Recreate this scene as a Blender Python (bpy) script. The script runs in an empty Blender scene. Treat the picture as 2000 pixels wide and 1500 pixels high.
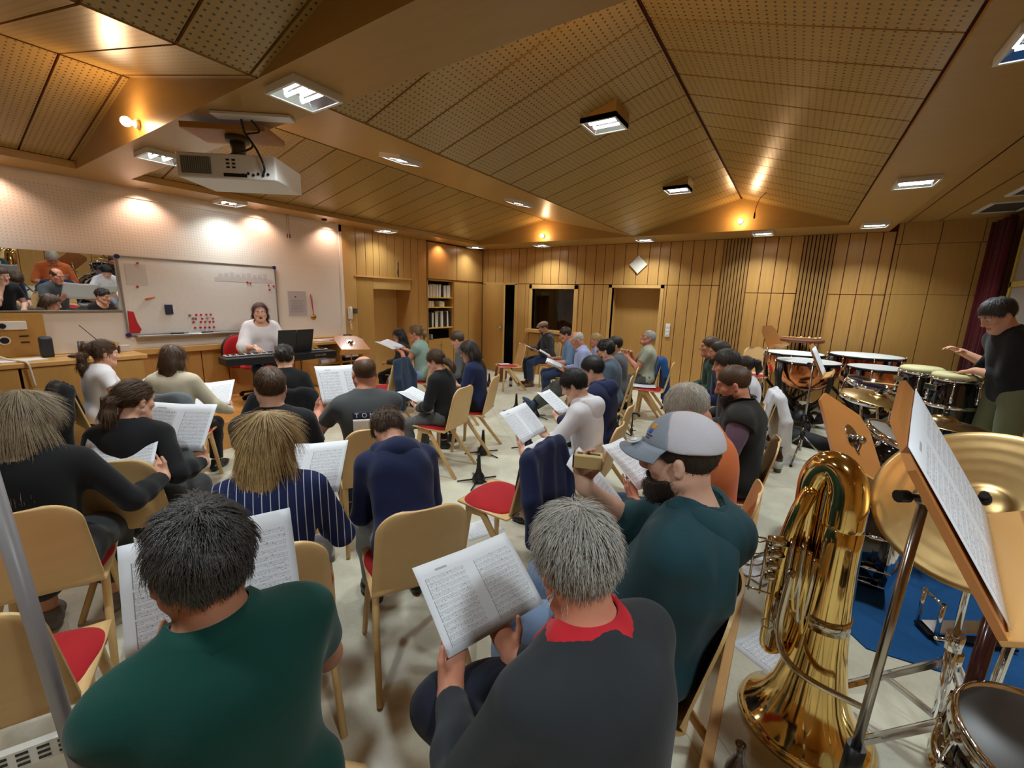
import bpy, bmesh, math, random
import numpy as np
from mathutils import Vector, Matrix
from mathutils.bvhtree import BVHTree
PI = math.pi
SC = bpy.context.scene
COL = SC.collection
# ---------------------------------------------------------------- camera
CAM_H = 1.70
_yaw, _pitch, _roll = math.radians(33.209), math.radians(11.5685), math.radians(1.625)
_f = Vector((-math.sin(_yaw)*math.cos(_pitch), math.cos(_yaw)*math.cos(_pitch), -math.sin(_pitch)))
_r = Vector((math.cos(_yaw), math.sin(_yaw), 0)); _u = _r.cross(_f)
_r2 = math.cos(_roll)*_r + math.sin(_roll)*_u; _u2 = -math.sin(_roll)*_r + math.cos(_roll)*_u
cam_d = bpy.data.cameras.new('camera'); cam = bpy.data.objects.new('camera', cam_d); COL.objects.link(cam)
cam_d.sensor_fit = 'HORIZONTAL'; cam_d.sensor_width = 36.0; cam_d.lens = 826.53*36/2000
cam_d.clip_start = 0.02; cam_d.clip_end = 100
cam.matrix_world = Matrix(((_r2.x,_u2.x,-_f.x,0),(_r2.y,_u2.y,-_f.y,0),(_r2.z,_u2.z,-_f.z,CAM_H),(0,0,0,1)))
SC.camera = cam
# ---------------------------------------------------------------- world, exposure
w = bpy.data.worlds.new('world'); SC.world = w; w.use_nodes = True
w.node_tree.nodes['Background'].inputs[0].default_value = (0.9, 0.95, 1.0, 1); w.node_tree.nodes['Background'].inputs[1].default_value = 0.02
SC.view_settings.view_transform = 'Standard'; SC.view_settings.look = 'None'
SC.view_settings.exposure = 0.0; SC.view_settings.gamma = 1.0; SC.view_settings.use_curve_mapping = False
TUBE_W = 16.0      # watts of each square fluorescent fixture
BULB_W = 6.0       # watts of the bare warm bulbs
WASH_W = 4.5       # watts of the warm wall washers
SC.cycles.max_bounces = 8; SC.cycles.diffuse_bounces = 4; SC.cycles.glossy_bounces = 4
SC.cycles.caustics_reflective = False; SC.cycles.caustics_refractive = False
# ---------------------------------------------------------------- materials
MATS = {}
def lin(c):
    return tuple(((v/255)/12.92 if v/255 <= .04045 else ((v/255+.055)/1.055)**2.4) for v in c)
class NT:
    def __init__(s, name):
        s.m = bpy.data.materials.new(name); s.m.use_nodes = True; s.t = s.m.node_tree
        s.b = s.t.nodes['Principled BSDF']; s.o = s.t.nodes['Material Output']
    def n(s, typ, **kw):
        nd = s.t.nodes.new('ShaderNode'+typ)
        for k, v in kw.items(): setattr(nd, k, v)
        return nd
    def l(s, a, b): s.t.links.new(a, b)
    def math(s, op, a, b=None, c=None, clamp=False):
        nd = s.n('Math', operation=op, use_clamp=clamp)
        for i, v in enumerate((a, b, c)):
            if v is None: continue
            if isinstance(v, (int, float)): nd.inputs[i].default_value = v
            else: s.l(v, nd.inputs[i])
        return nd.outputs[0]
    def mix(s, fac, a, b):
        nd = s.n('Mix', data_type='RGBA')
        for i, v in ((0, fac), (6, a), (7, b)):
            if isinstance(v, (int, float)): nd.inputs[i].default_value = v
            elif isinstance(v, tuple): nd.inputs[i].default_value = (*v[:3], 1)
            else: s.l(v, nd.inputs[i])
        return nd.outputs[2]
    def noise(s, vec, scale, detail=2, rough=.5, dist=0):
        nd = s.n('TexNoise'); nd.inputs['Scale'].default_value = scale; nd.inputs['Detail'].default_value = detail
        nd.inputs['Roughness'].default_value = rough; nd.inputs['Distortion'].default_value = dist
        if vec is not None: s.l(vec, nd.inputs['Vector'])
        return nd.outputs[0]
    def coords(s, kind='Object', scale=(1,1,1), rot=(0,0,0)):
        tc = s.n('TexCoord'); mp = s.n('Mapping'); mp.inputs['Scale'].default_value = scale; mp.inputs['Rotation'].default_value = rot
        s.l(tc.outputs[kind], mp.inputs[0]); return mp.outputs[0]
    def pos(s, scale=(1,1,1)):
        g = s.n('NewGeometry'); mp = s.n('Mapping'); mp.inputs['Scale'].default_value = scale
        s.l(g.outputs['Position'], mp.inputs[0]); return mp.outputs[0]
    def sep(s, vec):
        nd = s.n('SeparateXYZ'); s.l(vec, nd.inputs[0]); return nd.outputs
    def bump(s, h, strength=.2, dist=.01):
        nd = s.n('Bump'); nd.inputs['Strength'].default_value = strength; nd.inputs['Distance'].default_value = dist
        s.l(h, nd.inputs['Height']); s.l(nd.outputs[0], s.b.inputs['Normal'])
    def ramp(s, fac, stops):
        nd = s.n('ValToRGB'); cr = nd.color_ramp
        while len(cr.elements) < len(stops): cr.elements.new(.5)
        for e, (p, c) in zip(cr.elements, stops): e.position = p; e.color = (*c[:3], 1)
        s.l(fac, nd.inputs[0]); return nd.outputs[0]
    def base(s, col, rough=.5, metal=0, spec=.5):
        if isinstance(col, tuple): s.b.inputs['Base Color'].default_value = (*col[:3], 1)
        else: s.l(col, s.b.inputs['Base Color'])
        s.b.inputs['Roughness'].default_value = rough; s.b.inputs['Metallic'].default_value = metal
        s.b.inputs['Specular IOR Level'].default_value = spec
def plain(name, rgb, rough=.5, metal=0, spec=.5, var=.06, scale=30, bump=0, coat=0):
    """solid colour with a touch of procedural variation"""
    if name in MATS: return MATS[name]
    t = NT(name); c = lin(rgb)
    v = t.coords('Object'); nz = t.noise(v, scale, 3)
    col = t.mix(nz, tuple(x*(1-var) for x in c), tuple(min(1, x*(1+var)) for x in c))
    t.base(col, rough, metal, spec)
    if bump: t.bump(nz, bump, .004)
    if coat: t.b.inputs['Coat Weight'].default_value = coat; t.b.inputs['Coat Roughness'].default_value = .08
    MATS[name] = t.m; return t.m
def fabric(name, rgb, rough=.85, var=.10, knit=0.25, scale=220):
    if name in MATS: return MATS[name]
    t = NT(name); c = lin(rgb)
    v = t.coords('Object'); nz = t.noise(v, 9, 4, .6); fine = t.noise(v, scale, 2)
    col = t.mix(nz, tuple(x*(1-var) for x in c), tuple(min(1, x*(1+var)) for x in c))
    t.base(col, rough, 0, .25); t.bump(fine, knit, .002)
    t.b.inputs['Sheen Weight'].default_value = .12; t.b.inputs['Sheen Roughness'].default_value = .5
    MATS[name] = t.m; return t.m
def wood(name, rgb, rough=.4, grain=(1.2, 22, 22), var=.10, kind='pos', coat=0.0, spec=.4):
    if name in MATS: return MATS[name]
    t = NT(name); c = lin(rgb)
    v = t.pos(grain) if kind == 'pos' else t.coords('Object', grain)
    nz = t.noise(v, 1.0, 5, .62, .4)
    v2 = t.pos((1.1, 1.1, 1.1)) if kind == 'pos' else t.coords('Object', (2, 2, 2))
    n2 = t.noise(v2, 1.3, 2)
    f = t.math('ADD', t.math('MULTIPLY', nz, .7), t.math('MULTIPLY', n2, .3))
    col = t.ramp(f, [(.3, tuple(x*(1-var*1.4) for x in c)), (.5, c), (.72, tuple(min(1, x*(1+var)) for x in c))])
    t.base(col, rough, 0, spec); t.bump(nz, .05, .003)
    if coat: t.b.inputs['Coat Weight'].default_value = coat; t.b.inputs['Coat Roughness'].default_value = .15
    MATS[name] = t.m; return t.m
def emit(name, rgb, strength):
    if name in MATS: return MATS[name]
    t = NT(name); t.base(rgb, .5); t.b.inputs['Emission Color'].default_value = (*rgb, 1); t.b.inputs['Emission Strength'].default_value = strength
    MATS[name] = t.m; return t.m
# ---------------------------------------------------------------- object helpers
def link(name, me, mats=(), parent=None):
    o = bpy.data.objects.new(name, me); COL.objects.link(o)
    if not isinstance(mats, (list, tuple)): mats = [mats]
    if len(me.materials) == 0:
        for m in mats: me.materials.append(m)
    if parent is not None: o.parent = parent
    return o
def tag(o, label, cat, group=None):
    o['label'] = label; o['category'] = cat
    if group: o['group'] = group
    return o
def struct(o):
    o['kind'] = 'structure'; return o
def thing(name, label, cat, loc=(0,0,0), rz=0, group=None):
    o = bpy.data.objects.new(name, None); COL.objects.link(o); o.empty_display_size = .1
    o.location = loc; o.rotation_euler = (0, 0, rz)
    return tag(o, label, cat, group)
def copy_tree(o, parent=None):
    c = o.copy(); COL.objects.link(c)
    if parent is not None: c.parent = parent
    for ch in list(o.children): copy_tree(ch, c)
    return c
class MB:
    """collects shapes into one mesh"""
    def __init__(s): s.bm = bmesh.new(); s.mi = 0; s.uv = None
    def _f(s, vs):
        try:
            f = s.bm.faces.new(vs); f.material_index = s.mi; f.smooth = False; return f
        except ValueError: return None
    def box(s, c, d, rot=None, bevel=0):
        """centre c, full size d, rot = 3x3 Matrix"""
        vs = []
        for x in (-.5, .5):
            for y in (-.5, .5):
                for z in (-.5, .5):
                    p = Vector((x*d[0], y*d[1], z*d[2]))
                    if rot is not None: p = rot @ p
                    vs.append(s.bm.verts.new(p+Vector(c)))
        fs = []
        for q in ((0,1,3,2),(4,6,7,5),(0,4,5,1),(2,3,7,6),(0,2,6,4),(1,5,7,3)): fs.append(s._f([vs[i] for i in q]))
        if bevel:
            es = list({e for f in fs for e in f.edges})
            r = bmesh.ops.bevel(s.bm, geom=es, offset=bevel, segments=2, affect='EDGES', profile=.6)
            for f in r['faces']: f.material_index = s.mi; f.smooth = True
        return s
    def bx(s, a, b, bevel=0):
        return s.box([(a[i]+b[i])/2 for i in range(3)], [abs(b[i]-a[i]) for i in range(3)], None, bevel)
    def tube(s, pts, r, n=10, cap=True, closed=False, flat=None, smooth=True):
        """tube along points, r number or list; flat=(q, axis) squashes the section along axis"""
        pts = [Vector(p) for p in pts]; N = len(pts)
        rs = r if isinstance(r, (list, tuple)) else [r]*N
        prev = None; rings = []
        for i, p in enumerate(pts):
            if closed: d = pts[(i+1) % N]-pts[(i-1) % N]
            elif i == 0: d = pts[1]-pts[0]
            elif i == N-1: d = pts[-1]-pts[-2]
            else: d = (pts[i+1]-p).normalized()+(p-pts[i-1]).normalized()
            d = d.normalized() if d.length > 1e-9 else Vector((0,0,1))
            if prev is None:
                u = d.orthogonal().normalized()
                if flat: u = (flat[1]-d*flat[1].dot(d)).normalized()
            else:
                u = prev-d*prev.dot(d); u = u.normalized() if u.length > 1e-6 else d.orthogonal().normalized()
            prev = u; v = d.cross(u)
            q = flat[0] if flat else 1
            rings.append([s.bm.verts.new(p+rs[i]*(math.cos(2*PI*k/n)*u*q+math.sin(2*PI*k/n)*v)) for k in range(n)])
        for i in range(N if closed else N-1):
            a, b = rings[i], rings[(i+1) % N]
            for k in range(n):
                f = s._f([a[k], a[(k+1) % n], b[(k+1) % n], b[k]])
                if f: f.smooth = smooth
        if cap and not closed:
            s._f(rings[0][::-1]); s._f(rings[-1])
        return s
    def bar(s, a, b, w, h, up=(0,0,1)):
        """rectangular bar from a to b"""
        a = Vector(a); b = Vector(b); d = (b-a); L = d.length; d.normalize()
        u = Vector(up)-d*Vector(up).dot(d); u = u.normalized() if u.length > 1e-6 else d.orthogonal().normalized(); v = d.cross(u)
        R = Matrix((v, u, d)).transposed()
        return s.box((a+b)/2, (w, h, L), R)
    def lathe(s, prof, c=(0,0,0), n=32, axis=None, smooth=True):
        """profile [(r,z)] turned about z (or about axis matrix)"""
        R = axis if axis is not None else Matrix.Identity(3); c = Vector(c); rings = []
        for r, z in prof:
            if r < 1e-6: rings.append([s.bm.verts.new(c+R@Vector((0,0,z)))])
            else: rings.append([s.bm.verts.new(c+R@Vector((r*math.cos(2*PI*k/n), r*math.sin(2*PI*k/n), z))) for k in range(n)])
        for a, b in zip(rings, rings[1:]):
            for k in range(n):
                k2 = (k+1) % n
                if len(a) == 1 and len(b) == 1: continue
                if len(a) == 1: f = s._f([a[0], b[k2], b[k]])
                elif len(b) == 1: f = s._f([a[k], a[k2], b[0]])
                else: f = s._f([a[k], a[k2], b[k2], b[k]])
                if f: f.smooth = smooth
        return s
    def prism(s, poly, d, M=None, smooth=False):
        """polygon in xy extruded by d along z, then moved by matrix M"""
        M = M or Matrix.Identity(4)
        a = [s.bm.verts.new(M@Vector((x, y, 0))) for x, y in poly]; b = [s.bm.verts.new(M@Vector((x, y, d))) for x, y in poly]
        s._f(a[::-1]); s._f(b); n = len(poly)
        for i in range(n):
            f = s._f([a[i], a[(i+1) % n], b[(i+1) % n], b[i]])
            if f: f.smooth = smooth
        return s
    def sphere(s, c, r, n=12, sc=(1,1,1), R=None):
        prof = [(r*math.sin(PI*i/n), -r*math.cos(PI*i/n)) for i in range(n+1)]
        A = (R or Matrix.Identity(3)) @ Matrix.Diagonal(sc)
        prof[0] = (0, -r); prof[-1] = (0, r)
        return s.lathe(prof, c, n*2, A)
    def grid(s, P, thick=0, nrm=None, smooth=True):
        """2-D list of points as a sheet; thick>0 gives it a back"""
        H, W = len(P), len(P[0]); F = [[s.bm.verts.new(p) for p in row] for row in P]
        if s.uv is None: s.uv = s.bm.loops.layers.uv.new('UVMap')
        def quad(a, uvs):
            f = s._f(a)
            if f:
                f.smooth = smooth
                for lp, q in zip(f.loops, uvs): lp[s.uv].uv = q
        def U(i, j): return (j/(W-1), 1-i/(H-1))
        for i in range(H-1):
            for j in range(W-1): quad([F[i][j], F[i+1][j], F[i+1][j+1], F[i][j+1]], [U(i,j), U(i+1,j), U(i+1,j+1), U(i,j+1)])
        if thick:
            n = Vector(nrm); B = [[s.bm.verts.new(Vector(p)-n*thick) for p in row] for row in P]
            z4 = [(-1,-1)]*4
            mi = s.mi; 
            for i in range(H-1):
                for j in range(W-1): quad([B[i][j], B[i][j+1], B[i+1][j+1], B[i+1][j]], z4)
            for i in range(H-1):
                quad([F[i][0], B[i][0], B[i+1][0], F[i+1][0]], z4); quad([F[i][-1], F[i+1][-1], B[i+1][-1], B[i][-1]], z4)
            for j in range(W-1):
                quad([F[0][j], F[0][j+1], B[0][j+1], B[0][j]], z4); quad([F[-1][j], B[-1][j], B[-1][j+1], F[-1][j+1]], z4)
        return s
    def build(s, name, mats=(), parent=None, recalc=True):
        if recalc: bmesh.ops.recalc_face_normals(s.bm, faces=s.bm.faces)
        me = bpy.data.meshes.new(name); s.bm.to_mesh(me); s.bm.free()
        return link(name, me, mats, parent)
def rotz(a): return Matrix.Rotation(a, 3, 'Z')
def arc(c, r, a0, a1, n, plane='xz'):
    out = []
    for i in range(n+1):
        a = a0+(a1-a0)*i/n; x, y = r*math.cos(a), r*math.sin(a)
        out.append(Vector(c)+(Vector((x, 0, y)) if plane == 'xz' else Vector((x, y, 0)) if plane == 'xy' else Vector((0, x, y))))
    return out
def bez(pts, n=12):
    """Catmull-Rom through points"""
    P = [Vector(p) for p in pts]; P = [P[0]*2-P[1]]+P+[P[-1]*2-P[-2]]; out = []
    for i in range(1, len(P)-2):
        for k in range(n):
            t = k/n; a, b, c, d = P[i-1], P[i], P[i+1], P[i+2]
            out.append(.5*((2*b)+(c-a)*t+(2*a-5*b+4*c-d)*t*t+(3*b-a-3*c+d)*t**3))
    out.append(P[-2]); return out
# ---------------------------------------------------------------- distance-field modeller (bodies, hair, cloth)
class Field:
    def __init__(s, lo, hi, h):
        s.h = h; s.lo = np.array(lo, np.float32); n = np.ceil((np.array(hi)-s.lo)/h).astype(int)+1; s.n = n
        s.F = np.full(n, .25, np.float32); s.ax = [s.lo[i]+h*np.arange(n[i], dtype=np.float32) for i in range(3)]
    def _sl(s, lo, hi):
        a = np.clip(np.floor((np.array(lo)-s.lo)/s.h).astype(int), 0, s.n); b = np.clip(np.ceil((np.array(hi)-s.lo)/s.h).astype(int)+1, 0, s.n)
        if np.any(b-a < 1): return None, None
        sl = tuple(slice(a[i], b[i]) for i in range(3))
        return sl, (s.ax[0][sl[0]][:, None, None], s.ax[1][sl[1]][None, :, None], s.ax[2][sl[2]][None, None, :])
    def put(s, sl, d, k, op):
        f = s.F[sl]
        if op == 'add':
            if k > 0:
                hh = np.maximum(k-np.abs(f-d), 0)/k; s.F[sl] = np.minimum(f, d)-hh*hh*k*.25
            else: s.F[sl] = np.minimum(f, d)
        else:
            d = -d
            if k > 0:
                hh = np.maximum(k-np.abs(f-d), 0)/k; s.F[sl] = np.maximum(f, d)+hh*hh*k*.25
            else: s.F[sl] = np.maximum(f, d)
    def cap(s, a, b, ra, rb=None, k=.02, q=1, n=None, op='add', clip=None):
        """tapered capsule a-b; q squashes the section along n; clip = [(point, normal)] half-spaces cut away"""
        rb = ra if rb is None else rb; a = np.array(a, np.float32); b = np.array(b, np.float32); m = max(ra, rb)*max(1, q)+k+2*s.h+.005
        sl, (X, Y, Z) = s._sl(np.minimum(a, b)-m, np.maximum(a, b)+m) if True else (None, None)
        if sl is None: return s
        ba = b-a; L2 = float(ba@ba)+1e-12
        px, py, pz = X-a[0], Y-a[1], Z-a[2]
        t = np.clip((px*ba[0]+py*ba[1]+pz*ba[2])/L2, 0, 1)
        wx, wy, wz = px-t*ba[0], py-t*ba[1], pz-t*ba[2]
        d2 = wx*wx+wy*wy+wz*wz
        if n is not None and q != 1:
            n = np.array(n, np.float32); n = n/np.linalg.norm(n)
            wn = wx*n[0]+wy*n[1]+wz*n[2]; d2 = d2-wn*wn+(wn/q)**2
        d = np.sqrt(np.maximum(d2, 0))-(ra+t*(rb-ra))
        if q < 1: d = d*(.5+.5*q)
        s._clip(d, X, Y, Z, clip); s.put(sl, d, k, op); return s
    def _clip(s, d, X, Y, Z, clip):
        for c, n in (clip or ()):
            n = np.array(n, float); n = n/np.linalg.norm(n)
            np.maximum(d, ((X-c[0])*n[0]+(Y-c[1])*n[1]+(Z-c[2])*n[2]).astype(np.float32), out=d)
    def ell(s, c, r, R=None, k=.02, op='add', clip=None):
        """ellipsoid, R columns are its axes"""
        c = np.array(c, np.float32); r = np.array(r, np.float32); m = float(r.max())+k+2*s.h+.005
        sl, g = s._sl(c-m, c+m)
        if sl is None: return s
        X, Y, Z = g; px, py, pz = X-c[0], Y-c[1], Z-c[2]
        if R is None: u, v, w_ = px, py, pz
        else:
            R = np.array(R, np.float32); u = px*R[0,0]+py*R[1,0]+pz*R[2,0]; v = px*R[0,1]+py*R[1,1]+pz*R[2,1]; w_ = px*R[0,2]+py*R[1,2]+pz*R[2,2]
        k0 = np.sqrt((u/r[0])**2+(v/r[1])**2+(w_/r[2])**2); k1 = np.sqrt((u/r[0]**2)**2+(v/r[1]**2)**2+(w_/r[2]**2)**2)
        d = np.where(k1 > 1e-6, k0*(k0-1)/np.maximum(k1, 1e-6), -r.min()).astype(np.float32)
        s._clip(d, X, Y, Z, clip); s.put(sl, d, k, op); return s
    def chain(s, pts, rs, k=.02, q=1, n=None, clip=None):
        for i in range(len(pts)-1): s.cap(pts[i], pts[i+1], rs[i], rs[i+1], k, q, n, clip=clip)
        return s
    def cut(s, c, n):
        X, Y, Z = s.ax[0][:, None, None], s.ax[1][None, :, None], s.ax[2][None, None, :]
        n = np.array(n, float); n /= np.linalg.norm(n)
        np.maximum(s.F, ((X-c[0])*n[0]+(Y-c[1])*n[1]+(Z-c[2])*n[2]).astype(np.float32), out=s.F); return s
    def mesh(s, smooth=1):
        F = s.F; F[0] = F[-1] = .1; F[:, 0] = F[:, -1] = .1; F[:, :, 0] = F[:, :, -1] = .1
        I = F < 0; cs = tuple(slice(0, m-1) for m in F.shape)
        cnt = np.zeros([m-1 for m in F.shape], np.int8)
        for dx in (0, 1):
            for dy in (0, 1):
                for dz in (0, 1): cnt += I[dx:F.shape[0]-1+dx, dy:F.shape[1]-1+dy, dz:F.shape[2]-1+dz]
        act = (cnt > 0) & (cnt < 8); idx = np.argwhere(act)
        vid = np.full(act.shape, -1, np.int32); vid[act] = np.arange(len(idx))
        acc = np.zeros((len(idx), 3)); c = np.zeros(len(idx))
        off = [np.array((x, y, z)) for x in (0, 1) for y in (0, 1) for z in (0, 1)]
        for a in off:
            for ax in range(3):
                if a[ax]: continue
                b = a.copy(); b[ax] = 1
                f0 = F[tuple((idx+a).T)]; f1 = F[tuple((idx+b).T)]; cr = (f0 < 0) != (f1 < 0)
                t = np.where(cr, f0/np.where(cr, f0-f1, 1), 0)
                acc += (a+t[:, None]*(b-a))*cr[:, None]; c += cr
        V = s.lo+s.h*(idx+acc/c[:, None])
        Q = []
        for ax in range(3):
            o1, o2 = [(1, 2), (2, 0), (0, 1)][ax]
            A = [slice(1, -1)]*3; A[ax] = slice(0, -1); B = list(A); B[ax] = slice(1, None)
            i0 = I[tuple(A)]; i1 = I[tuple(B)]; e = np.argwhere(i0 != i1)
            if len(e) == 0: continue
            flip = i0[tuple(e.T)]; base = e.copy(); base[:, o1] += 1; base[:, o2] += 1
            d1 = np.zeros(3, int); d1[o1] = 1; d2 = np.zeros(3, int); d2[o2] = 1
            q = np.stack([vid[tuple((base-d1-d2).T)], vid[tuple((base-d2).T)], vid[tuple(base.T)], vid[tuple((base-d1).T)]], 1)
            q[~flip] = q[~flip][:, ::-1]; Q.append(q)
        Q = np.concatenate(Q) if Q else np.zeros((0, 4), int)
        for _ in range(smooth):
            S = np.zeros_like(V); n = np.zeros(len(V))
            for i in range(4):
                a, b = Q[:, i], Q[:, (i+1) % 4]
                for j in range(3): S[:, j] += np.bincount(a, V[b, j], len(V))+np.bincount(b, V[a, j], len(V))
                n += np.bincount(a, minlength=len(V))+np.bincount(b, minlength=len(V))
            V = V*.4+.6*S/np.maximum(n, 1)[:, None]
        return V, Q
def vnormals(V, Q):
    n = np.cross(V[Q[:, 2]]-V[Q[:, 0]], V[Q[:, 3]]-V[Q[:, 1]]); N = np.zeros_like(V)
    for i in range(4):
        for j in range(3): N[:, j] += np.bincount(Q[:, i], n[:, j], len(V))
    return N/np.maximum(np.linalg.norm(N, axis=1), 1e-9)[:, None]
def np_mesh(name, V, Q, mats, parent=None, mi=None, smooth=True):
    me = bpy.data.meshes.new(name); k = Q.shape[1]
    me.vertices.add(len(V)); me.vertices.foreach_set('co', np.ascontiguousarray(V, np.float32).ravel())
    me.loops.add(Q.size); me.loops.foreach_set('vertex_index', np.ascontiguousarray(Q, np.int32).ravel())
    me.polygons.add(len(Q)); me.polygons.foreach_set('loop_start', np.arange(0, Q.size, k, dtype=np.int32))
    try: me.polygons.foreach_set('loop_total', np.full(len(Q), k, np.int32))
    except Exception: pass
    me.polygons.foreach_set('use_smooth', np.full(len(Q), smooth))
    if mi is not None: me.polygons.foreach_set('material_index', np.ascontiguousarray(mi, np.int32))
    me.update(calc_edges=True); me.validate()
    return link(name, me, mats, parent)
def wrinkle(V, N, amp, sc, seed, dirv=(0, 0, 1), stretch=.35):
    """soft folds: warped sine sums, longer along dirv"""
    r = np.random.RandomState(seed); d = np.array(dirv, float); d /= np.linalg.norm(d)
    P = V-np.outer(V@d, d)*(1-stretch); out = np.zeros(len(V))
    for i in range(7):
        k = r.normal(size=3); k = k/np.linalg.norm(k)*sc*(1+.45*i); ph = r.uniform(0, 6.28)
        kk = r.normal(size=3)*sc*.6
        out += np.sin(P@k+ph+1.3*np.sin(P@kk+ph*2))/(1+.5*i)
    return V+N*(out*amp/2.2)[:, None]
# ================================================================ ROOM
XL, XR, YB, YF, ZS = -6.30, 2.10, 8.23, -1.9, 2.765
def mat_wall():
    t = NT('beech_panel'); c = lin((190, 143, 80))
    v = t.pos((30, 30, 1.6)); nz = t.noise(v, 1, 5, .6, .5); n2 = t.noise(t.pos((2.2, 2.2, .5)), 1, 2)
    col = t.ramp(t.math('ADD', t.math('MULTIPLY', nz, .6), t.math('MULTIPLY', n2, .4)), [(.32, tuple(x*.84 for x in c)), (.5, c), (.7, tuple(x*1.1 for x in c))])
    t.base(col, .38, 0, .4); t.bump(nz, .04, .002); return t.m
M_WALL = mat_wall()
M_RED = plain('groove_red', (92, 26, 20), .8)
M_BEAM = wood('beam_veneer', (172, 134, 74), .36, (3, 22, 22), .06)
M_SLAT = wood('slat_wood', (158, 118, 64), .5, (30, 30, 2), .08)
M_DOOR = wood('door_beech', (188, 144, 80), .33, (26, 26, 1.4), .07)
M_PALE = wood('pale_beech', (204, 160, 96), .35, (18, 18, 2), .05)
M_METAL = plain('steel', (205, 205, 205), .28, 1)
M_CHROME = plain('chrome', (232, 232, 235), .08, 1, var=.01)
M_BLACK = plain('black_plastic', (20, 20, 22), .4)
M_BLACKM = plain('black_metal', (24, 24, 26), .35, .3)
M_WHITE = plain('white_plastic', (228, 226, 220), .45)
def mat_floor(name, tint):
    t = NT(name); c = lin(tint); v = t.pos()
    n1 = t.noise(v, 1.7, 6, .6, 1.2); n2 = t.noise(v, 7, 5, .65, .8); n3 = t.noise(v, 60, 2)
    f = t.math('ADD', t.math('ADD', t.math('MULTIPLY', n1, .5), t.math('MULTIPLY', n2, .35)), t.math('MULTIPLY', n3, .15))
    col = t.ramp(f, [(.34, tuple(x*.80 for x in c)), (.5, c), (.66, tuple(min(1, x*1.14) for x in c))])
    sx = t.sep(t.pos()); d = t.math('ABSOLUTE', t.math('SUBTRACT', t.math('FRACT', t.math('DIVIDE', t.math('ADD', t.math('MULTIPLY', sx[0], .7), t.math('MULTIPLY', sx[1], .7)), 2.0)), .5))
    col = t.mix(t.math('LESS_THAN', d, .0012), col, tuple(x*.62 for x in c))
    t.base(col, .33, 0, .45); t.bump(n2, .03, .003); return t.m
M_FLOOR = mat_floor('linoleum', (208, 203, 182))
def perforated(name, rgb, px, py, r, rough=.3, groove=None, dark=.18):
    """wood panel with a grid of drilled holes; UV in metres"""
    t = NT(name); c = lin(rgb)
    uv = t.n('UVMap').outputs[0]; s = t.sep(uv)
    hx = t.math('SUBTRACT', t.math('FRACT', t.math('DIVIDE', s[0], px)), .5); hy = t.math('SUBTRACT', t.math('FRACT', t.math('DIVIDE', s[1], py)), .5)
    d = t.math('SQRT', t.math('ADD', t.math('POWER', t.math('MULTIPLY', hx, px), 2), t.math('POWER', t.math('MULTIPLY', hy, py), 2)))
    hole = t.math('LESS_THAN', d, r)
    mp = t.n('Mapping'); mp.inputs['Scale'].default_value = (26, 1.6, 1); t.l(uv, mp.inputs[0]); nz = t.noise(mp.outputs[0], 1, 4, .6, .3)
    col = t.ramp(nz, [(.3, tuple(x*.92 for x in c)), (.7, tuple(x*1.06 for x in c))])
    col = t.mix(hole, col, tuple(x*dark for x in c))
    t.base(col, rough, 0, .4); t.bump(t.math('MULTIPLY', hole, -1), .5, .004); return t.m
M_PERF = perforated('perforated_wood', (166, 134, 74), .0335, .04, .0062, .3)
def box_struct(name, a, b, m): return struct(MB().bx(a, b).build(name, m))
# floor, platform
box_struct('floor', (-6.9, YF, -.1), (XR+.1, YB+.6, 0), M_FLOOR)
pf = MB(); pf.bx((-.03, YF, 0), (XR, YB, .18)); struct(pf.build('platform_floor', M_FLOOR))
struct(MB().bx((-.068, YF, 0), (-.03, YB-.02, .183), .004).build('trim_1', wood('edge_board', (206, 158, 98), .4, (20, 2, 20))))
# ---- ceiling
c = MB(); uvl = c.bm.loops.layers.uv.new('UVMap')
def slope(x0, z0, x1, z1, ya, yb, pitch, mi, start=None, dark=True):
    L = math.hypot(x1-x0, z1-z0); g = .007; y = ya if start is None else start
    n = Vector((-(z1-z0), 0, x1-x0)).normalized()
    if n.z < 0: n = -n
    if dark:
        c.mi = 1; o = n*.02; f = c._f([c.bm.verts.new(Vector(p)+o) for p in ((x0, ya, z0), (x1, ya, z1), (x1, yb, z1), (x0, yb, z0))])
    while y < yb-.02:
        a, b = max(y+g, ya), min(y+pitch-g, yb); y += pitch
        if b-a < .01: continue
        e = .012/L; P = lambda t, yy, h=0: Vector((x0+(x1-x0)*t, yy, z0+(z1-z0)*t))+n*h
        c.mi = mi; q = [(e, a), (1-e, a), (1-e, b), (e, b)]
        vs = [c.bm.verts.new(P(*p)) for p in q]; up = [c.bm.verts.new(P(*p, .02)) for p in q]
        f = c._f(vs)
        for lp, p in zip(f.loops, q): lp[uvl].uv = (p[1]-y, p[0]*L)
        c.mi = 2
        for i in range(4): c._f([vs[i], vs[(i+1) % 4], up[(i+1) % 4], up[i]])
X0, X1, X2, X3, X4, X5 = -5.8, -4.19, -2.47, -.89, .43, .95
Z0, Z1, Z3 = 2.83, 3.16, 3.22
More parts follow.
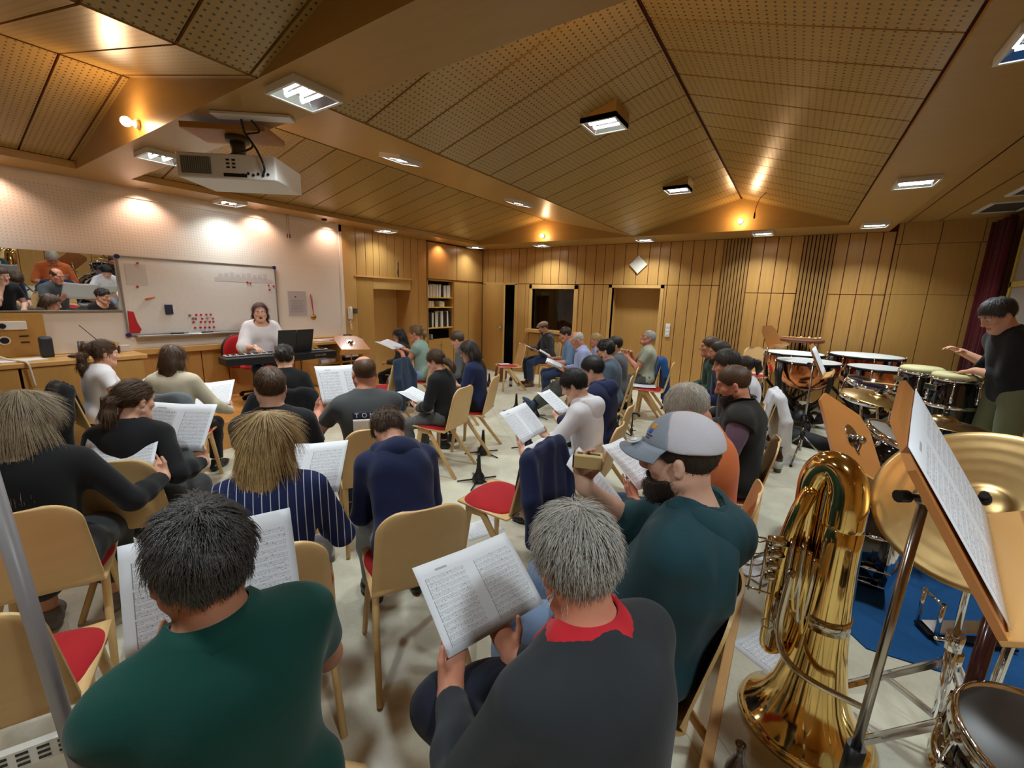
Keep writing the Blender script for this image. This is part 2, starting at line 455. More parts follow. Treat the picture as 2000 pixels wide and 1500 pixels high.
for ya, yb, pitch, s2 in ((1.7, 7.39, .335, 2), (YF, 1.3, .31, 0)):
    st = 1.96-.335 if ya > 0 else 1.26-.31*11
    slope(X0, Z0, X1, Z1, ya, yb, pitch, 0, st)
    slope(X1, Z1, X2, ZS, ya, yb, pitch if s2 == 0 else 99, s2, st if s2 == 0 else None)
    slope(X2, ZS, X3, Z3, ya, yb, pitch, 0, st)
    slope(X3, Z3, X4, ZS+.03, ya, yb, pitch, 0, st)
    c.mi = 2
    for yy in ((yb,) if ya > 0 else ()) + ((ya,) if ya > 0 else (yb,)):       # gable ends
        c._f([c.bm.verts.new((x, yy, z)) for x, z in ((X0, ZS), (X0, Z0), (X1, Z1), (X2, ZS))])
        c._f([c.bm.verts.new((x, yy, z)) for x, z in ((X2, ZS), (X3, Z3), (X4, ZS+.03), (X4, ZS))])
    for x, za, zb in ((X0, ZS, Z0), (X4, ZS, ZS+.03)): c._f([c.bm.verts.new(p) for p in ((x, ya, za), (x, yb, za), (x, yb, zb), (x, ya, zb))])
c.mi = 2
def flat(x0, x1, y0, y1, z): c._f([c.bm.verts.new(p) for p in ((x0, y0, z), (x1, y0, z), (x1, y1, z), (x0, y1, z))])
flat(X0, X4, 1.3, 1.7, ZS); flat(XL-.6, X0, YF, YB, ZS); flat(X4, X5, YF, YB, ZS); flat(X0, X4, 7.39, YB, ZS)
c._f([c.bm.verts.new(p) for p in ((X5, YF, ZS), (X5, YB, ZS), (X5, YB, 2.87), (X5, YF, 2.87))])
for a, b in ((X5, 1.125), (1.137, 1.445), (1.457, XR+.1)): flat(a, b, YF, YB, 2.87)
c.mi = 1; flat(X5, XR, YF, YB, 2.885)
c.mi = 2; c._f([c.bm.verts.new(p) for p in ((-7.2, YF, 3.4), (XR+.2, YF, 3.4), (XR+.2, YB+.6, 3.4), (-7.2, YB+.6, 3.4))])
struct(c.build('ceiling', [M_PERF, M_RED, M_BEAM], recalc=False))
# ---- back wall: planks over a dark red base
b = MB(); b.mi = 1
def base_rects(x0, x1, z0, z1, holes):
    xs = sorted({x0, x1, *[h[0] for h in holes], *[h[1] for h in holes]}); zs = sorted({z0, z1, *[h[2] for h in holes], *[h[3] for h in holes]})
    for xa, xb in zip(xs, xs[1:]):
        for za, zb in zip(zs, zs[1:]):
            if not any(h[0] <= xa and xb <= h[1] and h[2] <= za and zb <= h[3] for h in holes): yield xa, xb, za, zb
HOLES = [(-6.22, -5.36, 0, 1.99), (-4.92, -3.9, 1.03, 1.9), (-3.09, -2.15, 0, 1.94)]
for xa, xb, za, zb in base_rects(XL-.6, XR+.1, 0, 3.4, HOLES): b.bx((xa, YB+.012, za), (xb, YB+.12, zb))
def planks(xs, z0, z1, m=0, y=0.0, g=.006):
    b.mi = m
    for xa, xb in zip(xs, xs[1:]): b.bx((xa+g, YB-y, z0), (xb-g, YB+.02, z1))
up = [-6.3, -6.15, -5.93, -5.71, -5.5, -5.29, -5.09, -4.88, -4.68, -4.48, -4.28, -4.08, -3.88, -3.69, -3.47, -3.28, -3.09, -2.87, -2.64, -2.41, -2.22, -2.04, -1.84, -1.65, -1.47, -1.29, -1.16]
planks(up, 2.006, 2.76)
planks([-5.34, -5.1, -4.98], .0, 1.994); planks([-3.84, -3.69, -3.47, -3.28, -3.13], 0, 1.994); planks([-2.11, -2.04, -1.84, -1.65, -1.47, -1.29, -1.16], 0, 1.994)
planks([-4.98, -4.69, -4.41, -4.13, -3.84], 0, .92)
b.mi = 0; b.bx((-6.3, YB, 1.995), (-5.3, YB+.02, 2.006)); b.bx((-6.3, YB, 0), (-6.225, YB+.02, 2.0))
for x0, x1, xs in ((-.76, -.04, [-.76, -.57, -.38, -.21, -.04]), (.36, 1.04, [.36, .52, .71, .9, 1.04])):
    planks(xs, .18, 1.878); planks(xs, 1.89, 2.76)
b.mi = 2
for x0, x1, n in ((-1.16, -.76, 8), (-.04, .36, 8)):          # slatted absorbers
    for i in range(n):
        xa = x0+(x1-x0)*i/n; b.bx((xa+.007, YB-.03, .1), (xa+(x1-x0)/n-.007, YB+.0, 2.76))
b.mi = 3
for xa, xb in ((1.05, 1.1), (1.106, 1.49), (1.496, 1.9), (1.906, XR)):
    for za, zb in ((.18, 1.895), (1.9, 2.58), (2.585, 2.87)): b.bx((xa, YB-.004 if zb < 2.6 else YB-.05, za), (xb-.002, YB+.02, zb))
struct(b.build('wall_back', [M_WALL, M_RED, M_SLAT, M_DOOR]))
# door niche and open door
d2 = MB(); d2.bx((-3.09, YB+.28, 0), (-2.15, YB+.32, 1.94)); 
dl = thing('door_2', 'closed beech door set back in the niche right of the studio window', 'door'); struct(dl)
d2.build('door_leaf', M_DOOR, dl)
fr = MB()
for a_, b_ in (((-3.15, YB-.012, 0), (-3.09, YB+.3, 2.0)), ((-2.15, YB-.012, 0), (-2.09, YB+.3, 2.0)), ((-3.15, YB-.012, 1.94), (-2.09, YB+.3, 2.0))): fr.bx(a_, b_)
fr.build('door_frame', M_PALE, dl)
hb = MB(); hb.tube([(-2.25, YB+.27, 1.02), (-2.25, YB+.22, 1.02), (-2.36, YB+.22, 1.02)], .009); hb.bx((-2.27, YB+.272, .94), (-2.23, YB+.28, 1.1)); hb.build('door_handle', M_METAL, dl)
d1 = thing('door_1', 'beech door standing open into the room beside the cupboards', 'door', (-6.2, YB-.02, 0), math.radians(-24)); struct(d1)
lf = MB(); lf.bx((.0, -.042, .01), (.90, 0, 1.975), .003); lf.build('door_leaf', M_DOOR, d1)
h1 = MB(); h1.bx((.81, -.052, .95), (.86, -.042, 1.12), .003); h1.tube([(.835, -.045, 1.04), (.835, -.09, 1.04), (.72, -.09, 1.04)], .009); h1.build('door_handle', M_METAL, d1)
f1 = MB()
for a_, b_ in (((-6.26, YB-.012, 0), (-6.2, YB+.12, 2.0)), ((-5.38, YB-.012, 0), (-5.32, YB+.12, 2.0)), ((-6.26, YB-.012, 1.98), (-5.32, YB+.12, 2.03))): f1.bx(a_, b_)
struct(f1.build('trim_2', M_PALE))
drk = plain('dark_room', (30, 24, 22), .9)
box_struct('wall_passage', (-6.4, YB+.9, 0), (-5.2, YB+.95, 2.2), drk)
# studio window with a dark room behind
w1 = thing('window_1', 'inside window into the dark control room', 'window'); struct(w1)
wf = MB()
for a_, b_ in (((-4.99, YB-.02, .97), (-4.92, YB+.14, 1.99)), ((-3.9, YB-.02, .97), (-3.81, YB+.14, 1.99)), ((-4.99, YB-.02, 1.9), (-3.81, YB+.14, 1.99)), ((-5.0, YB-.14, .95), (-3.8, YB+.14, 1.02))): wf.bx(a_, b_, .004)
wf.build('window_frame', M_PALE, w1)
tg = NT('window_glass'); tg.base((.9, .95, .95), .02); tg.b.inputs['Transmission Weight'].default_value = 1; tg.b.inputs['IOR'].default_value = 1.45
MB().bx((-4.92, YB+.06, 1.02), (-3.9, YB+.066, 1.9)).build('pane', tg.m, w1)
rm = MB(); rm.mi = 0
for a_, b_ in (((-5.3, YB+2.3, 0), (-3.3, YB+2.35, 2.6)), ((-5.35, YB+.12, 0), (-5.3, YB+2.35, 2.6)), ((-3.35, YB+.32, 0), (-3.3, YB+2.35, 2.6)), ((-5.3, YB+.12, 2.55), (-3.3, YB+2.35, 2.6)), ((-5.3, YB+.12, .7), (-3.35, YB+2.35, .75))): rm.bx(a_, b_)
rm.mi = 1; rm.bx((-5.2, YB+2.26, .8), (-4.7, YB+2.3, 1.85))
struct(rm.build('wall_control_room', [plain('grey_plaster', (120, 118, 122), .9), M_DOOR]))
# ---- left wall
def mat_screen():
    t = NT('white_acoustic_board'); s = t.sep(t.pos()); c = lin((232, 222, 210))
    hx = t.math('SUBTRACT', t.math('FRACT', t.math('DIVIDE', s[1], .03)), .5); hy = t.math('SUBTRACT', t.math('FRACT', t.math('DIVIDE', s[2], .03)), .5)
    d = t.math('SQRT', t.math('ADD', t.math('MULTIPLY', hx, hx), t.math('MULTIPLY', hy, hy)))
    hole = t.math('MULTIPLY', t.math('LESS_THAN', d, .17), t.math('GREATER_THAN', s[2], 2.08))
    t.base(t.mix(hole, c, tuple(x*.72 for x in c)), .6, 0, .3); return t.m
M_SCREEN = mat_screen()
lw = MB(); lw.mi = 1; lw.bx((-6.9, YF, 0), (-6.75, YB+.1, 3.4))
lw.mi = 0; lw.bx((-6.75, YF, 1.0), (XL, 4.40, 2.77))                                # white board
lw.mi = 3; lw.bx((-6.75, 4.40, .95), (XL+.012, 4.45, 2.765)); lw.bx((-6.75, YF, 2.66), (XL+.012, 4.45, 2.765))      # white edge
lw.mi = 4; lw.bx((-6.75, 4.45, 0), (XL+.012, 4.69, 2.765))
lw.mi = 1; lw.bx((-6.75, 4.69, 2.0), (XL-.012, 8.2, 2.765)); lw.bx((-6.75, 5.95, 0), (XL-.012, 6.36, 2.765))
def lplank(ys, z0, z1, m=2):
    lw.mi = m
    for ya, yb in zip(ys, ys[1:]): lw.bx((XL-.02, ya+.005, z0), (XL, yb-.005, z1))
lplank([4.69, 4.72, 4.91, 5.07, 5.2, 5.38, 5.56, 5.77, 5.95, 6.14, 6.37], 2.0, 2.765); lplank([5.95, 6.14, 6.37], 0, 2.0)
lw.mi = 4; lw.bx((-6.75, 4.66, 1.97), (XL+.03, 5.96, 2.0))                            # ledge
lw.bx((-6.75, 5.05, 0), (-6.72, 5.95, 2.0)); lw.bx((-6.75, 5.05, 1.78), (XL, 5.95, 1.97)); lw.mi = 2; lw.bx((-6.75, 5.94, 0), (XL, 5.952, 1.97)); lw.mi = 4
lw.mi = 1; lw.bx((-6.72, YF, 0), (XL+.02, 4.45, .93))                               # wainscot
y = YF
while y < 4.4:
    lw.mi = 2; lw.bx((XL+.02, y+.006, 0), (XL+.035, min(y+.3, 4.45)-.006, .93)); y += .3
lw.mi = 4; lw.bx((XL, YF, .93), (XL+.10, 4.45, 1.0), .006)
struct(lw.build('wall_left', [M_SCREEN, M_RED, M_WALL, plain('white_edge', (238, 228, 216), .5), M_PALE]))
# ---- right and rear walls (seen in the mirror and at the picture's edge)
rw = MB(); rw.mi = 1; rw.bx((XR+.012, YF, 0), (XR+.15, YB+.1, 3.4)); rw.mi = 0; y = YF
while y < YB:
    rw.bx((XR, y+.006, .18), (XR+.02, y+.394, 2.86)); y += .4
struct(rw.build('wall_right', [M_WALL, M_RED]))
rr = MB(); rr.mi = 1; rr.bx((-6.9, YF-.15, 0), (XR+.15, YF-.012, 3.4)); rr.mi = 0; x = -6.7
while x < XR:
    rr.bx((x+.006, YF-.02, 0), (x+.294, YF, 2.76)); x += .3
struct(rr.build('wall_rear', [M_WALL, M_RED]))
# window strip and red curtain on the right wall
wn = thing('window_2', 'pale window panes beside the dark red curtain', 'window'); struct(wn)
f2 = MB()
for z in (.95, 1.98, 2.75): f2.bx((XR-.05, 5.9, z), (XR+.0, 7.5, z+.06))
for y in (5.9, 6.7, 7.45): f2.bx((XR-.05, y, .95), (XR, y+.06, 2.8))
f2.build('window_frame', wood('yellow_frame', (196, 170, 90), .4), wn)
MB().bx((XR-.03, 5.95, 1.0), (XR-.022, 7.46, 2.78)).build('pane', plain('blind_grey', (150, 144, 138), .6), wn)
cu = MB(); P = []
for i in range(2):
    P.append([(XR-.12-.035*math.sin(j*1.15)-.02*math.sin(j*.53), 7.5+.58*j/40, 2.8-2.5*i) for j in range(41)])
cu.grid(P, .012, (1, 0, 0))
tag(cu.build('curtain', fabric('dark_red_velvet', (82, 16, 26))), 'dark red curtain hanging in the corner behind the drummer', 'curtain')
# ---- wall cupboards in the left corner
def knob(par, y, z):
    MB().tube([(XL+.022, y, z), (XL+.04, y, z), (XL+.04, y, z-.05)], .006, 8).build('handle', M_METAL, par)
cb = thing('music_cupboard', 'tall beech cupboard in the corner with an open folder rack', 'cupboard', (0, 0, 0))
cc = MB()
for a_, b_ in (((-6.74, 6.38, 0), (XL, 6.41, 2.74)), ((-6.74, 7.16, 0), (XL, 7.19, 2.0)), ((-6.74, 8.16, 0), (XL, 8.2, 2.74)), ((-6.74, 6.38, 0), (-6.72, 8.2, 2.74)), ((-6.74, 6.38, 1.99), (XL, 8.2, 2.02)), ((-6.74, 6.41, .74), (XL, 7.16, .78))): cc.bx(a_, b_)
cc.build('carcass', M_DOOR, cb)
YEL = wood('shelf_edge_beech', (226, 190, 96), .4)
SHZ = [.78, 1.02, 1.45, 1.65]
for z in SHZ[1:]: MB().bx((-6.72, 6.41, z-.012), (XL-.005, 7.16, z+.012)).build('shelf', YEL, cb)
dv = MB()
for i in range(1, 26):
    y = 6.41+.75*i/26; dv.bx((-6.7, y-.002, .78), (-6.4, y+.002, .95)); dv.bx((-6.7, y-.002, 1.9), (-6.4, y+.002, 1.985)); dv.bx((-6.7, y-.002, 1.60), (-6.4, y+.002, 1.64))
dv.build('divider_rack', M_BLACKM, cb)
for (ya, yb, za, zb, hy, hz) in ((6.4, 7.27, 2.03, 2.74, None, 0), (7.28, 8.19, 2.03, 2.74, None, 0), (7.18, 7.68, .03, 1.985, 7.26, .9), (7.69, 8.19, .03, 1.985, 7.75, .9), (6.40, 6.77, .03, .75, 6.73, .66), (6.78, 7.16, .03, .75, 6.82, .66)):
    dd = MB().bx((XL, ya+.003, za), (XL+.02, yb-.003, zb), .002).build('door', M_WALL if za > 2 else M_DOOR, cb)
    if hy: knob(dd, hy, hz)
c2 = thing('wall_cupboard', 'flush beech cupboard door between the white wall and the niche', 'cupboard')
MB().bx((-6.74, 4.7, 0), (XL-.02, 5.05, 1.965)).build('carcass', M_DOOR, c2)
dd = MB().bx((XL-.02, 4.7, .03), (XL+.004, 5.045, 1.96), .002).build('door', M_DOOR, c2); MB().tube([(XL+.004, 4.76, .95), (XL+.03, 4.76, .95), (XL+.03, 4.76, .9)], .006, 8).build('handle', M_METAL, c2)
# folders standing on the rack shelves
rnd = random.Random(4)
FM = [plain('folder_white', (226, 220, 210), .6), plain('folder_black', (26, 28, 34), .5), plain('folder_grey', (160, 158, 152), .6), plain('folder_cream', (206, 190, 160), .6)]
SHN = {1.45: 'third', 1.65: 'top', 1.02: 'second'}
def folder_row(z, hmax, pattern, dens, grp, words):
    y = 6.44; k = 0
    while y < 7.12 and k < len(pattern):
        ch = pattern[k]; k += 1; th = rnd.uniform(.018, .032)
        if ch != '.':
            h = hmax*rnd.uniform(.86, 1); le = rnd.uniform(-.012, .012); f = MB()
            f.prism([(0, 0), (th, 0), (th+le, h), (le, h)], .22, Matrix.Translation((-6.34, y, z+.013)) @ Matrix(((0, 0, -1, 0), (1, 0, 0, 0), (0, 1, 0, 0), (0, 0, 0, 1))))
            o = f.build('sheet_music_folder', FM['wbgc'.index(ch)])
            tag(o, '%s music folder standing %s in the cupboard rack' % (dict(w='white', b='black', g='grey', c='cream')[ch], words), 'folder', grp+' '+dict(w='white', b='black', g='grey', c='cream')[ch])
        y += th+.003
folder_row(1.65, .27, 'wwgwwcww.wwgwwbbbwww.wwww', 1, 'folders on the top rack', 'on the top shelf')
folder_row(1.45, .12, 'wcwcwwc......cwwwww', 1, 'folders on the low rack', 'on the shallow middle shelf')
folder_row(1.02, .34, 'bbbbwwbbwwcb.gwwbbbbwwbb', 1, 'folders on the lower rack', 'on the lowest full shelf')
folder_row(.78, .1, 'bgbgg', 1, 'folders on the bottom rack', 'at the bottom of the rack')
# ---- ceiling lights
M_TUBE = emit('fluorescent_tube', (.90, .97, 1.0), 26)
M_MIRR = plain('mirror_reflector', (215, 220, 230), .12, 1, var=.02)
M_FRAME = plain('lamp_frame', (225, 222, 214), .4)
def ceiling_light(x, y, z, label, ry=0, box=False, grp=None):
    t = thing('ceiling_light', label, 'ceiling light', (x, y, z), 0, 'square ceiling lights'); t.rotation_euler = (0, ry, 0)
    s, d = .14, .016
    f = MB(); lo = -.004; hi = .034
    for a_, b_ in (((-s, -s, lo), (s, -s+d, hi)), ((-s, s-d, lo), (s, s, hi)), ((-s, -s+d, lo), (-s+d, s-d, hi)), ((s-d, -s+d, lo), (s, s-d, hi))): f.bx(a_, b_)
    f.build('frame', M_FRAME, t)
    r = MB(); o = s-d
    A = [(-o, -o, .0), (o, -o, .0), (o, o, .0), (-o, o, .0)]; B = [(-.085, -.07, .033), (.085, -.07, .033), (.085, .07, .033), (-.085, .07, .033)]
    va = [r.bm.verts.new(p) for p in A]; vb = [r.bm.verts.new(p) for p in B]
    for k in range(4): r._f([va[k], va[(k+1) % 4], vb[(k+1) % 4], vb[k]])
    r._f(vb); r.build('reflector', M_MIRR, t, recalc=False)
    for yy in (-.045, .045): MB().tube([(-.1, yy, .016), (.1, yy, .016)], .009, 6).build('lamp_tube', M_TUBE, t)
    L = bpy.data.lights.new('lamp_light', 'AREA'); L.shape = 'SQUARE'; L.size = .2; L.energy = TUBE_W*(.4 if x < -5.9 else 1); L.color = (.86, .97, 1.0); L.spread = math.radians(128)
    o = bpy.data.objects.new('lamp_light', L); COL.objects.link(o); o.parent = t; o.location = (0, 0, -.006)
    if box:
        g = MB(); zt = lambda X: (Z3-ZS)/(X3-X2)*(X-X2)+ZS-z+.02
        for (xa, ya), (xb, yb) in (((-s, -s), (s, -s)), ((s, -s), (s, s)), ((s, s), (-s, s)), ((-s, s), (-s, -s))):
            g._f([g.bm.verts.new(p) for p in ((xa, ya, -.004), (xb, yb, -.004), (xb, yb, zt(x+xb)), (xa, ya, zt(x+xa)))])
        g.build('housing', M_BEAM, t, recalc=False)
    return t
for x, y, lab in ((-6.0, 2.7, 'over the left end of the whiteboard'), (-5.98, 5.1, 'in the left soffit beyond the white wall'), (-6.0, 7.55, 'in the far left corner soffit'), (-4.46, 7.76, 'below the bare bulb of the small far gable'),
                  (-2.36, 7.7, 'above the diamond clock on the far soffit'), (-.57, 7.65, 'below the bulb of the large far gable'), (.7, 7.4, 'at the far end of the right beam'), (.7, 5.08, 'in the middle of the right beam'), (.7, 2.7, 'large at the right edge of the photo'),
                  (-2.38, 1.5, 'in the cross beam before the projector'), (-4.5, 1.54, 'in the cross beam half hidden by the projector'), (.7, .3, 'in the right beam above the camera'), (-6.0, .3, 'in the left soffit near the camera')):
    ceiling_light(x, y, ZS-.035, 'square mirrored ceiling light '+lab)
ry = math.atan2(Z1-ZS, X2-X1)
ceiling_light(-3.25, 2.97, 2.765+(Z1-ZS)*(-2.47+3.25)/1.72-.035, 'square ceiling light in the smooth slope behind the projector', ry)
ceiling_light(-3.25, 5.0, 2.765+(Z1-ZS)*(-2.47+3.25)/1.72-.035, 'square ceiling light far back in the smooth ceiling slope', ry)
ceiling_light(-1.41, 3.34, 3.0, 'large boxed square light on the perforated ceiling slope', 0, True)
ceiling_light(-1.375, 5.6, 3.0, 'smaller boxed square light farther along the perforated slope', 0, True)
ceiling_light(-1.41, -.4, 3.0, 'boxed square light behind the camera', 0, True)
# ---- bare warm bulbs at the gable ends
M_BULB = emit('warm_bulb', (1.0, .72, .42), 60)
def bulb(x, y, z, sy, lab):
    t = thing('wall_lamp', lab, 'lamp', (x, y, z))
    MB().lathe([(.0, 0), (.03, 0), (.03, .025), (.018, .03), (.018, .055), (0, .055)], (0, 0, 0), 12, Matrix.Rotation(-PI/2*sy, 3, 'X') if True else None).build('socket', M_WHITE, t)
    MB().sphere((0, .075*sy, 0), .032, 8).build('lamp_bulb', M_BULB, t)
    L = bpy.data.lights.new('bulb_light', 'POINT'); L.energy = BULB_W; L.color = (1, .62, .32); L.shadow_soft_size = .034
    o = bpy.data.objects.new('bulb_light', L); COL.objects.link(o); o.parent = t; o.location = (0, .14*sy, 0)
bulb(-.86, 7.39, 2.89, -1, 'bare warm bulb on the large far gable')
bulb(-4.21, 7.39, 2.86, -1, 'bare warm bulb on the small far gable')
bulb(-4.12, 1.3, 2.84, -1, 'bare warm bulb on the near side of the cross beam')
bulb(-.9, 1.7, 2.92, 1, 'warm bulb hidden behind the cross beam under the ridge')
bulb(-4.2, 1.7, 2.9, 1, 'warm bulb behind the cross beam beside the projector')
def wash(y, lab, x=-6.14, pw=1.0):
    t = thing('soffit_spotlight', lab, 'spotlight', (x, y, ZS))
    MB().lathe([(.045, -.004), (.05, 0), (.036, 0), (.03, .02), (0, .02)], (0, 0, 0), 14).build('trim_ring', M_FRAME, t)
    L = bpy.data.lights.new('wash_light', 'SPOT'); L.energy = WASH_W*pw*4; L.color = (1, .64, .48); L.spot_size = math.radians(125); L.spot_blend = .7; L.shadow_soft_size = .03
    o = bpy.data.objects.new('wash_light', L); COL.objects.link(o); o.parent = t; o.location = (0, 0, -.015); o.rotation_euler = (0, math.radians(8), 0)
for y, lab in ((.75, 'spotlight over the mirror'), (1.9, 'spotlight over the left edge of the whiteboard'), (3.15, 'spotlight over the right edge of the whiteboard'), (4.2, 'spotlight in the corner of the white wall'), (6.7, 'spotlight over the music cupboard')):
    wash(y, 'small warm ceiling '+lab, pw=.8 if y > 6 else 1)
# ---- projector on its ceiling mount
pj = thing('projector', 'white ceiling projector with cables hanging under the cross beam', 'projector', (-3.24, 1.56, 2.46), math.radians(38))
pb = MB(); pb.box((0, 0, 0), (.60, .40, .15), None, .012); pb.build('body', M_WHITE, pj)
gr = MB()
for i in range(15): gr.bx((-.27+.011*i*1.1, -.206, -.05), (-.262+.011*i*1.1, -.199, .05))
gr.build('vent_grille', plain('grille_grey', (120, 118, 112), .6), pj)
pp = MB(); pp.bx((-.02, -.203, -.06), (.12, -.199, -.04))
for i in range(3):
    for j in range(2): pp.bx((.0+.035*j, -.203, -.01+.022*i), (.02+.035*j, -.199, .0+.022*i))
for i in range(6): pp.tube([(.1+.03*i, -.2, -.045+.008*(i % 2)), (.1+.03*i, -.206, -.045+.008*(i % 2))], .008, 8)
pp.build('socket_panel', M_BLACK, pj)
mt = MB(); mt.tube([(-.02, 0, .07), (-.02, 0, .22)], .045, 14); mt.tube([(-.02, 0, .2), (-.02, 0, .235)], .07, 14); mt.build('mount_pole', plain('mount_grey', (90, 84, 74), .5, .4), pj)
MB().bx((-.3, -.13, .235), (.22, .16, .272), .004).build('mount_plate', wood('mount_wood', (176, 128, 72), .5), pj)
MB().bx((-.05, -.24, .285), (.42, -.15, .303), .003).build('cable_duct', M_WHITE, pj)
cab = MB(); cab.tube(bez([(.1, -.17, .285), (.13, -.2, .2), (.2, -.22, .1), (.24, -.225, .0), (.22, -.205, -.045)]), .007, 6); cab.tube(bez([(.16, -.17, .285), (.19, -.14, .23), (.12, -.16, .2), (.16, -.19, .12), (.02, -.19, .07)]), .006, 6)
cab.build('cable', M_BLACK, pj)
# ---- things on the white wall
mr = thing('wall_mirror', 'wide wall mirror reflecting the singers left of the whiteboard', 'mirror', (XL, 0, 0))
tm = NT('mirror_silver'); tm.base((.82, .83, .83), .01, 1)
MB().box((.036, .19, 1.73), (.006, 2.78, .585), Matrix.Rotation(math.radians(5.0), 3, 'Y')).build('glass', tm.m, mr); MB().bx((.0, -1.21, 1.425), (.025, 1.6, 1.44)).build('ledge', M_METAL, mr)
for y in (-1.0, .2, 1.4): MB().bx((.0, y, 1.96), (.052, y+.04, 1.98)).build('bracket', M_METAL, mr)
wb = thing('whiteboard', 'large whiteboard with red magnets on the white wall', 'whiteboard', (XL+.004, 0, 0))
MB().bx((0, 1.62, 1.16), (.018, 3.32, 2.02)).build('panel', plain('whiteboard_face', (226, 222, 216), .22), wb)
fr = MB()
for a_, b_ in (((0, 1.61, 1.15), (.024, 3.33, 1.165)), ((0, 1.61, 2.015), (.024, 3.33, 2.03)), ((0, 1.61, 1.15), (.024, 1.625, 2.03)), ((0, 3.315, 1.15), (.024, 3.33, 2.03))): fr.bx(a_, b_)
fr.build('frame', M_METAL, wb)
M_NAVY = plain('navy_plastic', (34, 36, 92), .4)
for y, z in ((1.62, 1.16), (1.62, 2.02), (3.32, 1.16), (3.32, 2.02)): MB().tube([(.0, y, z), (.03, y, z)], .024, 12).build('corner_cap', M_NAVY, wb)
MB().bx((.02, 1.68, 1.13), (.09, 3.26, 1.15), .004).build('pen_tray', M_METAL, wb)
pl_ = MB()
for y0, y1, z0, z1 in ((1.67, 1.86, 1.72, 1.95),): pl_.bx((.0185, y0, z0), (.0195, y1, z1))
for i in range(9): pl_.bx((.0185, 2.6+.07*i, 1.86), (.0195, 2.65+.07*i, 1.90+.01*(i % 3)))
pl_.bx((.0185, 2.55, 1.80), (.0195, 3.28, 1.85)); pl_.build('faded_writing', plain('faded_ink', (204, 198, 196), .5), wb)
M_MAG = plain('magnet_red', (190, 30, 40), .4)
def magnet(y, z, m=M_MAG, r=.012, lab='round red magnet on the whiteboard', g='red magnets'):
    tag(MB().tube([(XL+.022, y, z), (XL+.032, y, z)], r, 10).build('magnet', m), lab, 'magnet', g)
RW = ['top', 'second', 'third', 'bottom']
for r, (z, ys) in enumerate(((1.375, (2.30, 2.35, 2.41, 2.46)), (1.325, (2.29, 2.36, 2.48)), (1.285, (2.26, 2.34, 2.39, 2.44, 2.48)), (1.215, (2.27, 2.33, 2.38, 2.43, 2.48)))):
    for y in ys: magnet(y, z, lab='round red magnet in the %s row of the magnet cluster' % RW[r], g='red magnets, %s row' % RW[r])
for y, z, lab in ((1.79, 1.96, 'lone red magnet at the upper left of the whiteboard'), (1.76, 1.70, 'lone red magnet midway down the left of the whiteboard')): magnet(y, z, lab=lab, g=None)
for y, z in ((2.94, 1.80), (2.98, 1.79)): magnet(y, z, lab='one of two red magnets right of the faded writing', g='pair of magnets')
for y, z in ((3.22, 1.77), (3.29, 1.76), (3.23, 1.71)): magnet(y, z, lab='one of three red magnets by the right edge of the whiteboard', g='trio of magnets')
for y, z in ((2.23, 1.37), (2.26, 1.33), (2.42, 1.33)): magnet(y, z, M_METAL, .015, 'round silver magnet among the red ones', 'silver magnets')
rs = MB(); rs.prism([(1.63, 1.18), (1.72, 1.18), (1.74, 1.22), (1.71, 1.3), (1.69, 1.42), (1.64, 1.43)], .008, Matrix(((0, 0, 1, XL+.023), (1, 0, 0, 0), (0, 1, 0, 0), (0, 0, 0, 1))))
tag(rs.build('magnet_strip', plain('strip_red', (186, 30, 34), .5)), 'stepped bright red magnet strip at the lower left of the whiteboard', 'magnet')
tag(MB().bx((XL+.022, 1.985, 1.39), (XL+.05, 2.06, 1.5), .006).build('board_eraser', plain('eraser_blue', (38, 42, 70), .7)), 'dark blue eraser stuck to the whiteboard', 'eraser')
hk = MB(); hk.tube([(XL+.023, 1.82, 1.56), (XL+.045, 1.83, 1.57), (XL+.04, 1.9, 1.59)], .012, 8); tag(hk.build('wall_hook', plain('peg_tan', (190, 130, 90), .6)), 'tan clip stuck to the left of the whiteboard', 'clip')
for y, m, lab in ((2.0, M_BLACK, 'black marker pen lying left in the whiteboard tray'), (2.18, M_WHITE, 'white marker pen lying in the whiteboard tray'), (2.32, M_NAVY, 'blue marker pen lying right in the tray')):
    tag(MB().tube([(XL+.07, y, 1.1585), (XL+.07, y+.13, 1.1585)], .0085, 8).build('marker_pen', m), lab, 'marker')
nt = MB().bx((XL+.001, 3.50, 1.34), (XL+.006, 3.78, 1.70)); po = nt.build('poster', plain('pale_poster', (188, 178, 178), .6)); tag(po, 'pale printed notice taped to the white wall', 'poster')
MB().bx((XL+.0062, 3.6, 1.61), (XL+.007, 3.625, 1.625)).build('printed_mark', M_BLACK, po)
tl = MB()
for i in range(8): tl.bx((XL+.0062, 3.53, 1.56-.024*i), (XL+.007, 3.75-.02*(i % 3), 1.566-.024*i))
tl.build('printed_lines', plain('grey_ink', (150, 142, 144), .6), po)
md = thing('medal', 'gold medal on a red and white ribbon hanging on the wall', 'medal', (XL+.01, 3.88, 1.33))
MB().lathe([(0, 0), (.04, 0), (.042, .003), (.04, .007), (0, .007)], (0, 0, -.02), 20, Matrix.Rotation(PI/2, 3, 'Y')).build('disc', plain('medal_gold', (196, 150, 60), .3, 1), md)
for s_, m in ((-1, 'ribbon_red'), (1, 'ribbon_white')):
    MB().bar((.006, .0, .02), (.004, .012*s_-.02, .33), .003, .018, (1, 0, 0)).build('ribbon', plain(m, (190, 40, 60) if s_ < 0 else (225, 205, 205), .7), md)
tp = thing('wall_telephone', 'white wall telephone with a curly cord by the niche', 'telephone', (XL+.012, 4.53, 1.36))
MB().box((.02, 0, 0), (.035, .07, .2), None, .008).build('base_unit', M_WHITE, tp)
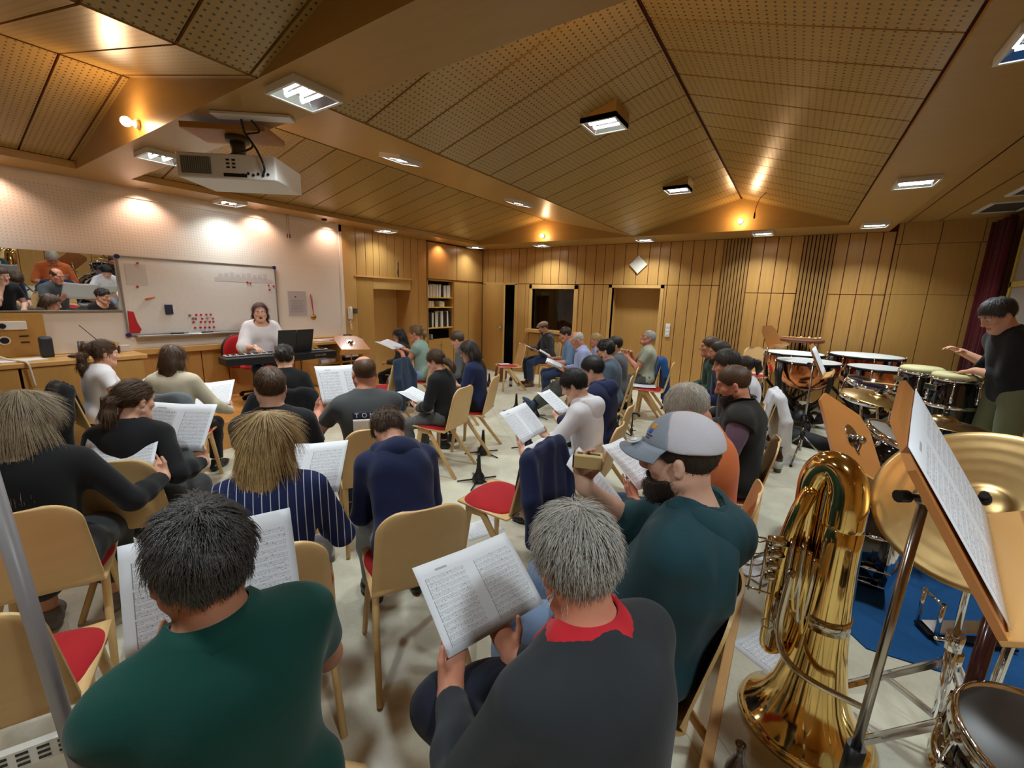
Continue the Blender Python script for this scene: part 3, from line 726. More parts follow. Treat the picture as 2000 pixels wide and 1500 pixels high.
hs = MB(); hs.tube(bez([(.05, -.02, .1), (.075, -.02, .07), (.075, -.02, -.05), (.05, -.02, -.09)], 5), [.02]+[.014]*14+[.02], 8); hs.build('handset', M_WHITE, tp)
MB().tube([(.04+.012*math.cos(i*.9), -.02+.02*math.sin(PI*i/60)+.012*math.sin(i*.9), -.1-.17*math.sin(PI*i/60)) for i in range(60)], .004, 5).build('cord', M_WHITE, tp)
tag(MB().bx((XL+.012, 4.6, 1.36), (XL+.045, 4.67, 1.44), .004).build('wall_thermostat', plain('thermostat', (70, 74, 70), .5)), 'small dark grey box on the wall right of the telephone', 'thermostat')
sp = thing('wall_speaker', 'black loudspeaker standing on the ledge above the niche', 'speaker', (-6.42, 5.6, 2.0), math.radians(-25))
MB().box((0, 0, .15), (.2, .19, .29), None, .02).build('cabinet', plain('speaker_black', (34, 33, 34), .6), sp)
MB().lathe([(.0, -.01), (.05, .0), (.07, .008), (.075, 0)], (.1, 0, .1), 20, Matrix.Rotation(PI/2, 3, 'Y')).build('woofer', M_BLACK, sp); MB().sphere((.1, 0, .225), .025, 8, (.5, 1, 1)).build('tweeter', M_BLACKM, sp)
tag(MB().bx((-6.42, 5.77, 2.0), (-6.33, 5.83, 2.1), .004).build('small_black_box', M_BLACK), 'small black box beside the loudspeaker on the ledge', 'box')
pc = thing('pull_cord', 'twin pull cords hanging from the soffit over the whiteboard', 'cord', (-6.2, 3.52, 2.765))
for dy in (-.02, .02): MB().tube([(0, dy*.6, 0), (.004, dy, -.28)], .003, 5).build('cord', plain('cord_beige', (160, 120, 90), .6), pc); MB().tube([(.004, dy, -.27), (.004, dy, -.32)], .008, 8).build('cord_knob', M_RED, pc)
tag(MB().lathe([(0, 0), (.04, 0), (.035, -.02), (.015, -.03), (0, -.03)], (-6.05, 4.0, ZS), 12).build('ceiling_sensor', M_BLACK), 'small black sensor on the left soffit', 'sensor')
mc = thing('hanging_microphone', 'thin black microphone hanging on a cable under the ridge', 'microphone', (-.61, 6.5, 2.85))
MB().tube(bez([(0.12, .1, .28), (.04, .03, .18), (.01, 0, .08), (0, 0, 0)], 6), .004, 5).build('cable', M_BLACK, mc); MB().tube([(0, 0, .0), (0, 0, -.06), (0, 0, -.075)], [.008, .011, .006], 8).build('capsule', M_BLACK, mc)
tag(MB().box((0, 0, 0), (.24, .03, .24), Matrix.Rotation(PI/4, 3, 'Y'), .004).build('wall_clock', plain('clock_white', (212, 204, 190), .5)), 'plain white diamond shaped panel high on the far wall', 'clock')
bpy.data.objects['wall_clock'].location = (-2.6, YB-.02, 2.37)
ls = thing('light_switch', 'tall white light switch plate right of the niche door', 'switch', (-1.95, YB-.014, 1.18))
MB().box((0, 0, 0), (.08, .02, .24), None, .003).build('plate', M_WHITE, ls)
for z in (-.07, 0, .07): MB().box((0, -.012, z), (.05, .006, .05), None, .002).build('rocker', M_FRAME, ls)
for k, (yy, lab) in enumerate(((7.35, 'dark square ceiling vent nearer the curtain'), (6.35, 'dark square ceiling vent nearer the camera'))):
    v = thing('ceiling_vent', lab, 'vent', (1.83, yy, 2.868))
    f = MB()
    for a_, b_ in (((-.2, -.33, -.014), (.2, -.29, 0)), ((-.2, .29, -.014), (.2, .33, 0)), ((-.2, -.29, -.014), (-.16, .29, 0)), ((.16, -.29, -.014), (.2, .29, 0))): f.bx(a_, b_)
    f.build('frame', M_FRAME, v); g = MB()
    for i in range(14): g.box((-.15+.023*i, 0, -.006), (.012, .58, .004), Matrix.Rotation(.5, 3, 'Y'))
    g.build('grille', plain('vent_dark', (50, 48, 44), .6), v)
# ================================================================ CHAIRS
M_PLY = wood('chair_plywood', (222, 182, 124), .42, (2.0, 24, 14), .05, 'obj')
M_LEG = wood('chair_leg_beech', (224, 184, 124), .42, (16, 16, 2), .05, 'obj')
M_PAD = fabric('red_upholstery', (176, 28, 36), .85, .08, .3, 300)
def chair_meshes():
    # shell profile in y,z : seat front -> seat back -> bend -> back top
    pr = [(.215, .438), (.20, .446), (.10, .445), (0, .438), (-.10, .432)]
    for i in range(1, 9):
        a = math.radians(-90-78*i/8); pr.append((-.135+.065*math.cos(a)*1.0, .497+.065*math.sin(a)))
    y0, z0 = pr[-1]
    for i in range(1, 9): pr.append((y0-.085*i/8*.75, z0+.375*i/8*.75))
    for q in (.80, .84, .88, .915, .945, .965, .982, .993, 1.0): pr.append((y0-.085*q, z0+.375*q))
    prof = [Vector((0, y, z)) for y, z in pr]; n = len(prof); W = 13
    b = MB(); F = []; B = []
    for i, p in enumerate(prof):
        t = (prof[min(i+1, n-1)]-prof[max(i-1, 0)]).normalized(); nv = Vector((0, -t.z, t.y)) if False else Vector((0, t.z, -t.y))
        s = i/(n-1); hw = .205 if i < 5 else .205-.028*max(0, (i-12)/(n-13))
        if i == 0: hw = .175
        if i == 1: hw = .198
        dz = prof[-1].z-p.z; r = .09
        if i > 12 and dz < r: hw = hw-r+r*math.sqrt(max(0, 1-((r-dz)/r)**2))
        fr, bk = [], []
        for j in range(W):
            u = -1+2*j/(W-1); q = p+Vector((u*hw, (.016*u*u if i > 10 else 0), (.006*u*u if i < 6 else 0)))
            fr.append(b.bm.verts.new(q-nv*.0045)); bk.append(b.bm.verts.new(q+nv*.0045))
        F.append(fr); B.append(bk)
    for i in range(n-1):
        for j in range(W-1):
            for A in ((F[i][j], F[i][j+1], F[i+1][j+1], F[i+1][j]), (B[i][j], B[i+1][j], B[i+1][j+1], B[i][j+1])): b._f(A).smooth = True
        b._f([F[i][0], F[i+1][0], B[i+1][0], B[i][0]]); b._f([F[i][-1], B[i][-1], B[i+1][-1], F[i+1][-1]])
    for j in range(W-1): b._f([F[0][j], B[0][j], B[0][j+1], F[0][j+1]]); b._f([F[-1][j], F[-1][j+1], B[-1][j+1], B[-1][j]])
    return b
PAD = [(.0, .18)]
def make_chair(label='', pad_back=False):
    t = thing('chair', label, 'chair', (0, 0, 0))
    chair_meshes().build('seat_shell', M_PLY, t)
    f = Field((-.25, -.25, .40), (.25, .26, .52), .008)
    f.cap((-.10, .10, .447), (.10, .10, .447), .105, .105, .03, .16, (0, 0, 1)); f.cap((-.09, -.05, .442), (.09, -.05, .442), .09, .09, .06, .18, (0, 0, 1))
    f.ell((0, .06, .449), (.19, .15, .022), None, .03)
    V, Q = f.mesh(2); np_mesh('seat_cushion', V, Q, M_PAD, t)
    for sx in (-1, 1):
        MB().tube([(sx*.160, .135, .435), (sx*.163, .138, .40), (sx*.205, .17, .0)], [.022, .023, .0175], 12, flat=(.75, Vector((1, 0, 0)))).build('leg', M_LEG, t)
        MB().tube([(sx*.160, .045, .435), (sx*.163, .03, .40), (sx*.205, -.285, .0)], [.022, .023, .0175], 12, flat=(.75, Vector((1, 0, 0)))).build('leg', M_LEG, t)
        MB().box((sx*.162, .09, .412), (.036, .13, .05), None, .008).build('side_rail', M_LEG, t)
    MB().box((0, .09, .418), (.30, .03, .026)).build('cross_rail', M_LEG, t)
    return t
CHAIR0 = None
def chair_at(x, y, face, label, z=0):
    """face = direction in degrees the sitter looks"""
    global CHAIR0
    if CHAIR0 is None: CHAIR0 = c = make_chair()
    else: c = copy_tree(CHAIR0)
    c.location = (x, y, z); c.rotation_euler = (0, 0, math.radians(face-90)); c['label'] = label; c['group'] = 'beech chairs with red seats'
    return c
# ================================================================ SHEET MUSIC
def mat_sheet(name, pages, staves, seed, title=True, dens=.5, weight=1.0):
    """printed staves: UV 0..1 over the whole sheet, split in pages side by side"""
    t = NT(name); s = t.sep(t.n('UVMap').outputs[0]); u, v = s[0], s[1]
    pu = t.math('FRACT', t.math('MULTIPLY', u, pages)); pg = t.math('FLOOR', t.math('MULTIPLY', u, pages))
    inx = t.math('MULTIPLY', t.math('GREATER_THAN', pu, .12), t.math('LESS_THAN', pu, .90))
    lo, hi = .07, .84 if title else .92
    vv = t.math('DIVIDE', t.math('SUBTRACT', v, lo), hi-lo); iny = t.math('MULTIPLY', t.math('GREATER_THAN', vv, 0), t.math('LESS_THAN', vv, 1))
    sv = t.math('MULTIPLY', vv, staves); fv = t.math('FRACT', sv); row = t.math('FLOOR', sv)
    st = t.math('MULTIPLY', t.math('GREATER_THAN', fv, .34), t.math('LESS_THAN', fv, .80))
    lf = t.math('FRACT', t.math('MULTIPLY', t.math('DIVIDE', t.math('SUBTRACT', fv, .34), .46), 5))
    line = t.math('MULTIPLY', st, t.math('LESS_THAN', lf, .24))
    cb = t.n('CombineXYZ'); t.l(t.math('ADD', t.math('MULTIPLY', pu, 46), t.math('MULTIPLY', pg, 71)), cb.inputs[0]); t.l(t.math('ADD', t.math('MULTIPLY', fv, 4), t.math('MULTIPLY', row, 9.7)), cb.inputs[1]); cb.inputs[2].default_value = seed*7.3
    nz = t.noise(cb.outputs[0], 1.0, 1, .5)
    note = t.math('MULTIPLY', t.math('GREATER_THAN', nz, .66-.03*dens), t.math('MULTIPLY', t.math('GREATER_THAN', fv, .26), t.math('LESS_THAN', fv, .88)))
    c2 = t.n('CombineXYZ'); t.l(t.math('MULTIPLY', pu, 60), c2.inputs[0]); t.l(t.math('MULTIPLY', row, 13.1), c2.inputs[1]); c2.inputs[2].default_value = seed*3.1+5
    n2 = t.noise(c2.outputs[0], 1.0, 1, .5)
    word = t.math('MULTIPLY', t.math('GREATER_THAN', n2, .50), t.math('MULTIPLY', t.math('GREATER_THAN', fv, .08), t.math('LESS_THAN', fv, .19)))
    br = t.math('MULTIPLY', t.math('LESS_THAN', t.math('ABSOLUTE', t.math('SUBTRACT', pu, .125)), .006), t.math('LESS_THAN', t.math('FRACT', t.math('MULTIPLY', sv, .25)), .93))
    ink = t.math('MAXIMUM', t.math('MAXIMUM', t.math('MULTIPLY', line, .72), t.math('MULTIPLY', note, .72)), t.math('MAXIMUM', t.math('MULTIPLY', word, .7), t.math('MULTIPLY', br, .8)))
    ink = t.math('MULTIPLY', ink, t.math('MULTIPLY', inx, iny))
    if title:
        tt = t.math('MULTIPLY', t.math('MULTIPLY', t.math('GREATER_THAN', v, .875), t.math('LESS_THAN', v, .90)), t.math('MULTIPLY', t.math('GREATER_THAN', pu, .36), t.math('LESS_THAN', pu, .6)))
        if pages > 1: tt = t.math('MULTIPLY', tt, t.math('LESS_THAN', pg, .5))
        ink = t.math('MAXIMUM', ink, t.math('MULTIPLY', tt, .6))
    ink = t.math('MULTIPLY', ink, .82*weight)
    white = lin((232, 234, 240)); t.base(t.mix(ink, white, lin((40, 40, 46))), .7, 0, .2)
    t.b.inputs['Subsurface Weight'].default_value = 0
    return t.m
SHEETS = [mat_sheet('printed_score_a', 2, 12, 1), mat_sheet('printed_score_b', 2, 10, 2, True, .8), mat_sheet('printed_page_a', 1, 11, 3), mat_sheet('printed_page_b', 1, 9, 4, False, .2), mat_sheet('printed_score_c', 2, 11, 5, False, .6)]
def sheet(name_label, M, w, h, mat, fold=0.0, curl=0.0, droop=0.0, group=None, n=14, grp_cat='sheet music'):
    """sheet in the xz plane of M (x right, z up, front towards -y); fold>0 = V-fold depth at the middle; curl bends the top back"""
    b = MB(); P = []
    for i in range(n//2+1):
        row = []
        for j in range(n+1):
            u = -.5+j/n; v = .5-i/(n//2)
            y = -fold*abs(u)*2+fold+curl*(v+.5)**2+droop*math.sin(u*5)*(.5+v)*.5-curl*.25*abs(u)*2
            row.append(Vector((u*w, y, v*h)))
        P.append(row)
    b.grid(P, .0008, (0, -1, 0)); o = b.build('music_sheet', mat, recalc=False); o.matrix_world = M
    tag(o, name_label, grp_cat, group); return o
def floor_sheet(x, y, rz, w, h, label, mat, z=0.0, curl=0.0):
    b = MB(); P = [[Vector((-w/2+w*j/6, h/2-h*i/6, curl*((j/6-.5)**2*2+(i/6-.5)**2))) for j in range(7)] for i in range(7)]
    b.grid(P, .0006, (0, 0, 1)); o = b.build('music_sheet', mat, recalc=False); o.location = (x, y, z+.0012); o.rotation_euler = (0, 0, rz)
    return tag(o, label, 'sheet music')
# ================================================================ PEOPLE
def skin(name, rgb):
    t = NT(name); c = lin(rgb); v = t.coords('Object'); n1 = t.noise(v, 14, 4, .6); n2 = t.noise(v, 260, 2)
    col = t.ramp(n1, [(.3, (c[0]*.93, c[1]*.86, c[2]*.84)), (.7, (min(1, c[0]*1.04), c[1]*1.05, c[2]*1.05))])
    t.base(col, .52, 0, .4); t.b.inputs['Subsurface Weight'].default_value = .0; t.bump(n2, .08, .001); return t.m
SKIN = dict(a=skin('skin_fair', (222, 168, 140)), b=skin('skin_ruddy', (208, 142, 114)), c=skin('skin_tan', (190, 132, 102)), d=skin('skin_light', (228, 182, 156)))
M_LIP = plain('lips', (176, 92, 84), .45); M_EYEW = plain('eye_white', (226, 222, 216), .2); M_IRIS = plain('iris', (60, 48, 40), .15)
M_MOUTH = plain('mouth_dark', (70, 24, 24), .5)
def hairmat(name, rgb, hi=1.5, rough=.42):
    if name in MATS: return MATS[name]
    t = NT(name); c = lin(rgb); v = t.coords('Object', (1, 1, .18)); n1 = t.noise(v, 260, 3, .6); n2 = t.noise(t.coords('Object'), 22, 3)
    col = t.ramp(t.math('ADD', t.math('MULTIPLY', n1, .65), t.math('MULTIPLY', n2, .35)), [(.32, tuple(x*.6 for x in c)), (.5, c), (.7, tuple(min(1, x*hi) for x in c))])
    t.base(col, rough, 0, .5); t.bump(n1, .5, .004); MATS[name] = t.m; return t.m
V3 = lambda *a: np.array(a, float)
def nrm(v): v = np.array(v, float); return v/max(np.linalg.norm(v), 1e-9)
def ik(S, W, l1, l2, hint):
    S, W = np.array(S, float), np.array(W, float); D = W-S; d = np.linalg.norm(D)
    if d > (l1+l2)*.995: W = S+D/d*(l1+l2)*.995; D = W-S; d = np.linalg.norm(D)
    a = (l1*l1-l2*l2+d*d)/(2*d); h = math.sqrt(max(l1*l1-a*a, 0)); u = D/d; hv = np.array(hint, float); hv = nrm(hv-u*(hv@u))
    return S+u*a+hv*h, W
def strands(V, N, cnt, length, flow, width, lift, seed, seg=4, jit=.25, curl=0, zmin=None):
    """fine hair locks growing from surface points"""
    r = np.random.RandomState(seed); idx = r.randint(0, len(V), cnt); p = V[idx]+r.normal(scale=.002, size=(cnt, 3)); n = N[idx]
    Lf = np.full(cnt, length)
    if zmin is not None: Lf = np.clip(p[:, 2]-zmin, .012, length)
    L = (Lf*r.uniform(.6, 1.2, cnt))[:, None]/seg; pts = [p]; t = None; jv = r.normal(scale=jit, size=(cnt, 3))
    for k in range(seg):
        g = flow(pts[-1])+jv*(1 if not curl else 1+curl*math.sin(k*2.1))
        if curl: jv = jv*.3+r.normal(scale=curl, size=(cnt, 3))*.7
        g = g-n*(np.sum(g*n, 1)[:, None])*(1 if k < seg-1 else .6); g /= np.maximum(np.linalg.norm(g, axis=1), 1e-6)[:, None]
        pts.append(pts[-1]+L*(g+n*(lift if k < 2 else lift*.25)))
    rows = []
    for k, q in enumerate(pts):
        d = pts[min(k+1, seg)]-pts[max(k-1, 0)]; side = np.cross(d, n); side /= np.maximum(np.linalg.norm(side, axis=1), 1e-9)[:, None]
        wv = width*(1-.75*k/seg)*r.uniform(.7, 1.3, cnt)[:, None]
        rows += [q-side*wv, q+n*wv*.7, q+side*wv]
    VV = np.stack(rows, 1).reshape(-1, 3); per = 3*(seg+1); base = np.arange(cnt)[:, None]*per; Q = []
    for k in range(seg):
        for a, b in ((0, 1), (1, 2)): Q.append(np.concatenate([base+3*k+a, base+3*k+b, base+3*k+3+b, base+3*k+3+a], 1))
    return VV, np.concatenate(Q)
SEAT = {}
def frame(C, X, Z):
    X = Vector(X).normalized(); Z = Vector(Z); Z = (Z-X*Z.dot(X)).normalized(); Y = Z.cross(X)
    return Matrix(((X.x, Y.x, Z.x, C[0]), (X.y, Y.y, Z.y, C[1]), (X.z, Y.z, Z.z, C[2]), (0, 0, 0, 1)))
class Person:
    def __init__(s, label, x, y, face, sc=1.0, g=1.0, w=1.0, lean=.06, side=0, twist=0, head=(0, -.15, 0), res=.008, sk='a', seat=.475, stand=False, female=False, z=0, crook=0.03, neck=0.0, cat='person', legs=None):
        s.sc, s.g, s.w, s.res, s.sk, s.female = sc, g, w, res, SKIN[sk], female
        s.hz = (seat+.078*sc) if not stand else .94*sc; s.stand = stand
        s.H = V3(0, 0, s.hz); s.d = nrm((math.sin(side), math.sin(lean), math.cos(lean)*math.cos(side)))
        s.rx = nrm((math.cos(twist), math.sin(twist), -math.sin(side)*.8)); s.rx = nrm(s.rx-s.d*(s.rx@s.d)); s.fw = nrm(np.cross(s.d, s.rx))
        s.N = s.H+s.d*.475*sc+s.fw*crook*sc                       # base of the neck
        hy, hp, hr = head; up = nrm(s.d*.5+V3(0, 0, .5)); f0 = nrm(s.fw-up*(s.fw@up)); r0 = np.cross(f0, up)
        R = np.stack([r0, f0, up], 1); R = R @ np.array(rotz(hy)) @ np.array(Matrix.Rotation(hp, 3, 'X')) @ np.array(Matrix.Rotation(hr, 3, 'Y'))
        s.R = R; dn = nrm(s.d*.75+V3(0, 0, .35)+s.fw*(.22+neck)); s.T = s.N+dn*.075*sc; s.Hd = s.T+R@V3(0, .022, .092)*sc
        s.S = {1: s.N-s.d*.052*sc+s.rx*.165*sc*w, -1: s.N-s.d*.052*sc-s.rx*.165*sc*w}
        for k in s.S: s.S[k] = s.S[k]-s.fw*.005
        if isinstance(x, str): x, y = SEAT[x]
        s.face, s.z, s.x, s.y = face, z, x, y
        s.root = thing('person', label, cat, (x, y, z), math.radians(face-90)); s.M = Matrix.Translation((x, y, z)) @ Matrix.Rotation(math.radians(face-90), 4, 'Z'); s.seed = int(abs(x*131+y*57)*10) % 9973
        s.hand = {}; s.arm = {}; s.leg = {}; s.children = {}; s.toes = {}
        for sd in (1, -1):
            s.set_arm(sd, (sd*.14, .30, s.hz+.12), (-sd*.35, .9, -.1), (-sd*.2, .1, -1), .5)
            if stand: s.set_leg(sd, (sd*.11, .02, .085), (0, 1, 0))
            else: s.set_leg(sd, (sd*.12, .40*sc, .085), (sd*.15, .6, 1))
        if legs:
            for sd, (a, h) in legs.items(): s.set_leg(sd, a, h)
    def set_arm(s, sd, wrist, d, n, curl=.4, hint=None, thumb=1.0):
        hint = hint if hint is not None else s.rx*sd*.55-V3(0, 0, 1)-s.fw*.25
        E, W = ik(s.S[sd], wrist, .285*s.sc, .245*s.sc, hint); s.arm[sd] = (E, W)
        d = nrm(d); n = np.array(n, float); n = nrm(n-d*(n@d)); s.hand[sd] = (d, n, curl, thumb)
    def set_leg(s, sd, ank, hint):
        hip = s.H+V3(sd*.088*s.sc, .02, -.0); K, A = ik(hip, ank, .43*s.sc, .41*s.sc, hint); s.leg[sd] = (hip, K, A)
    def toe(s, sd):
        if sd in s.toes: return nrm(s.toes[sd])
        hip, K, A = s.leg[sd]; f = K-hip; return nrm((f[0], f[1], 0)) if not s.stand else nrm((sd*.15, 1, 0))
    # -- anatomy --
    def torso(s, F, t=0, low=True):
        c, g, H, d, fw, rx = s.sc, s.g, s.H, s.d, s.fw, s.rx
        R = np.stack([rx, fw, d], 1)
        if low: F.ell(H+V3(0, -.015, .01), V3(.168*g, .125*g, .118)*c+t, None, .05)
        F.ell(H+d*.17*c+fw*(.012+.02*(g-1)), V3(.142*g, .105*g*(1+.5*max(0, g-1)), .17)*c+t, R, .06)
        F.ell(H+d*.34*c+fw*.004, V3(.158*s.w*(.5+.5*g), .112*(.4+.6*g), .17)*c+t, R, .06)
        F.cap(s.S[1]*.86+s.S[-1]*.14-d*.012, s.S[-1]*.86+s.S[1]*.14-d*.012, .054*c+t, .054*c+t, .06)
        F.cap(s.N+d*.02*c, s.S[1]*.62+s.N*.38+d*.005, .044*c+t, .04*c+t, .05); F.cap(s.N+d*.02*c, s.S[-1]*.62+s.N*.38+d*.005, .044*c+t, .04*c+t, .05)
        if s.female:
            for sd in (1, -1): F.ell(H+d*.33*c+fw*.088*c+rx*sd*.07*c, V3(.062, .05, .06)*c+t, R, .04)
    def arms(s, F, t=0, upto=2.0, k=.03, flare=0, sides=(1, -1), clip=True):
        c = s.sc
        for sd in sides:
            S, (E, W) = s.S[sd], s.arm[sd]; gg = .6+.4*s.g
            cl = None
            if upto < 1: P = S+(E-S)*upto; cl = [(P, E-S)]
            F.cap(S, E, .050*c*gg+t, .039*c*gg+t+flare, .045, clip=cl)
            if upto > 1:
                u = min(upto-1, 1); P = E+(W-E)*u; cl = [(P, W-E)] if clip and upto < 2.5 else None
                F.cap(E, E+(W-E)*.35, .040*c*gg+t+flare, .041*c*gg+t+flare, .02, clip=cl); F.cap(E+(W-E)*.35, W, .041*c*gg+t+flare, .0275*c+t+flare*.6, .02, clip=cl)
    def legs_(s, F, t=0, ext=0):
        c, g = s.sc, .55+.45*s.g
        for sd in (1, -1):
            h, K, A = s.leg[sd]
            F.cap(h, K, .082*c*g+t, .058*c*g+t, .05); F.cap(K, K+(A-K)*.35, .055*c*g+t, .054*c*g+t, .03); F.cap(K+(A-K)*.35, A, .054*c*g+t, .036*c+t+ext, .03)
    def hands(s, F):
        for sd in (1, -1):
            d, n, cu, th_ = s.hand[sd]; W = s.arm[sd][1]; c = s.sc; th = -np.cross(n, d)*sd
            F.cap(W+d*.012*c, W+d*.076*c, .031*c, .038*c, .014, .42, n)
            F.cap(W-d*.01, W+d*.02*c, .026*c, .028*c, .02, .75, n)
            for i in range(4):
                o = (.029, .0095, -.0095, -.027)[i]*c; L = (.073, .081, .075, .058)[i]*c; b = W+d*.083*c+th*o-n*.002-d*(.0, 0, .003, .012)[i]*c
                r = .0092*c; p = b-d*.02*c
                for k, (f_, a) in enumerate(((.02/ L*c, .0), (.45, .55), (.31, 1.35), (.24, 1.95))):
                    ang = cu*a*(1+.08*i); q = p+nrm(d*math.cos(ang)+n*math.sin(ang)+th*.05*(1.5-i))*L*f_; F.cap(p, q, r, r*.92, .006); p = q; r *= .92
            b = W+d*.028*c+th*.026*c+n*.004*c; m = b+nrm(d*.62+th*.62*th_+n*.42)*.046*c; e = m+nrm(d*.85+th*.22*th_+n*.42)*.034*c
            F.cap(b, m, .0135*c, .0105*c, .012); F.cap(m, e, .0103*c, .0082*c, .006)
    def foot(s, sd):
        h, K, A = s.leg[sd]; f = s.toe(sd); up = nrm(K-A); dn = -V3(0, 0, 1) if (up[2] > .75 or s.stand) else nrm(-V3(0, 0, 1)*.2-up); f = nrm(f-dn*(f@dn)); return A, f, dn, A+dn*.052
    def hp(s, x, y, z): return s.Hd+s.R@V3(x, y, z)*s.sc
    def head_(s, F, jaw=0):
        c, R, P = s.sc, s.R, s.hp
        F.cap(s.N-s.d*.04*c, s.T+s.R@V3(0, .0, .03)*c, .058*c*(.6+.4*s.g), .055*c*(.7+.3*s.g), .035)
        F.ell(P(0, -.012, .03), V3(.0725, .094, .086)*c, R, .02)
        F.ell(P(0, .022, -.045), V3(.060, .066, .075)*c, R, .035)
        F.cap(P(-.02, .066, -.102), P(.02, .066, -.102), .021*c, .021*c, .03)
        for q in (1, -1):
            F.cap(P(q*.056, -.005, -.055), P(q*.02, .062, -.103), .02*c, .018*c, .03)
            F.ell(P(q*.043, .058, -.022), V3(.024, .024, .024)*c, R, .02)
        F.cap(P(-.036, .079, .026), P(.036, .079, .026), .013*c, .013*c, .018)
        for q in (1, -1): F.ell(P(q*.032, .098, .004), V3(.016, .018, .011)*c, R, .012, 'sub')
        F.cap(P(0, .088, .012), P(0, .110, -.030), .0085*c, .0125*c, .012); F.ell(P(0, .098, -.036), V3(.019, .013, .010)*c, R, .008)
        F.cap(P(-.018, .082, -.063), P(.018, .082, -.063), .0085*c, .0085*c, .008); F.cap(P(-.015, .081, -.076), P(.015, .081, -.076), .0085*c, .0085*c, .007)
        for q in (1, -1):
            Re = R @ np.array(rotz(-q*.35)); F.ell(P(q*.080, -.012, -.012), V3(.010, .018, .030)*c, Re, .008); F.ell(P(q*.092, -.004, -.012), V3(.008, .010, .020)*c, Re, .006, 'sub')
    def bounds(s, extra=.12):
        pts = [s.H, s.Hd, s.N, *s.S.values()]+[p for a in s.arm.values() for p in a]+[p for l in s.leg.values() for p in l]
        for sd in (1, -1): pts.append(s.arm[sd][1]+s.hand[sd][0]*.18); pts.append(s.leg[sd][2]+s.toe(sd)*.2-V3(0, 0, .05))
        pts = np.array(pts); lo = pts.min(0)-extra-.02*s.g; hi = pts.max(0)+extra+.02*s.g; hi[2] = max(hi[2], s.Hd[2]+.17); return lo, hi
    def part(s, name, F, mats, smooth=1, wr=0, wsc=22, post=None, parent=None, mi=None):
        V, Q = F.mesh(smooth)
        if wr: V = wrinkle(V, vnormals(V, Q), wr, wsc, s.seed)
        o = np_mesh(name, V, Q, mats, parent or s.root, mi(V, Q) if mi else None); s.children[name] = (o, V, Q); return o
    def body(s, eyes=True):
        lo, hi = s.bounds(); F = Field(lo, hi, s.res)
        s.torso(F); s.legs_(F); s.arms(F, 0, 3.0); s.hands(F); s.head_(F)
        for sd in (1, -1):
            A, f, dn, b = s.foot(sd); F.cap(b-f*.03-dn*.006, b+f*.11, .029, .025, .03)
        def mi(V, Q):
            C = V[Q].mean(1); L = (C-s.hp(0, .088, -.069)) @ s.R/s.sc
            return (((L/np.array((.023, .012, .0125)))**2).sum(1) < 1).astype(int)
        s.part('body', F, [s.sk, M_LIP], 1, mi=mi)
        if eyes:
            for q in (1, -1):
                MB().sphere(s.hp(q*.031, .076, .004), .0125*s.sc, 8).build('eye', M_EYEW, s.root)
                MB().sphere(s.hp(q*.031, .0835, .003), .0062*s.sc, 6).build('iris', M_IRIS, s.root)
    def brows(s, m):
        for q in (1, -1): MB().tube([s.hp(q*.016, .091, .024), s.hp(q*.032, .090, .030), s.hp(q*.048, .078, .026)], [.004*s.sc, .0045*s.sc, .002*s.sc], 6).build('eyebrow', m, s.root)
    def top(s, name, mat, sleeve=.55, t=.014, hem=-.07, scoop=0, wr=.005, wsc=20, flare=.004, neck=.064, cut_front=None, res=None):
        lo, hi = s.bounds(); F = Field(lo, hi, (res or s.res)*1.1)
        s.torso(F, t); s.arms(F, t*.8, sleeve, flare=flare)
        F.cut(s.H+s.d*hem*s.sc+V3(0, 0, -.0), -s.d+V3(0, 0, -.0))
        F.cap(s.N-s.d*.005, s.N+s.d*.2+s.fw*.04, neck*s.sc, (neck+.02)*s.sc, .008, op='sub')
        if scoop: F.ell(s.N+s.fw*.045+s.d*.02, V3(.085*scoop, .09*scoop, .07)*s.sc, None, .01, 'sub')
        return s.part(name, F, mat, 1, wr, wsc)
    def trousers(s, name, mat, t=.010, upto=None, ext=.012, wr=.004):
        lo, hi = s.bounds(); F = Field(lo, hi, s.res*1.15)
        c, g = s.sc, s.g; F.ell(s.H+V3(0, -.015, .01), V3(.168*g, .125*g, .118)*c+t*.6, None, .05); s.legs_(F, t, ext)
        for sd in (1, -1):
            h, K, A = s.leg[sd]
            F.cap(A+nrm(A-K)*.02, A+nrm(A-K)*.12, .075, .075, 0, op='sub')
        return s.part(name, F, mat, 1, wr, 26)
    def skirt(s, name, mat, length=.36, t=.02):
        lo, hi = s.bounds(); F = Field(lo, hi, s.res*1.2); c, g = s.sc, s.g
        F.ell(s.H+V3(0, -.015, .0), V3(.175*g, .135*g, .118)*c+t*.6, None, .05)
        for sd in (1, -1): h, K, A = s.leg[sd]; F.cap(h, K, .09*g+t, .07+t, .08); F.cap(K, K+(A-K)*.6, .06+t, .07+t, .05)
        F.cut(s.H+s.d*.10, s.d); return s.part(name, F, mat, 1, .004, 18)
    def shoes(s, mat, sole=None):
        for sd in (1, -1):
            A, f, dn, b = s.foot(sd); F = Field(np.minimum(A-.14, A+f*.2-.1), np.maximum(A+.14, A+f*.2+.1), .007)
            F.cap(b-f*.045, b+f*.10, .036, .041, .02, .85, dn); F.cap(b+f*.09, b+f*.155+dn*.006, .041, .030, .03, .75, dn); F.cap(A+dn*.0, b, .042, .038, .03)
            F.cut(b+dn*.030, dn); F.cut(A-dn*.02, -dn); s.part('shoe', F, mat, 1)
    def socks(s, mat):
        lo, hi = s.bounds()
        for sd in (1, -1):
            h, K, A = s.leg[sd]; MB().tube([A+(K-A)*.30, A+(K-A)*.02], [.048, .042], 12).build('sock', mat, s.root)
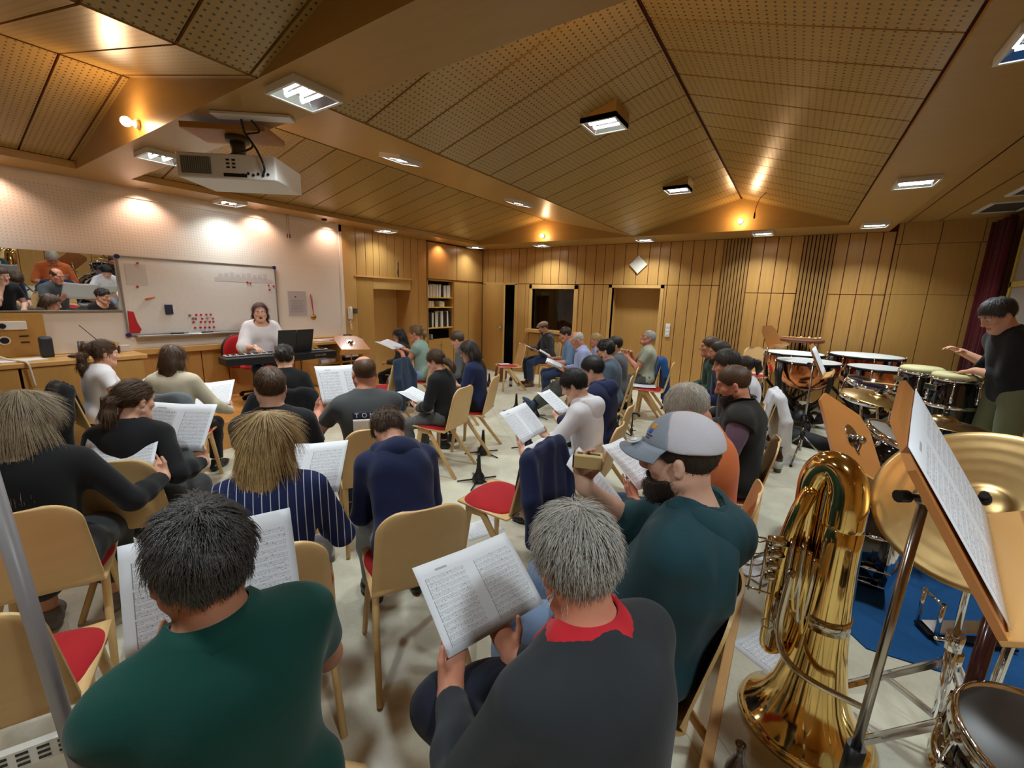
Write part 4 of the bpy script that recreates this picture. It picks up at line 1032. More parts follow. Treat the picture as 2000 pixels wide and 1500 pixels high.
    # -- hair --
    def hair(s, mat, style='short', t=.012, n=1500, length=.03, width=.0011, lift=.25, line=(.085, .055), nape=(-.062, -.085), tail=None, curl=0, ears=True, top=0.0, part=None):
        c, R, P = s.sc, s.R, s.hp; h = max(.0045, s.res*.72)
        F = Field(s.Hd-.2*c-(.0 if style == 'short' else .0), s.Hd+.2*c, h)
        if style in ('long', 'pony', 'bob'): F = Field(s.Hd-V3(.24, .24, .46)*c, s.Hd+.2*c, h)
        nv = R@V3(0, line[1]-nape[1], -(line[0]-nape[0])); pt = P(0, nape[0], nape[1]); cl = [(pt, nv)]
        F.ell(P(0, -.014, .032), V3(.073+t*.8, .095+t*.8, .088+t*.8+top)*c, R, .01, clip=cl)
        if style == 'bald': F.ell(P(0, .03, .105), V3(.066, .105, .075)*c, R, .01, 'sub')
        if ears:
            for q in (1, -1): F.ell(P(q*.09, .004, -.025), V3(.03, .034, .036)*c, R, .008, 'sub')
        if style in ('long', 'bob'):
            L = tail or .28; F.chain([P(0, -.06, .05), P(0, -.092, -.06), P(0, -.098, -.09-L*.5), P(0, -.088, -.06-L)], [.062*c, .066*c, .062*c, .05*c], .04, .5, R[:, 1])
            for q in (1, -1): F.chain([P(q*.064, -.02, .04), P(q*.074, -.035, -.06), P(q*.070, -.032, -.07-L*.45), P(q*.056, -.035, -.05-L*.85)], [.022*c, .024*c, .024*c, .016*c], .035)
        if style == 'pony':
            pts = tail or [(0, -.10, .03), (0, -.145, .0), (0, -.155, -.08), (0, -.13, -.2)]; r = [.022, .032, .034, .014] if len(pts) == 4 else [.022]+[.033]*(len(pts)-2)+[.012]
            F.chain([P(*p) for p in pts], [x*c for x in r], .02)
        if style == 'bun': F.ell(P(*(tail or (0, -.11, .075))), V3(.04, .036, .036)*c, R, .015)
        V, Q = F.mesh(1); N = vnormals(V, Q)
        if curl: V = wrinkle(V, N, .008, 90, s.seed, stretch=1)
        crown = P(0, -.045, .125)
        if style == 'pony' and tail is None or style in ('pony',):
            tp = P(*((tail or [(0, -.10, .03)])[0]))
            def flow(p):
                a = tp-p; dd = np.linalg.norm(a, axis=1)[:, None]; far = p[:, 2:3] < tp[2]-.05*c
                return np.where(far & (dd > .07), V3(0, 0, -1), a/np.maximum(dd, 1e-6))
        else:
            def flow(p):
                a = p-crown; dd = np.linalg.norm(a, axis=1)[:, None]; w_ = np.clip((p[:, 2:3]-(s.Hd[2]-.04))/.08, 0, 1) if style in ('long', 'bob') else 1.0; return a/np.maximum(dd, 1e-6)*.8*w_+V3(0, 0, -.9)
        if n:
            lg = style in ('long', 'bob', 'pony'); SV, SQ = strands(V, N, n, length*c, flow, width, .02 if lg and not curl else lift, s.seed, curl=curl, jit=.05 if lg else .25, zmin=V[:, 2].min()-.02 if lg else None)
            V2 = np.concatenate([V, SV]); Q2 = np.concatenate([Q, SQ+len(V)])
        else: V2, Q2 = V, Q
        return np_mesh('hair', V2, Q2, mat, s.root)
    def beard(s, mat, t=.008, n=500, full=True):
        c, R, P = s.sc, s.R, s.hp; F = Field(s.Hd-.17*c, s.Hd+.1*c, max(.004, s.res*.7))
        F.ell(P(0, .026, -.056), V3(.0625+t, .068+t, .072+t)*c, R, .02, clip=[(P(0, 0, -.048), R@V3(0, .25, 1)), (P(0, -.02, 0), R@V3(0, -1, 0))])
        F.cap(P(-.02, .07, -.105), P(.02, .07, -.105), (.024+t)*c, (.024+t)*c, .03)
        F.ell(P(0, .1, -.068), V3(.026, .022, .014)*c, R, .006, 'sub')
        F.cap(P(-.024, .086, -.052), P(.024, .086, -.052), .010*c, .010*c, .008)
        V, Q = F.mesh(1)
        if n:
            SV, SQ = strands(V, vnormals(V, Q), n, .016*c, lambda p: np.tile(V3(0, 0, -1)+s.R[:, 1]*.3, (len(p), 1)), .001, .3, s.seed+3); V, Q = np.concatenate([V, SV]), np.concatenate([Q, SQ+len(V)])
        return np_mesh('beard', V, Q, mat, s.root)
    def hood(s, mat, big=1.0):
        c = s.sc; F = Field(s.N-.26, s.N+.24, s.res); N, d, fw, rx = s.N, s.d, s.fw, s.rx; pts, rs = [], []
        for i in range(9):
            a = math.radians(-60+300*i/8); x = math.cos(a+PI/2-PI/2-math.radians(90)+PI/2)
            an = math.radians(60+240*i/8)+PI/2; cx, cy = math.cos(an), math.sin(an)
            pts.append(N+rx*(cx*.092)*c+fw*(cy*.085+.0)*c+d*(.012+.03*cy)*c); rs.append((.022+.014*max(0, -cy))*c*big)
        F.chain(pts, rs, .02)
        F.chain([N+rx*.085*c-fw*.03*c+d*.02*c, N-fw*.105*c-d*.005*c, N-rx*.085*c-fw*.03*c+d*.02*c], [.034*c*big, .046*c*big, .034*c*big], .05)
        F.ell(N-fw*.105*c-d*.055*c, V3(.10, .042, .075)*c*big, np.stack([rx, fw, d], 1), .05)
        F.cap(N-d*.02, N+d*.2+fw*.02, .06*c, .085*c, .01, op='sub')
        return s.part('hood', F, mat, 1, .003, 30)
    def collar(s, mat, h=.045, r0=.066, r1=.088, open_=.5, name='collar'):
        c = s.sc; N, d, fw, rx = s.N, s.d, s.fw, s.rx; b = MB(); n = 26; rows = [[], [], []]
        for i in range(n+1):
            a = PI/2+open_+(2*PI-2*open_)*i/n; ca, sa = math.cos(a), math.sin(a); dz = .018*max(0, sa)
            for k, (r, z) in enumerate(((r0, .088), (r0+.006, .096), (r1+.014, .096-h))):
                rows[k].append(Vector(N+rx*ca*r*c*1.08+fw*(sa*r+.012)*c+d*(z-.020-.050*max(0, sa)+.0)*c))
        b.grid(rows, .004, tuple(d)); return b.build(name, mat, s.root)
    def glasses(s, mat):
        g = MB(); P = s.hp
        for q in (1, -1):
            g.tube([P(q*.032+.021*math.cos(a*PI/8), .098-abs(.0*q), .002+.016*math.sin(a*PI/8)) for a in range(16)], .0018, 5, closed=True)
            g.tube([P(q*.053, .096, .008), P(q*.078, .06, .008), P(q*.083, -.01, .002), P(q*.080, -.025, -.02)], .0018, 5)
        g.tube([P(-.011, .099, .006), P(0, .102, .009), P(.011, .099, .006)], .0016, 5); return g.build('glasses', mat, s.root)
    def earring(s, sd, mat, r=.014): return MB().tube([s.hp(sd*.088, -.012, -.05-r)+s.R@V3(0, math.cos(a*PI/8)*r, math.sin(a*PI/8)*r) for a in range(16)], .0015, 5, closed=True).build('earring', mat, s.root)
    def hairband(s, p, mat, r=.03):
        tp = s.hp(*p); return MB().tube([tp+s.R@V3(math.cos(a*PI/8)*r, -.004, math.sin(a*PI/8)*r*.9) for a in range(16)], .008, 6, closed=True).build('hair_tie', mat, s.root)
    def watch(s, sd, mat, face_mat):
        E, W = s.arm[sd]; dv = nrm(W-E); c = W-dv*.02; u = nrm(np.cross(dv, V3(0, 0, 1))); v = np.cross(dv, u)
        MB().tube([c+(u*math.cos(a*PI/10)+v*math.sin(a*PI/10))*.032*s.sc for a in range(20)], .006, 8, closed=True, flat=(.5, Vector(u))).build('watch_strap', mat, s.root)
        n = s.hand[sd][1]; MB().tube([c-n*.03*s.sc, c-n*.038*s.sc], .017, 14).build('watch_face', face_mat, s.root)
    # -- paper held in the hands --
    def hold(s, label, cen, w, h, mat, yaw=0, tilt=.55, roll=0, fold=.02, curl=.01, L=(-.46, -.42), Rr=(.46, -.42), hands=(1, -1), droop=0.0, both=True, world=None):
        """cen local centre; tilt leans the top away from the reader"""
        if world: m = s.M.inverted() @ frame(*world)
        else: m = Matrix.Translation(cen) @ Matrix.Rotation(yaw, 4, 'Z') @ Matrix.Rotation(-tilt, 4, 'X') @ Matrix.Rotation(roll, 4, 'Y')
        sheet(label, s.M @ m, w, h, mat, fold, curl, droop)
        X, Y, Zv = (np.array(m.to_3x3().col[i]) for i in range(3)); C = np.array(m.translation)
        for sd, uv in ((1, Rr), (-1, L)):
            if sd not in hands: continue
            edge = C+X*uv[0]*w+Zv*uv[1]*h; inw = nrm(X*(-uv[0])+Zv*.25)
            dd = nrm(inw*.75*min(1, abs(uv[0])*3)+Zv*.65); wrist = edge-dd*.10*s.sc+Y*.027
            s.set_arm(sd, wrist, dd, -Y, .10, thumb=.6)
        return m
    def chair(s, label, dy=-.06): return chair_at(s.x-math.cos(math.radians(s.face))*dy, s.y-math.sin(math.radians(s.face))*dy, s.face, label, s.z)
    def loc(s, wx, wy, wz): return np.array(s.M.inverted() @ Vector((wx, wy, wz)))
    def rest(s, sd, p=None):
        p = p if p is not None else (sd*.11, .26, s.hz+.10); s.set_arm(sd, p, (-sd*.35, .9, -.25), (0, -.2, -1), .45)
# where each sitter's chair stands on the floor (metres)
SEAT.update({'polo': (-0.862, 0.318), 'grey': (-0.201, 0.71), 'cap': (-0.285, 1.339), 'orange': (-0.242, 2.187), 'vest': (-0.197, 3.097), 'swept': (-0.334, 4.119), 'profile': (-0.535, 5.056), 'jumper': (-0.719, 5.621), 'scrunchie': (-0.264, 4.774), 'shaker': (-1.786, 6.434), 'flatcap': (-3.959, 7.319), 'dusty': (-2.974, 6.297), 'bald': (-2.412, 5.57), 'slate': (-1.668, 4.68), 'hidden': (-1.814, 5.353), 'fair': (-2.485, 6.325), 'navyhood': (-1.24, 3.368), 'whitehood': (-1.115, 2.751), 'whitetee': (-5.172, 1.052), 'cream': (-4.263, 1.321), 'blackpony': (-2.884, 0.67), 'ashblond': (-2.55, 0.261), 'blazer': (-1.548, 0.729), 'blacktee': (-2.375, 1.191), 'cropped': (-3.719, 1.985), 'tommy': (-2.32, 1.785), 'girl': (-2.731, 3.01), 'navylong': (-2.831, 3.639), 'peep': (-3.644, 4.412), 'mint': (-4.481, 4.437), 'blacklong': (-5.104, 4.672)})
# ================================================================ THE SINGERS
H_BLACK = hairmat('hair_black', (24, 21, 20)); H_DARK = hairmat('hair_dark_brown', (46, 34, 26)); H_BROWN = hairmat('hair_brown', (82, 58, 38)); H_LIGHT = hairmat('hair_light_brown', (128, 98, 66))
H_BLOND = hairmat('hair_blond', (178, 146, 96)); H_ASH = hairmat('hair_ash_blond', (156, 138, 112)); H_GREY = hairmat('hair_grey', (168, 164, 156)); H_SALT = hairmat('hair_dark_grey', (62, 59, 57), 2.2); H_AUB = hairmat('hair_auburn', (74, 40, 30)); H_WHITE = hairmat('hair_white', (196, 190, 178))
C_BLACK = fabric('black_cloth', (24, 24, 27)); C_NAVY = fabric('navy_cloth', (28, 36, 72)); C_JEAN = fabric('dark_denim', (44, 56, 84)); C_LJEAN = fabric('light_denim', (128, 150, 184)); C_PJEAN = fabric('pale_denim', (172, 186, 200)); C_GREY = fabric('grey_cloth', (92, 94, 96)); C_DGREY = fabric('charcoal_cloth', (52, 53, 56))
C_TEAL = fabric('teal_green_pique', (10, 66, 58)); C_HOOD = fabric('petrol_hoodie', (30, 66, 74)); C_ORANGE = fabric('orange_cotton', (214, 112, 58)); C_WHITE = fabric('white_cotton', (226, 224, 228)); C_CREAM = fabric('cream_knit', (206, 196, 172)); C_RED = fabric('red_collar', (196, 36, 46)); C_SWEAT = fabric('dark_slate_knit', (44, 48, 52))
C_MINT = fabric('mint_cotton', (140, 164, 152)); C_LBLUE = fabric('pale_blue_shirt', (158, 166, 204)); C_BLUE = fabric('dusty_blue_shirt', (104, 130, 160)); C_GREEN = fabric('bottle_green_knit', (40, 70, 56)); C_PURPLE = fabric('plum_knit', (104, 80, 96)); C_VEST = fabric('black_quilted', (34, 32, 28)); C_SLATE = fabric('slate_blue_knit', (84, 100, 116)); C_TEE = fabric('pale_grey_green_tee', (168, 172, 152)); C_OLIVE = fabric('olive_trousers', (104, 106, 76)); C_TAUPE = fabric('grey_wool', (86, 88, 82))
S_BROWN = plain('brown_leather', (94, 60, 42), .45); S_BLACK = plain('black_leather', (26, 25, 26), .4); S_BLUE = plain('blue_suede', (58, 76, 98), .8); S_GREY = plain('grey_shoe', (120, 112, 104), .7)
def mat_stripe():
    t = NT('navy_pinstripe'); s = t.sep(t.coords('Object')); f = t.math('ABSOLUTE', t.math('SUBTRACT', t.math('FRACT', t.math('DIVIDE', t.math('ADD', s[0], 1.0), .027)), .5))
    t.base(t.mix(t.math('LESS_THAN', f, .055), lin((30, 40, 82)), lin((196, 200, 206))), .8, 0, .25); return t.m
C_STRIPE = mat_stripe()
A3 = (.42, .297); A4 = (.21, .297)
def dress(p, topm, sleeve, botm, shoem, hairm, style='short', skirt=False, scoop=0, **kw):
    hk = kw.pop('hair', {}); ta = kw.pop('top', {})
    p.body(eyes=kw.get('eyes', False)); p.top(kw.get('topname', 'shirt'), topm, sleeve, scoop=scoop, **ta)
    if botm is not None: (p.skirt('skirt', botm) if skirt else p.trousers('trousers', botm))
    if shoem is not None: p.shoes(shoem)
    if hairm is not None: p.hair(hairm, style, **hk)
# --- 1 green polo shirt
p = Person('person from behind in a dark green polo shirt at the bottom left', 'polo', None, 170, .97, 1.05, 1.06, lean=-.02, side=-.06, head=(.06, -.05, .03), res=.0055, sk='c', twist=0)
p.hold('open double sheet of music held up by the person in the green polo', None, .42, .297, SHEETS[0], fold=.02, L=(-.28, -.48), Rr=(.25, -.48), world=((-1.30, .445, .88), (.474, .879, .053), (-.342, .128, .931)))
dress(p, C_TEAL, .62, C_NAVY, S_BLACK, H_SALT, topname='polo_shirt', hair=dict(n=6500, length=.034, curl=.55, t=.014, lift=.35, width=.0012, nape=(-.07, -.085)))
p.collar(C_TEAL, h=.042, r0=.064, r1=.084); chair_at(p.x-.03, p.y-.02, 112, 'beech chair under the person in the green polo')
# --- 2 grey-haired man
p = Person('grey haired person in a dark sweater with a red collar reading music with legs crossed', 'grey', None, 158, .96, 1.14, 1.12, lean=.10, head=(-.25, -.35, .0), res=.0055, sk='b')
p.set_leg(-1, (.20, .36, .60), (-.8, .6, .15)); p.toes[-1] = (.75, .35, .12)
p.set_leg(1, (.14, .42, .085), (.1, .7, 1))
p.hold('open double sheet of music held by the grey haired person with the red collar', None, .36, .255, SHEETS[0], fold=.010, L=(-.40, -.46), Rr=(.04, -.47), curl=.015, world=((-.692, .917, .831), (.257, .965, -.049), (-.732, .228, .643)))
dress(p, C_SWEAT, 1.93, fabric('midnight_trousers', (28, 32, 46)), S_BROWN, H_GREY, topname='sweater', hair=dict(n=7000, length=.055, t=.013, lift=.14, width=.0011, nape=(-.07, -.10)))
p.collar(C_RED, h=.055, r0=.066, r1=.098, open_=.55); p.watch(-1, M_METAL, M_WHITE); p.socks(C_BLACK); p.chair('beech chair under the grey haired person with the red collar')
# --- 3 cap and teal hoodie
p = Person('bearded person in a grey and white cap and dark teal hoodie holding a woodblock', 'cap', None, 182, 1.06, 1.26, 1.10, lean=-.32, crook=.06, neck=.35, head=(-.02, -.30, 0), res=.0055, sk='d', female=False)
m = p.hold('folded music sheet held by the person in the cap and hoodie', None, .21, .297, SHEETS[2], fold=.015, L=(-.42, -.40), hands=(-1,), world=((-.60, 1.58, .95), (-.186, .982, .033), (-.646, -.147, .749)))
p.set_arm(1, (.12, .31, .99), (-.05, .15, 1), (-.55, -.8, .1), .55, hint=(.5, -.1, -1))
dress(p, C_HOOD, 1.18, C_LJEAN, S_BLACK, H_DARK, topname='hoodie', top=dict(flare=.022, wr=.009, t=.026), hair=dict(n=900, length=.012, t=.007))
p.hood(C_HOOD, 1.35); p.beard(H_DARK, .012, 1500); p.brows(H_DARK); p.chair('beech chair under the person in the cap and teal hoodie', -.02)
CAP = p
# --- 4 orange shirt
p = Person('white haired person with glasses in an orange shirt bending over sheet music', 'orange', None, 184, 1.03, 1.15, 1.08, lean=.04, head=(.05, -.62, 0), res=.0065, sk='b')
p.set_leg(-1, (.10, .52, .40), (-.6, .7, .4)); p.toes[-1] = (.3, .9, .25)
p.hold('loose music sheets held by the person in the orange shirt', (.02, .40, .84), .21, .297, SHEETS[3], yaw=-.3, tilt=.9, fold=.02, L=(-.45, -.35), Rr=(.4, -.4))
dress(p, C_ORANGE, 1.0, C_JEAN, S_BROWN, H_WHITE, hair=dict(n=2600, length=.02, t=.009, nape=(-.07, -.09)))
p.collar(C_ORANGE, h=.05, r1=.095); p.glasses(M_BLACK); p.chair('beech chair under the person in the orange shirt')
# --- 5 black vest
p = Person('bearded person with cropped hair in a black vest over plum sleeves', 'vest', None, 186, 1.0, 1.15, 1.1, lean=-.02, head=(0, -.35, 0), res=.0065, sk='b')
p.hold('music sheet held by the person in the black vest', (0, .40, .84), .30, .21, SHEETS[3], tilt=.7)
dress(p, C_VEST, .06, C_JEAN, S_BLACK, H_BROWN, topname='vest', top=dict(t=.03, wr=.006), hair=dict(n=1600, length=.009, t=.006, nape=(-.07, -.09)))
p.top('shirt', C_PURPLE, 1.93, t=.012); p.collar(C_VEST, h=-.012, r0=.072, r1=.078, name='vest_collar', open_=.3); p.beard(H_DARK, .012, 900); p.chair('beech chair under the bearded person in the black vest')
# --- row behind: C, B, A, D
p = Person('person with swept back dark hair mostly hidden behind the black vest', 'swept', None, 190, .99, 1.05, 1.05, head=(0, -.2, 0), res=.0085, sk='b')
p.rest(1); p.rest(-1); dress(p, C_DGREY, 1.9, C_JEAN, S_BLACK, H_DARK, hair=dict(n=900, length=.05, t=.016, top=.01)); p.chair('beech chair under the person with swept back dark hair')
p = Person('person with short dark hair in profile in front of the slatted wall', 'profile', None, 192, .99, 1.0, 1.0, head=(0, -.05, 0), res=.0085, sk='b')
p.rest(1); p.rest(-1); dress(p, C_NAVY, 1.9, C_JEAN, S_BLACK, H_DARK, hair=dict(n=700, length=.02, t=.010)); p.beard(H_DARK, .004, 0); p.chair('beech chair under the person with short dark hair in profile')
p = Person('smiling person in a bottle green jumper at the far end of the right row', 'jumper', None, 196, .99, 1.0, 1.0, head=(0, -.02, 0), res=.0085, sk='b')
p.rest(1); p.rest(-1); dress(p, C_GREEN, 1.9, C_JEAN, S_BLACK, H_BROWN, hair=dict(n=700, length=.02, t=.010)); p.chair('beech chair under the person in the bottle green jumper')
p = Person('person with a dark ponytail and pale top behind the right row', 'scrunchie', None, 192, .86, .95, .92, head=(0, -.2, 0), res=.0085, sk='a', female=True)
p.rest(1); p.rest(-1); dress(p, C_WHITE, 1.5, C_JEAN, S_BLACK, H_DARK, 'pony', hair=dict(n=600, length=.06, tail=[(0, -.10, .05), (0, -.15, .03), (0, -.155, -.04), (0, -.13, -.1)])); p.hairband((0, -.115, .048), plain('navy_scrunchie', (50, 50, 90), .8), .03); p.chair('beech chair under the person with the dark ponytail and pale top')
# --- 10 pale tee with shaker
p = Person('grey haired person with red glasses and pale tee shaking a yellow tipped shaker', 'shaker', None, 200, .95, 1.15, 1.05, lean=-.05, head=(.2, .30, 0), res=.0075, sk='b')
p.set_arm(1, (.05, .24, .93), (-.6, .75, .3), (0, -.4, -1), .9); p.set_arm(-1, (-.06, .28, .86), (.3, .8, .4), (.8, -.1, -.4), .7)
p.set_leg(-1, (-.06, .44, .085), (-.2, .7, 1)); p.set_leg(1, (.16, .26, .085), (.3, .7, 1))
dress(p, C_TEE, .6, C_TAUPE, S_BLACK, H_GREY, eyes=True, hair=dict(n=900, length=.02, t=.008)); p.glasses(plain('red_frame', (150, 40, 50), .4)); p.chair('beech chair under the person with the yellow tipped shaker')
SHAKE = p
# --- 11 - 13 far middle
p = Person('person in a flat brown cap and grey hooded jacket seated below the studio window', 'flatcap', None, 228, .95, 1.1, 1.05, head=(-.1, -.35, 0), res=.0075, sk='c')
p.hold('music sheet held by the person in the flat cap', (-.12, .46, .80), .38, .27, SHEETS[1], tilt=1.2, L=(-.1, -.45), Rr=(.45, -.2))
dress(p, C_DGREY, 1.93, C_JEAN, S_BROWN, H_BROWN, topname='jacket', eyes=True, hair=dict(n=0, t=.006)); p.hood(C_DGREY, .9); p.beard(H_BROWN, .004, 0); p.chair('beech chair under the person in the flat brown cap')
FLAT = p
p = Person('dark haired person in a dusty blue shirt half hidden by the bald neighbour', 'dusty', None, 214, .94, 1.2, 1.05, head=(0, -.3, 0), res=.008, sk='b')
p.hold('music sheet held by the person in the dusty blue shirt', (0, .42, .82), .30, .21, SHEETS[3], tilt=1.0)
dress(p, C_BLUE, 1.2, C_JEAN, S_BLACK, H_DARK, hair=dict(n=500, length=.02)); p.chair('beech chair under the person in the dusty blue shirt')
p = Person('balding person in a pale blue shirt with outstretched blue shoes', 'bald', None, 208, .95, 1.12, 1.05, head=(-.05, -.45, 0), res=.0075, sk='b')
p.set_leg(-1, (-.02, .74, .10), (-.1, .3, 1)); p.set_leg(1, (-.10, .70, .22), (.1, .3, 1)); p.toes[1] = (-.3, .8, .5)
p.hold('folded music sheet held by the balding person in the pale blue shirt', (-.04, .42, .80), .36, .26, SHEETS[1], tilt=1.15, fold=.05)
dress(p, C_LBLUE, 1.93, C_TAUPE, S_BLUE, H_WHITE, 'bald', hair=dict(n=700, length=.012, t=.005)); p.collar(C_LBLUE, h=.04); p.socks(C_NAVY); p.chair('beech chair under the balding person in the pale blue shirt')
# --- 14 - 17 second right row
p = Person('person with dark hair, glasses and beard in a slate blue jumper', 'slate', None, 196, .93, 1.05, 1.05, head=(0, -.2, 0), res=.0075, sk='a')
p.rest(1); p.rest(-1); dress(p, C_SLATE, 1.93, C_NAVY, S_BLACK, H_BLACK, hair=dict(n=1000, length=.03, t=.018, top=.006, curl=.3)); p.glasses(M_BLACK); p.beard(H_DARK, .005, 0); p.chair('beech chair under the person in the slate blue jumper')
p = Person('person with dark brown hair just behind the slate blue jumper', 'hidden', None, 198, .92, 1, 1, head=(.2, -.1, 0), res=.0085, sk='a')
p.rest(1); p.rest(-1); dress(p, C_GREY, 1.9, C_JEAN, S_BLACK, H_DARK, hair=dict(n=600, length=.03, t=.014)); p.chair('beech chair under the person behind the slate blue jumper')
p = Person('fair haired person peeping out past the dark curly head', 'fair', None, 204, .85, 1, 1, head=(0, -.1, 0), res=.0085, sk='b')
p.rest(1); p.rest(-1); dress(p, C_LBLUE, 1.9, C_JEAN, S_BLACK, H_BLOND, hair=dict(n=400, length=.03)); p.chair('beech chair under the fair haired person in the back row')
p = Person('dark haired young person in a navy hoodie behind the white hoodie', 'navyhood', None, 186, .92, 1.0, 1.02, head=(0, -.35, 0), res=.0068, sk='d', lean=.10)
p.hold('music sheet held by the young person in the navy hoodie', None, .21, .297, SHEETS[3], world=((-1.765, 3.418, .77), (.104, .994, -.018), (-.833, .097, .545)))
dress(p, C_NAVY, 1.93, C_BLACK, S_BLACK, H_BLACK, topname='hoodie', top=dict(t=.018), hair=dict(n=1800, length=.03, t=.014, nape=(-.07, -.08))); p.hood(C_NAVY, 1.1); p.chair('beech chair under the young person in the navy hoodie')
p = Person('young person in a white hoodie and pale jeans reading a double sheet', 'whitehood', None, 186, .90, .95, 1.0, head=(.05, -.45, 0), res=.006, sk='d', lean=.10)
p.hold('open double sheet held by the young person in the white hoodie', None, .385, .272, SHEETS[0], L=(-.42, -.44), Rr=(.36, -.46), fold=.01, world=((-1.575, 2.585, .80), (-.052, .999, .003), (-.696, -.039, .717)))
dress(p, C_WHITE, 1.93, C_PJEAN, S_BLACK, H_BLACK, topname='hoodie', top=dict(t=.018, wr=.006), hair=dict(n=2600, length=.035, t=.015, nape=(-.07, -.08))); p.hood(C_WHITE, 1.15); p.chair('beech chair under the young person in the white hoodie')
# --- left block
p = Person('person with a curly brown ponytail in a white tee facing the keyboard', 'whitetee', None, 92, .88, .92, .92, head=(-.1, -.12, 0), res=.0068, sk='a', female=True)
p.hold('music sheet held by the person in the white tee', (.10, .40, .84), .30, .21, SHEETS[3], tilt=1.0)
dress(p, C_WHITE, .5, C_JEAN, S_BLACK, H_BROWN, 'pony', eyes=True, hair=dict(n=2500, length=.07, curl=.25, tail=[(0, -.085, .075), (0, -.14, .05), (0, -.17, -.04), (0, -.165, -.14), (0, -.15, -.24)])); p.hairband((0, -.10, .07), H_BROWN, .026); p.chair('beech chair under the person in the white tee')
p = Person('person with long straight brown hair in a cream jumper', 'cream', None, 138, .90, .95, .95, head=(-.15, -.15, 0), res=.0068, sk='a', female=True)
p.hold('double music sheet held by the person in the cream jumper', None, .42, .297, SHEETS[0], Rr=(.40, -.44), L=(-.30, -.46), world=((-4.50, 1.66, .74), (.644, .751, .06), (-.60, .45, .66)))
dress(p, C_CREAM, 1.93, C_BLACK, S_BLACK, H_BROWN, 'long', topname='jumper', hair=dict(n=2200, length=.10, tail=.24, ears=False)); p.chair('beech chair under the person in the cream jumper')
p = Person('person with a smooth brown ponytail and black top in the left foreground', 'blackpony', None, 142, .87, 1.0, 1.0, head=(-.55, -.22, 0), res=.006, sk='a', female=True)
p.hold('double music sheet held by the person with the smooth ponytail', None, .42, .297, SHEETS[1], Rr=(.40, -.44), L=(-.35, -.46), world=((-3.02, .92, .89), (.80, .60, -.03), (-.36, .42, .83)))
dress(p, C_BLACK, 1.93, C_DGREY, S_BLACK, H_BROWN, 'pony', skirt=True, scoop=.9, hair=dict(n=3200, length=.08, t=.009, tail=[(0, -.105, .0), (0, -.14, -.02), (0, -.145, -.09), (0, -.12, -.17)])); p.hairband((0, -.112, .0), M_WHITE, .022); p.earring(1, M_WHITE, .006); p.chair('beech chair under the person with the smooth ponytail')
p = Person('person with long ash blond hair and black top at the left edge', 'ashblond', None, 158, .94, 1.0, 1.0, head=(-.25, -.2, 0), res=.006, sk='a', female=True)
p.hold('music sheet held by the ash blond person at the left edge', (.24, .40, .88), .30, .25, SHEETS[1], tilt=.8, yaw=-.2)
dress(p, C_BLACK, 1.93, C_DGREY, S_GREY, H_ASH, 'long', skirt=True, hair=dict(n=6500, length=.12, t=.012, tail=.33, ears=False, width=.0011)); p.earring(1, plain('gold', (214, 170, 90), .25, 1), .022); p.chair('beech chair under the ash blond person at the left edge')
p = Person('blond person in a navy pinstripe blazer reading a double sheet', 'blazer', None, 148, .92, .98, 1.0, head=(-.42, -.18, 0), res=.0055, sk='a', female=True)
p.hold('double music sheet held by the person in the pinstripe blazer', None, .38, .27, SHEETS[0], Rr=(.20, -.46), L=(-.40, -.44), world=((-1.876, 1.055, .875), (.80, .59, .06), (-.44, .55, .70)))
dress(p, C_STRIPE, 1.93, C_PJEAN, S_BROWN, H_BLOND, 'long', topname='blazer', hair=dict(n=6000, length=.12, t=.013, tail=.15, ears=True, width=.0012)); p.earring(1, M_CHROME, .016); p.chair('beech chair under the person in the pinstripe blazer')
p = Person('person with short brown hair and black tee resting the chin on a hand', 'blacktee', None, 158, .95, 1.05, 1.05, head=(0, -.12, 0), res=.0062, sk='d')
p.set_arm(-1, p.hp(-.07, .10, -.20), (.35, -.1, 1), (.8, -.5, 0), .9, hint=(-.5, .2, -1)); p.rest(1)
dress(p, C_BLACK, .6, C_BLACK, S_BLACK, H_BROWN, hair=dict(n=2800, length=.022, t=.011, nape=(-.07, -.08))); p.chair('beech chair under the person resting the chin on a hand')
p = Person('person with cropped dark hair and black scoop neck top before the keyboard', 'cropped', None, 146, .90, 1.0, .98, head=(0, -.1, 0), res=.0068, sk='a', female=True)
p.rest(1); p.rest(-1); dress(p, C_BLACK, 1.93, C_BLACK, S_BLACK, H_DARK, hair=dict(n=1800, length=.03, t=.012, curl=.3), scoop=1.15); p.chair('beech chair under the person with cropped dark hair')
p = Person('balding person in a grey tee with a flag print on the back', 'tommy', None, 152, .97, 1.1, 1.12, head=(.1, -.12, 0), res=.006, sk='b')
p.hold('double music sheet held by the balding person in the grey tee', None, .42, .297, SHEETS[1], world=((-2.86, 1.99, 1.01), (.10, .99, -.05), (-.38, .05, .92)))
C_TOMMY = fabric('washed_grey_tee', (70, 72, 74)); dress(p, C_TOMMY, .62, C_JEAN, S_BLACK, H_BROWN, 'bald', hair=dict(n=1500, length=.008, t=.0045)); p.chair('beech chair under the balding person in the grey tee')
TOMMY = p
p = Person('person with curly hair in a navy hoodie bent forward', 'curly', -1.375, 1.26) if False else Person('person with curly brown hair bent forward in a navy hoodie', -1.40, 1.275, 150, .92, 1.0, .98, lean=.50, head=(.12, -.80, 0), res=.006, sk='a', crook=.08)
p.set_arm(1, (.09, .46, .60), (-.3, .7, -.5), (-.6, -.3, -.5), .5, hint=(.25, -.3, -1)); p.set_arm(-1, (-.09, .46, .60), (.3, .7, -.5), (.6, -.3, -.5), .5, hint=(-.25, -.3, -1))
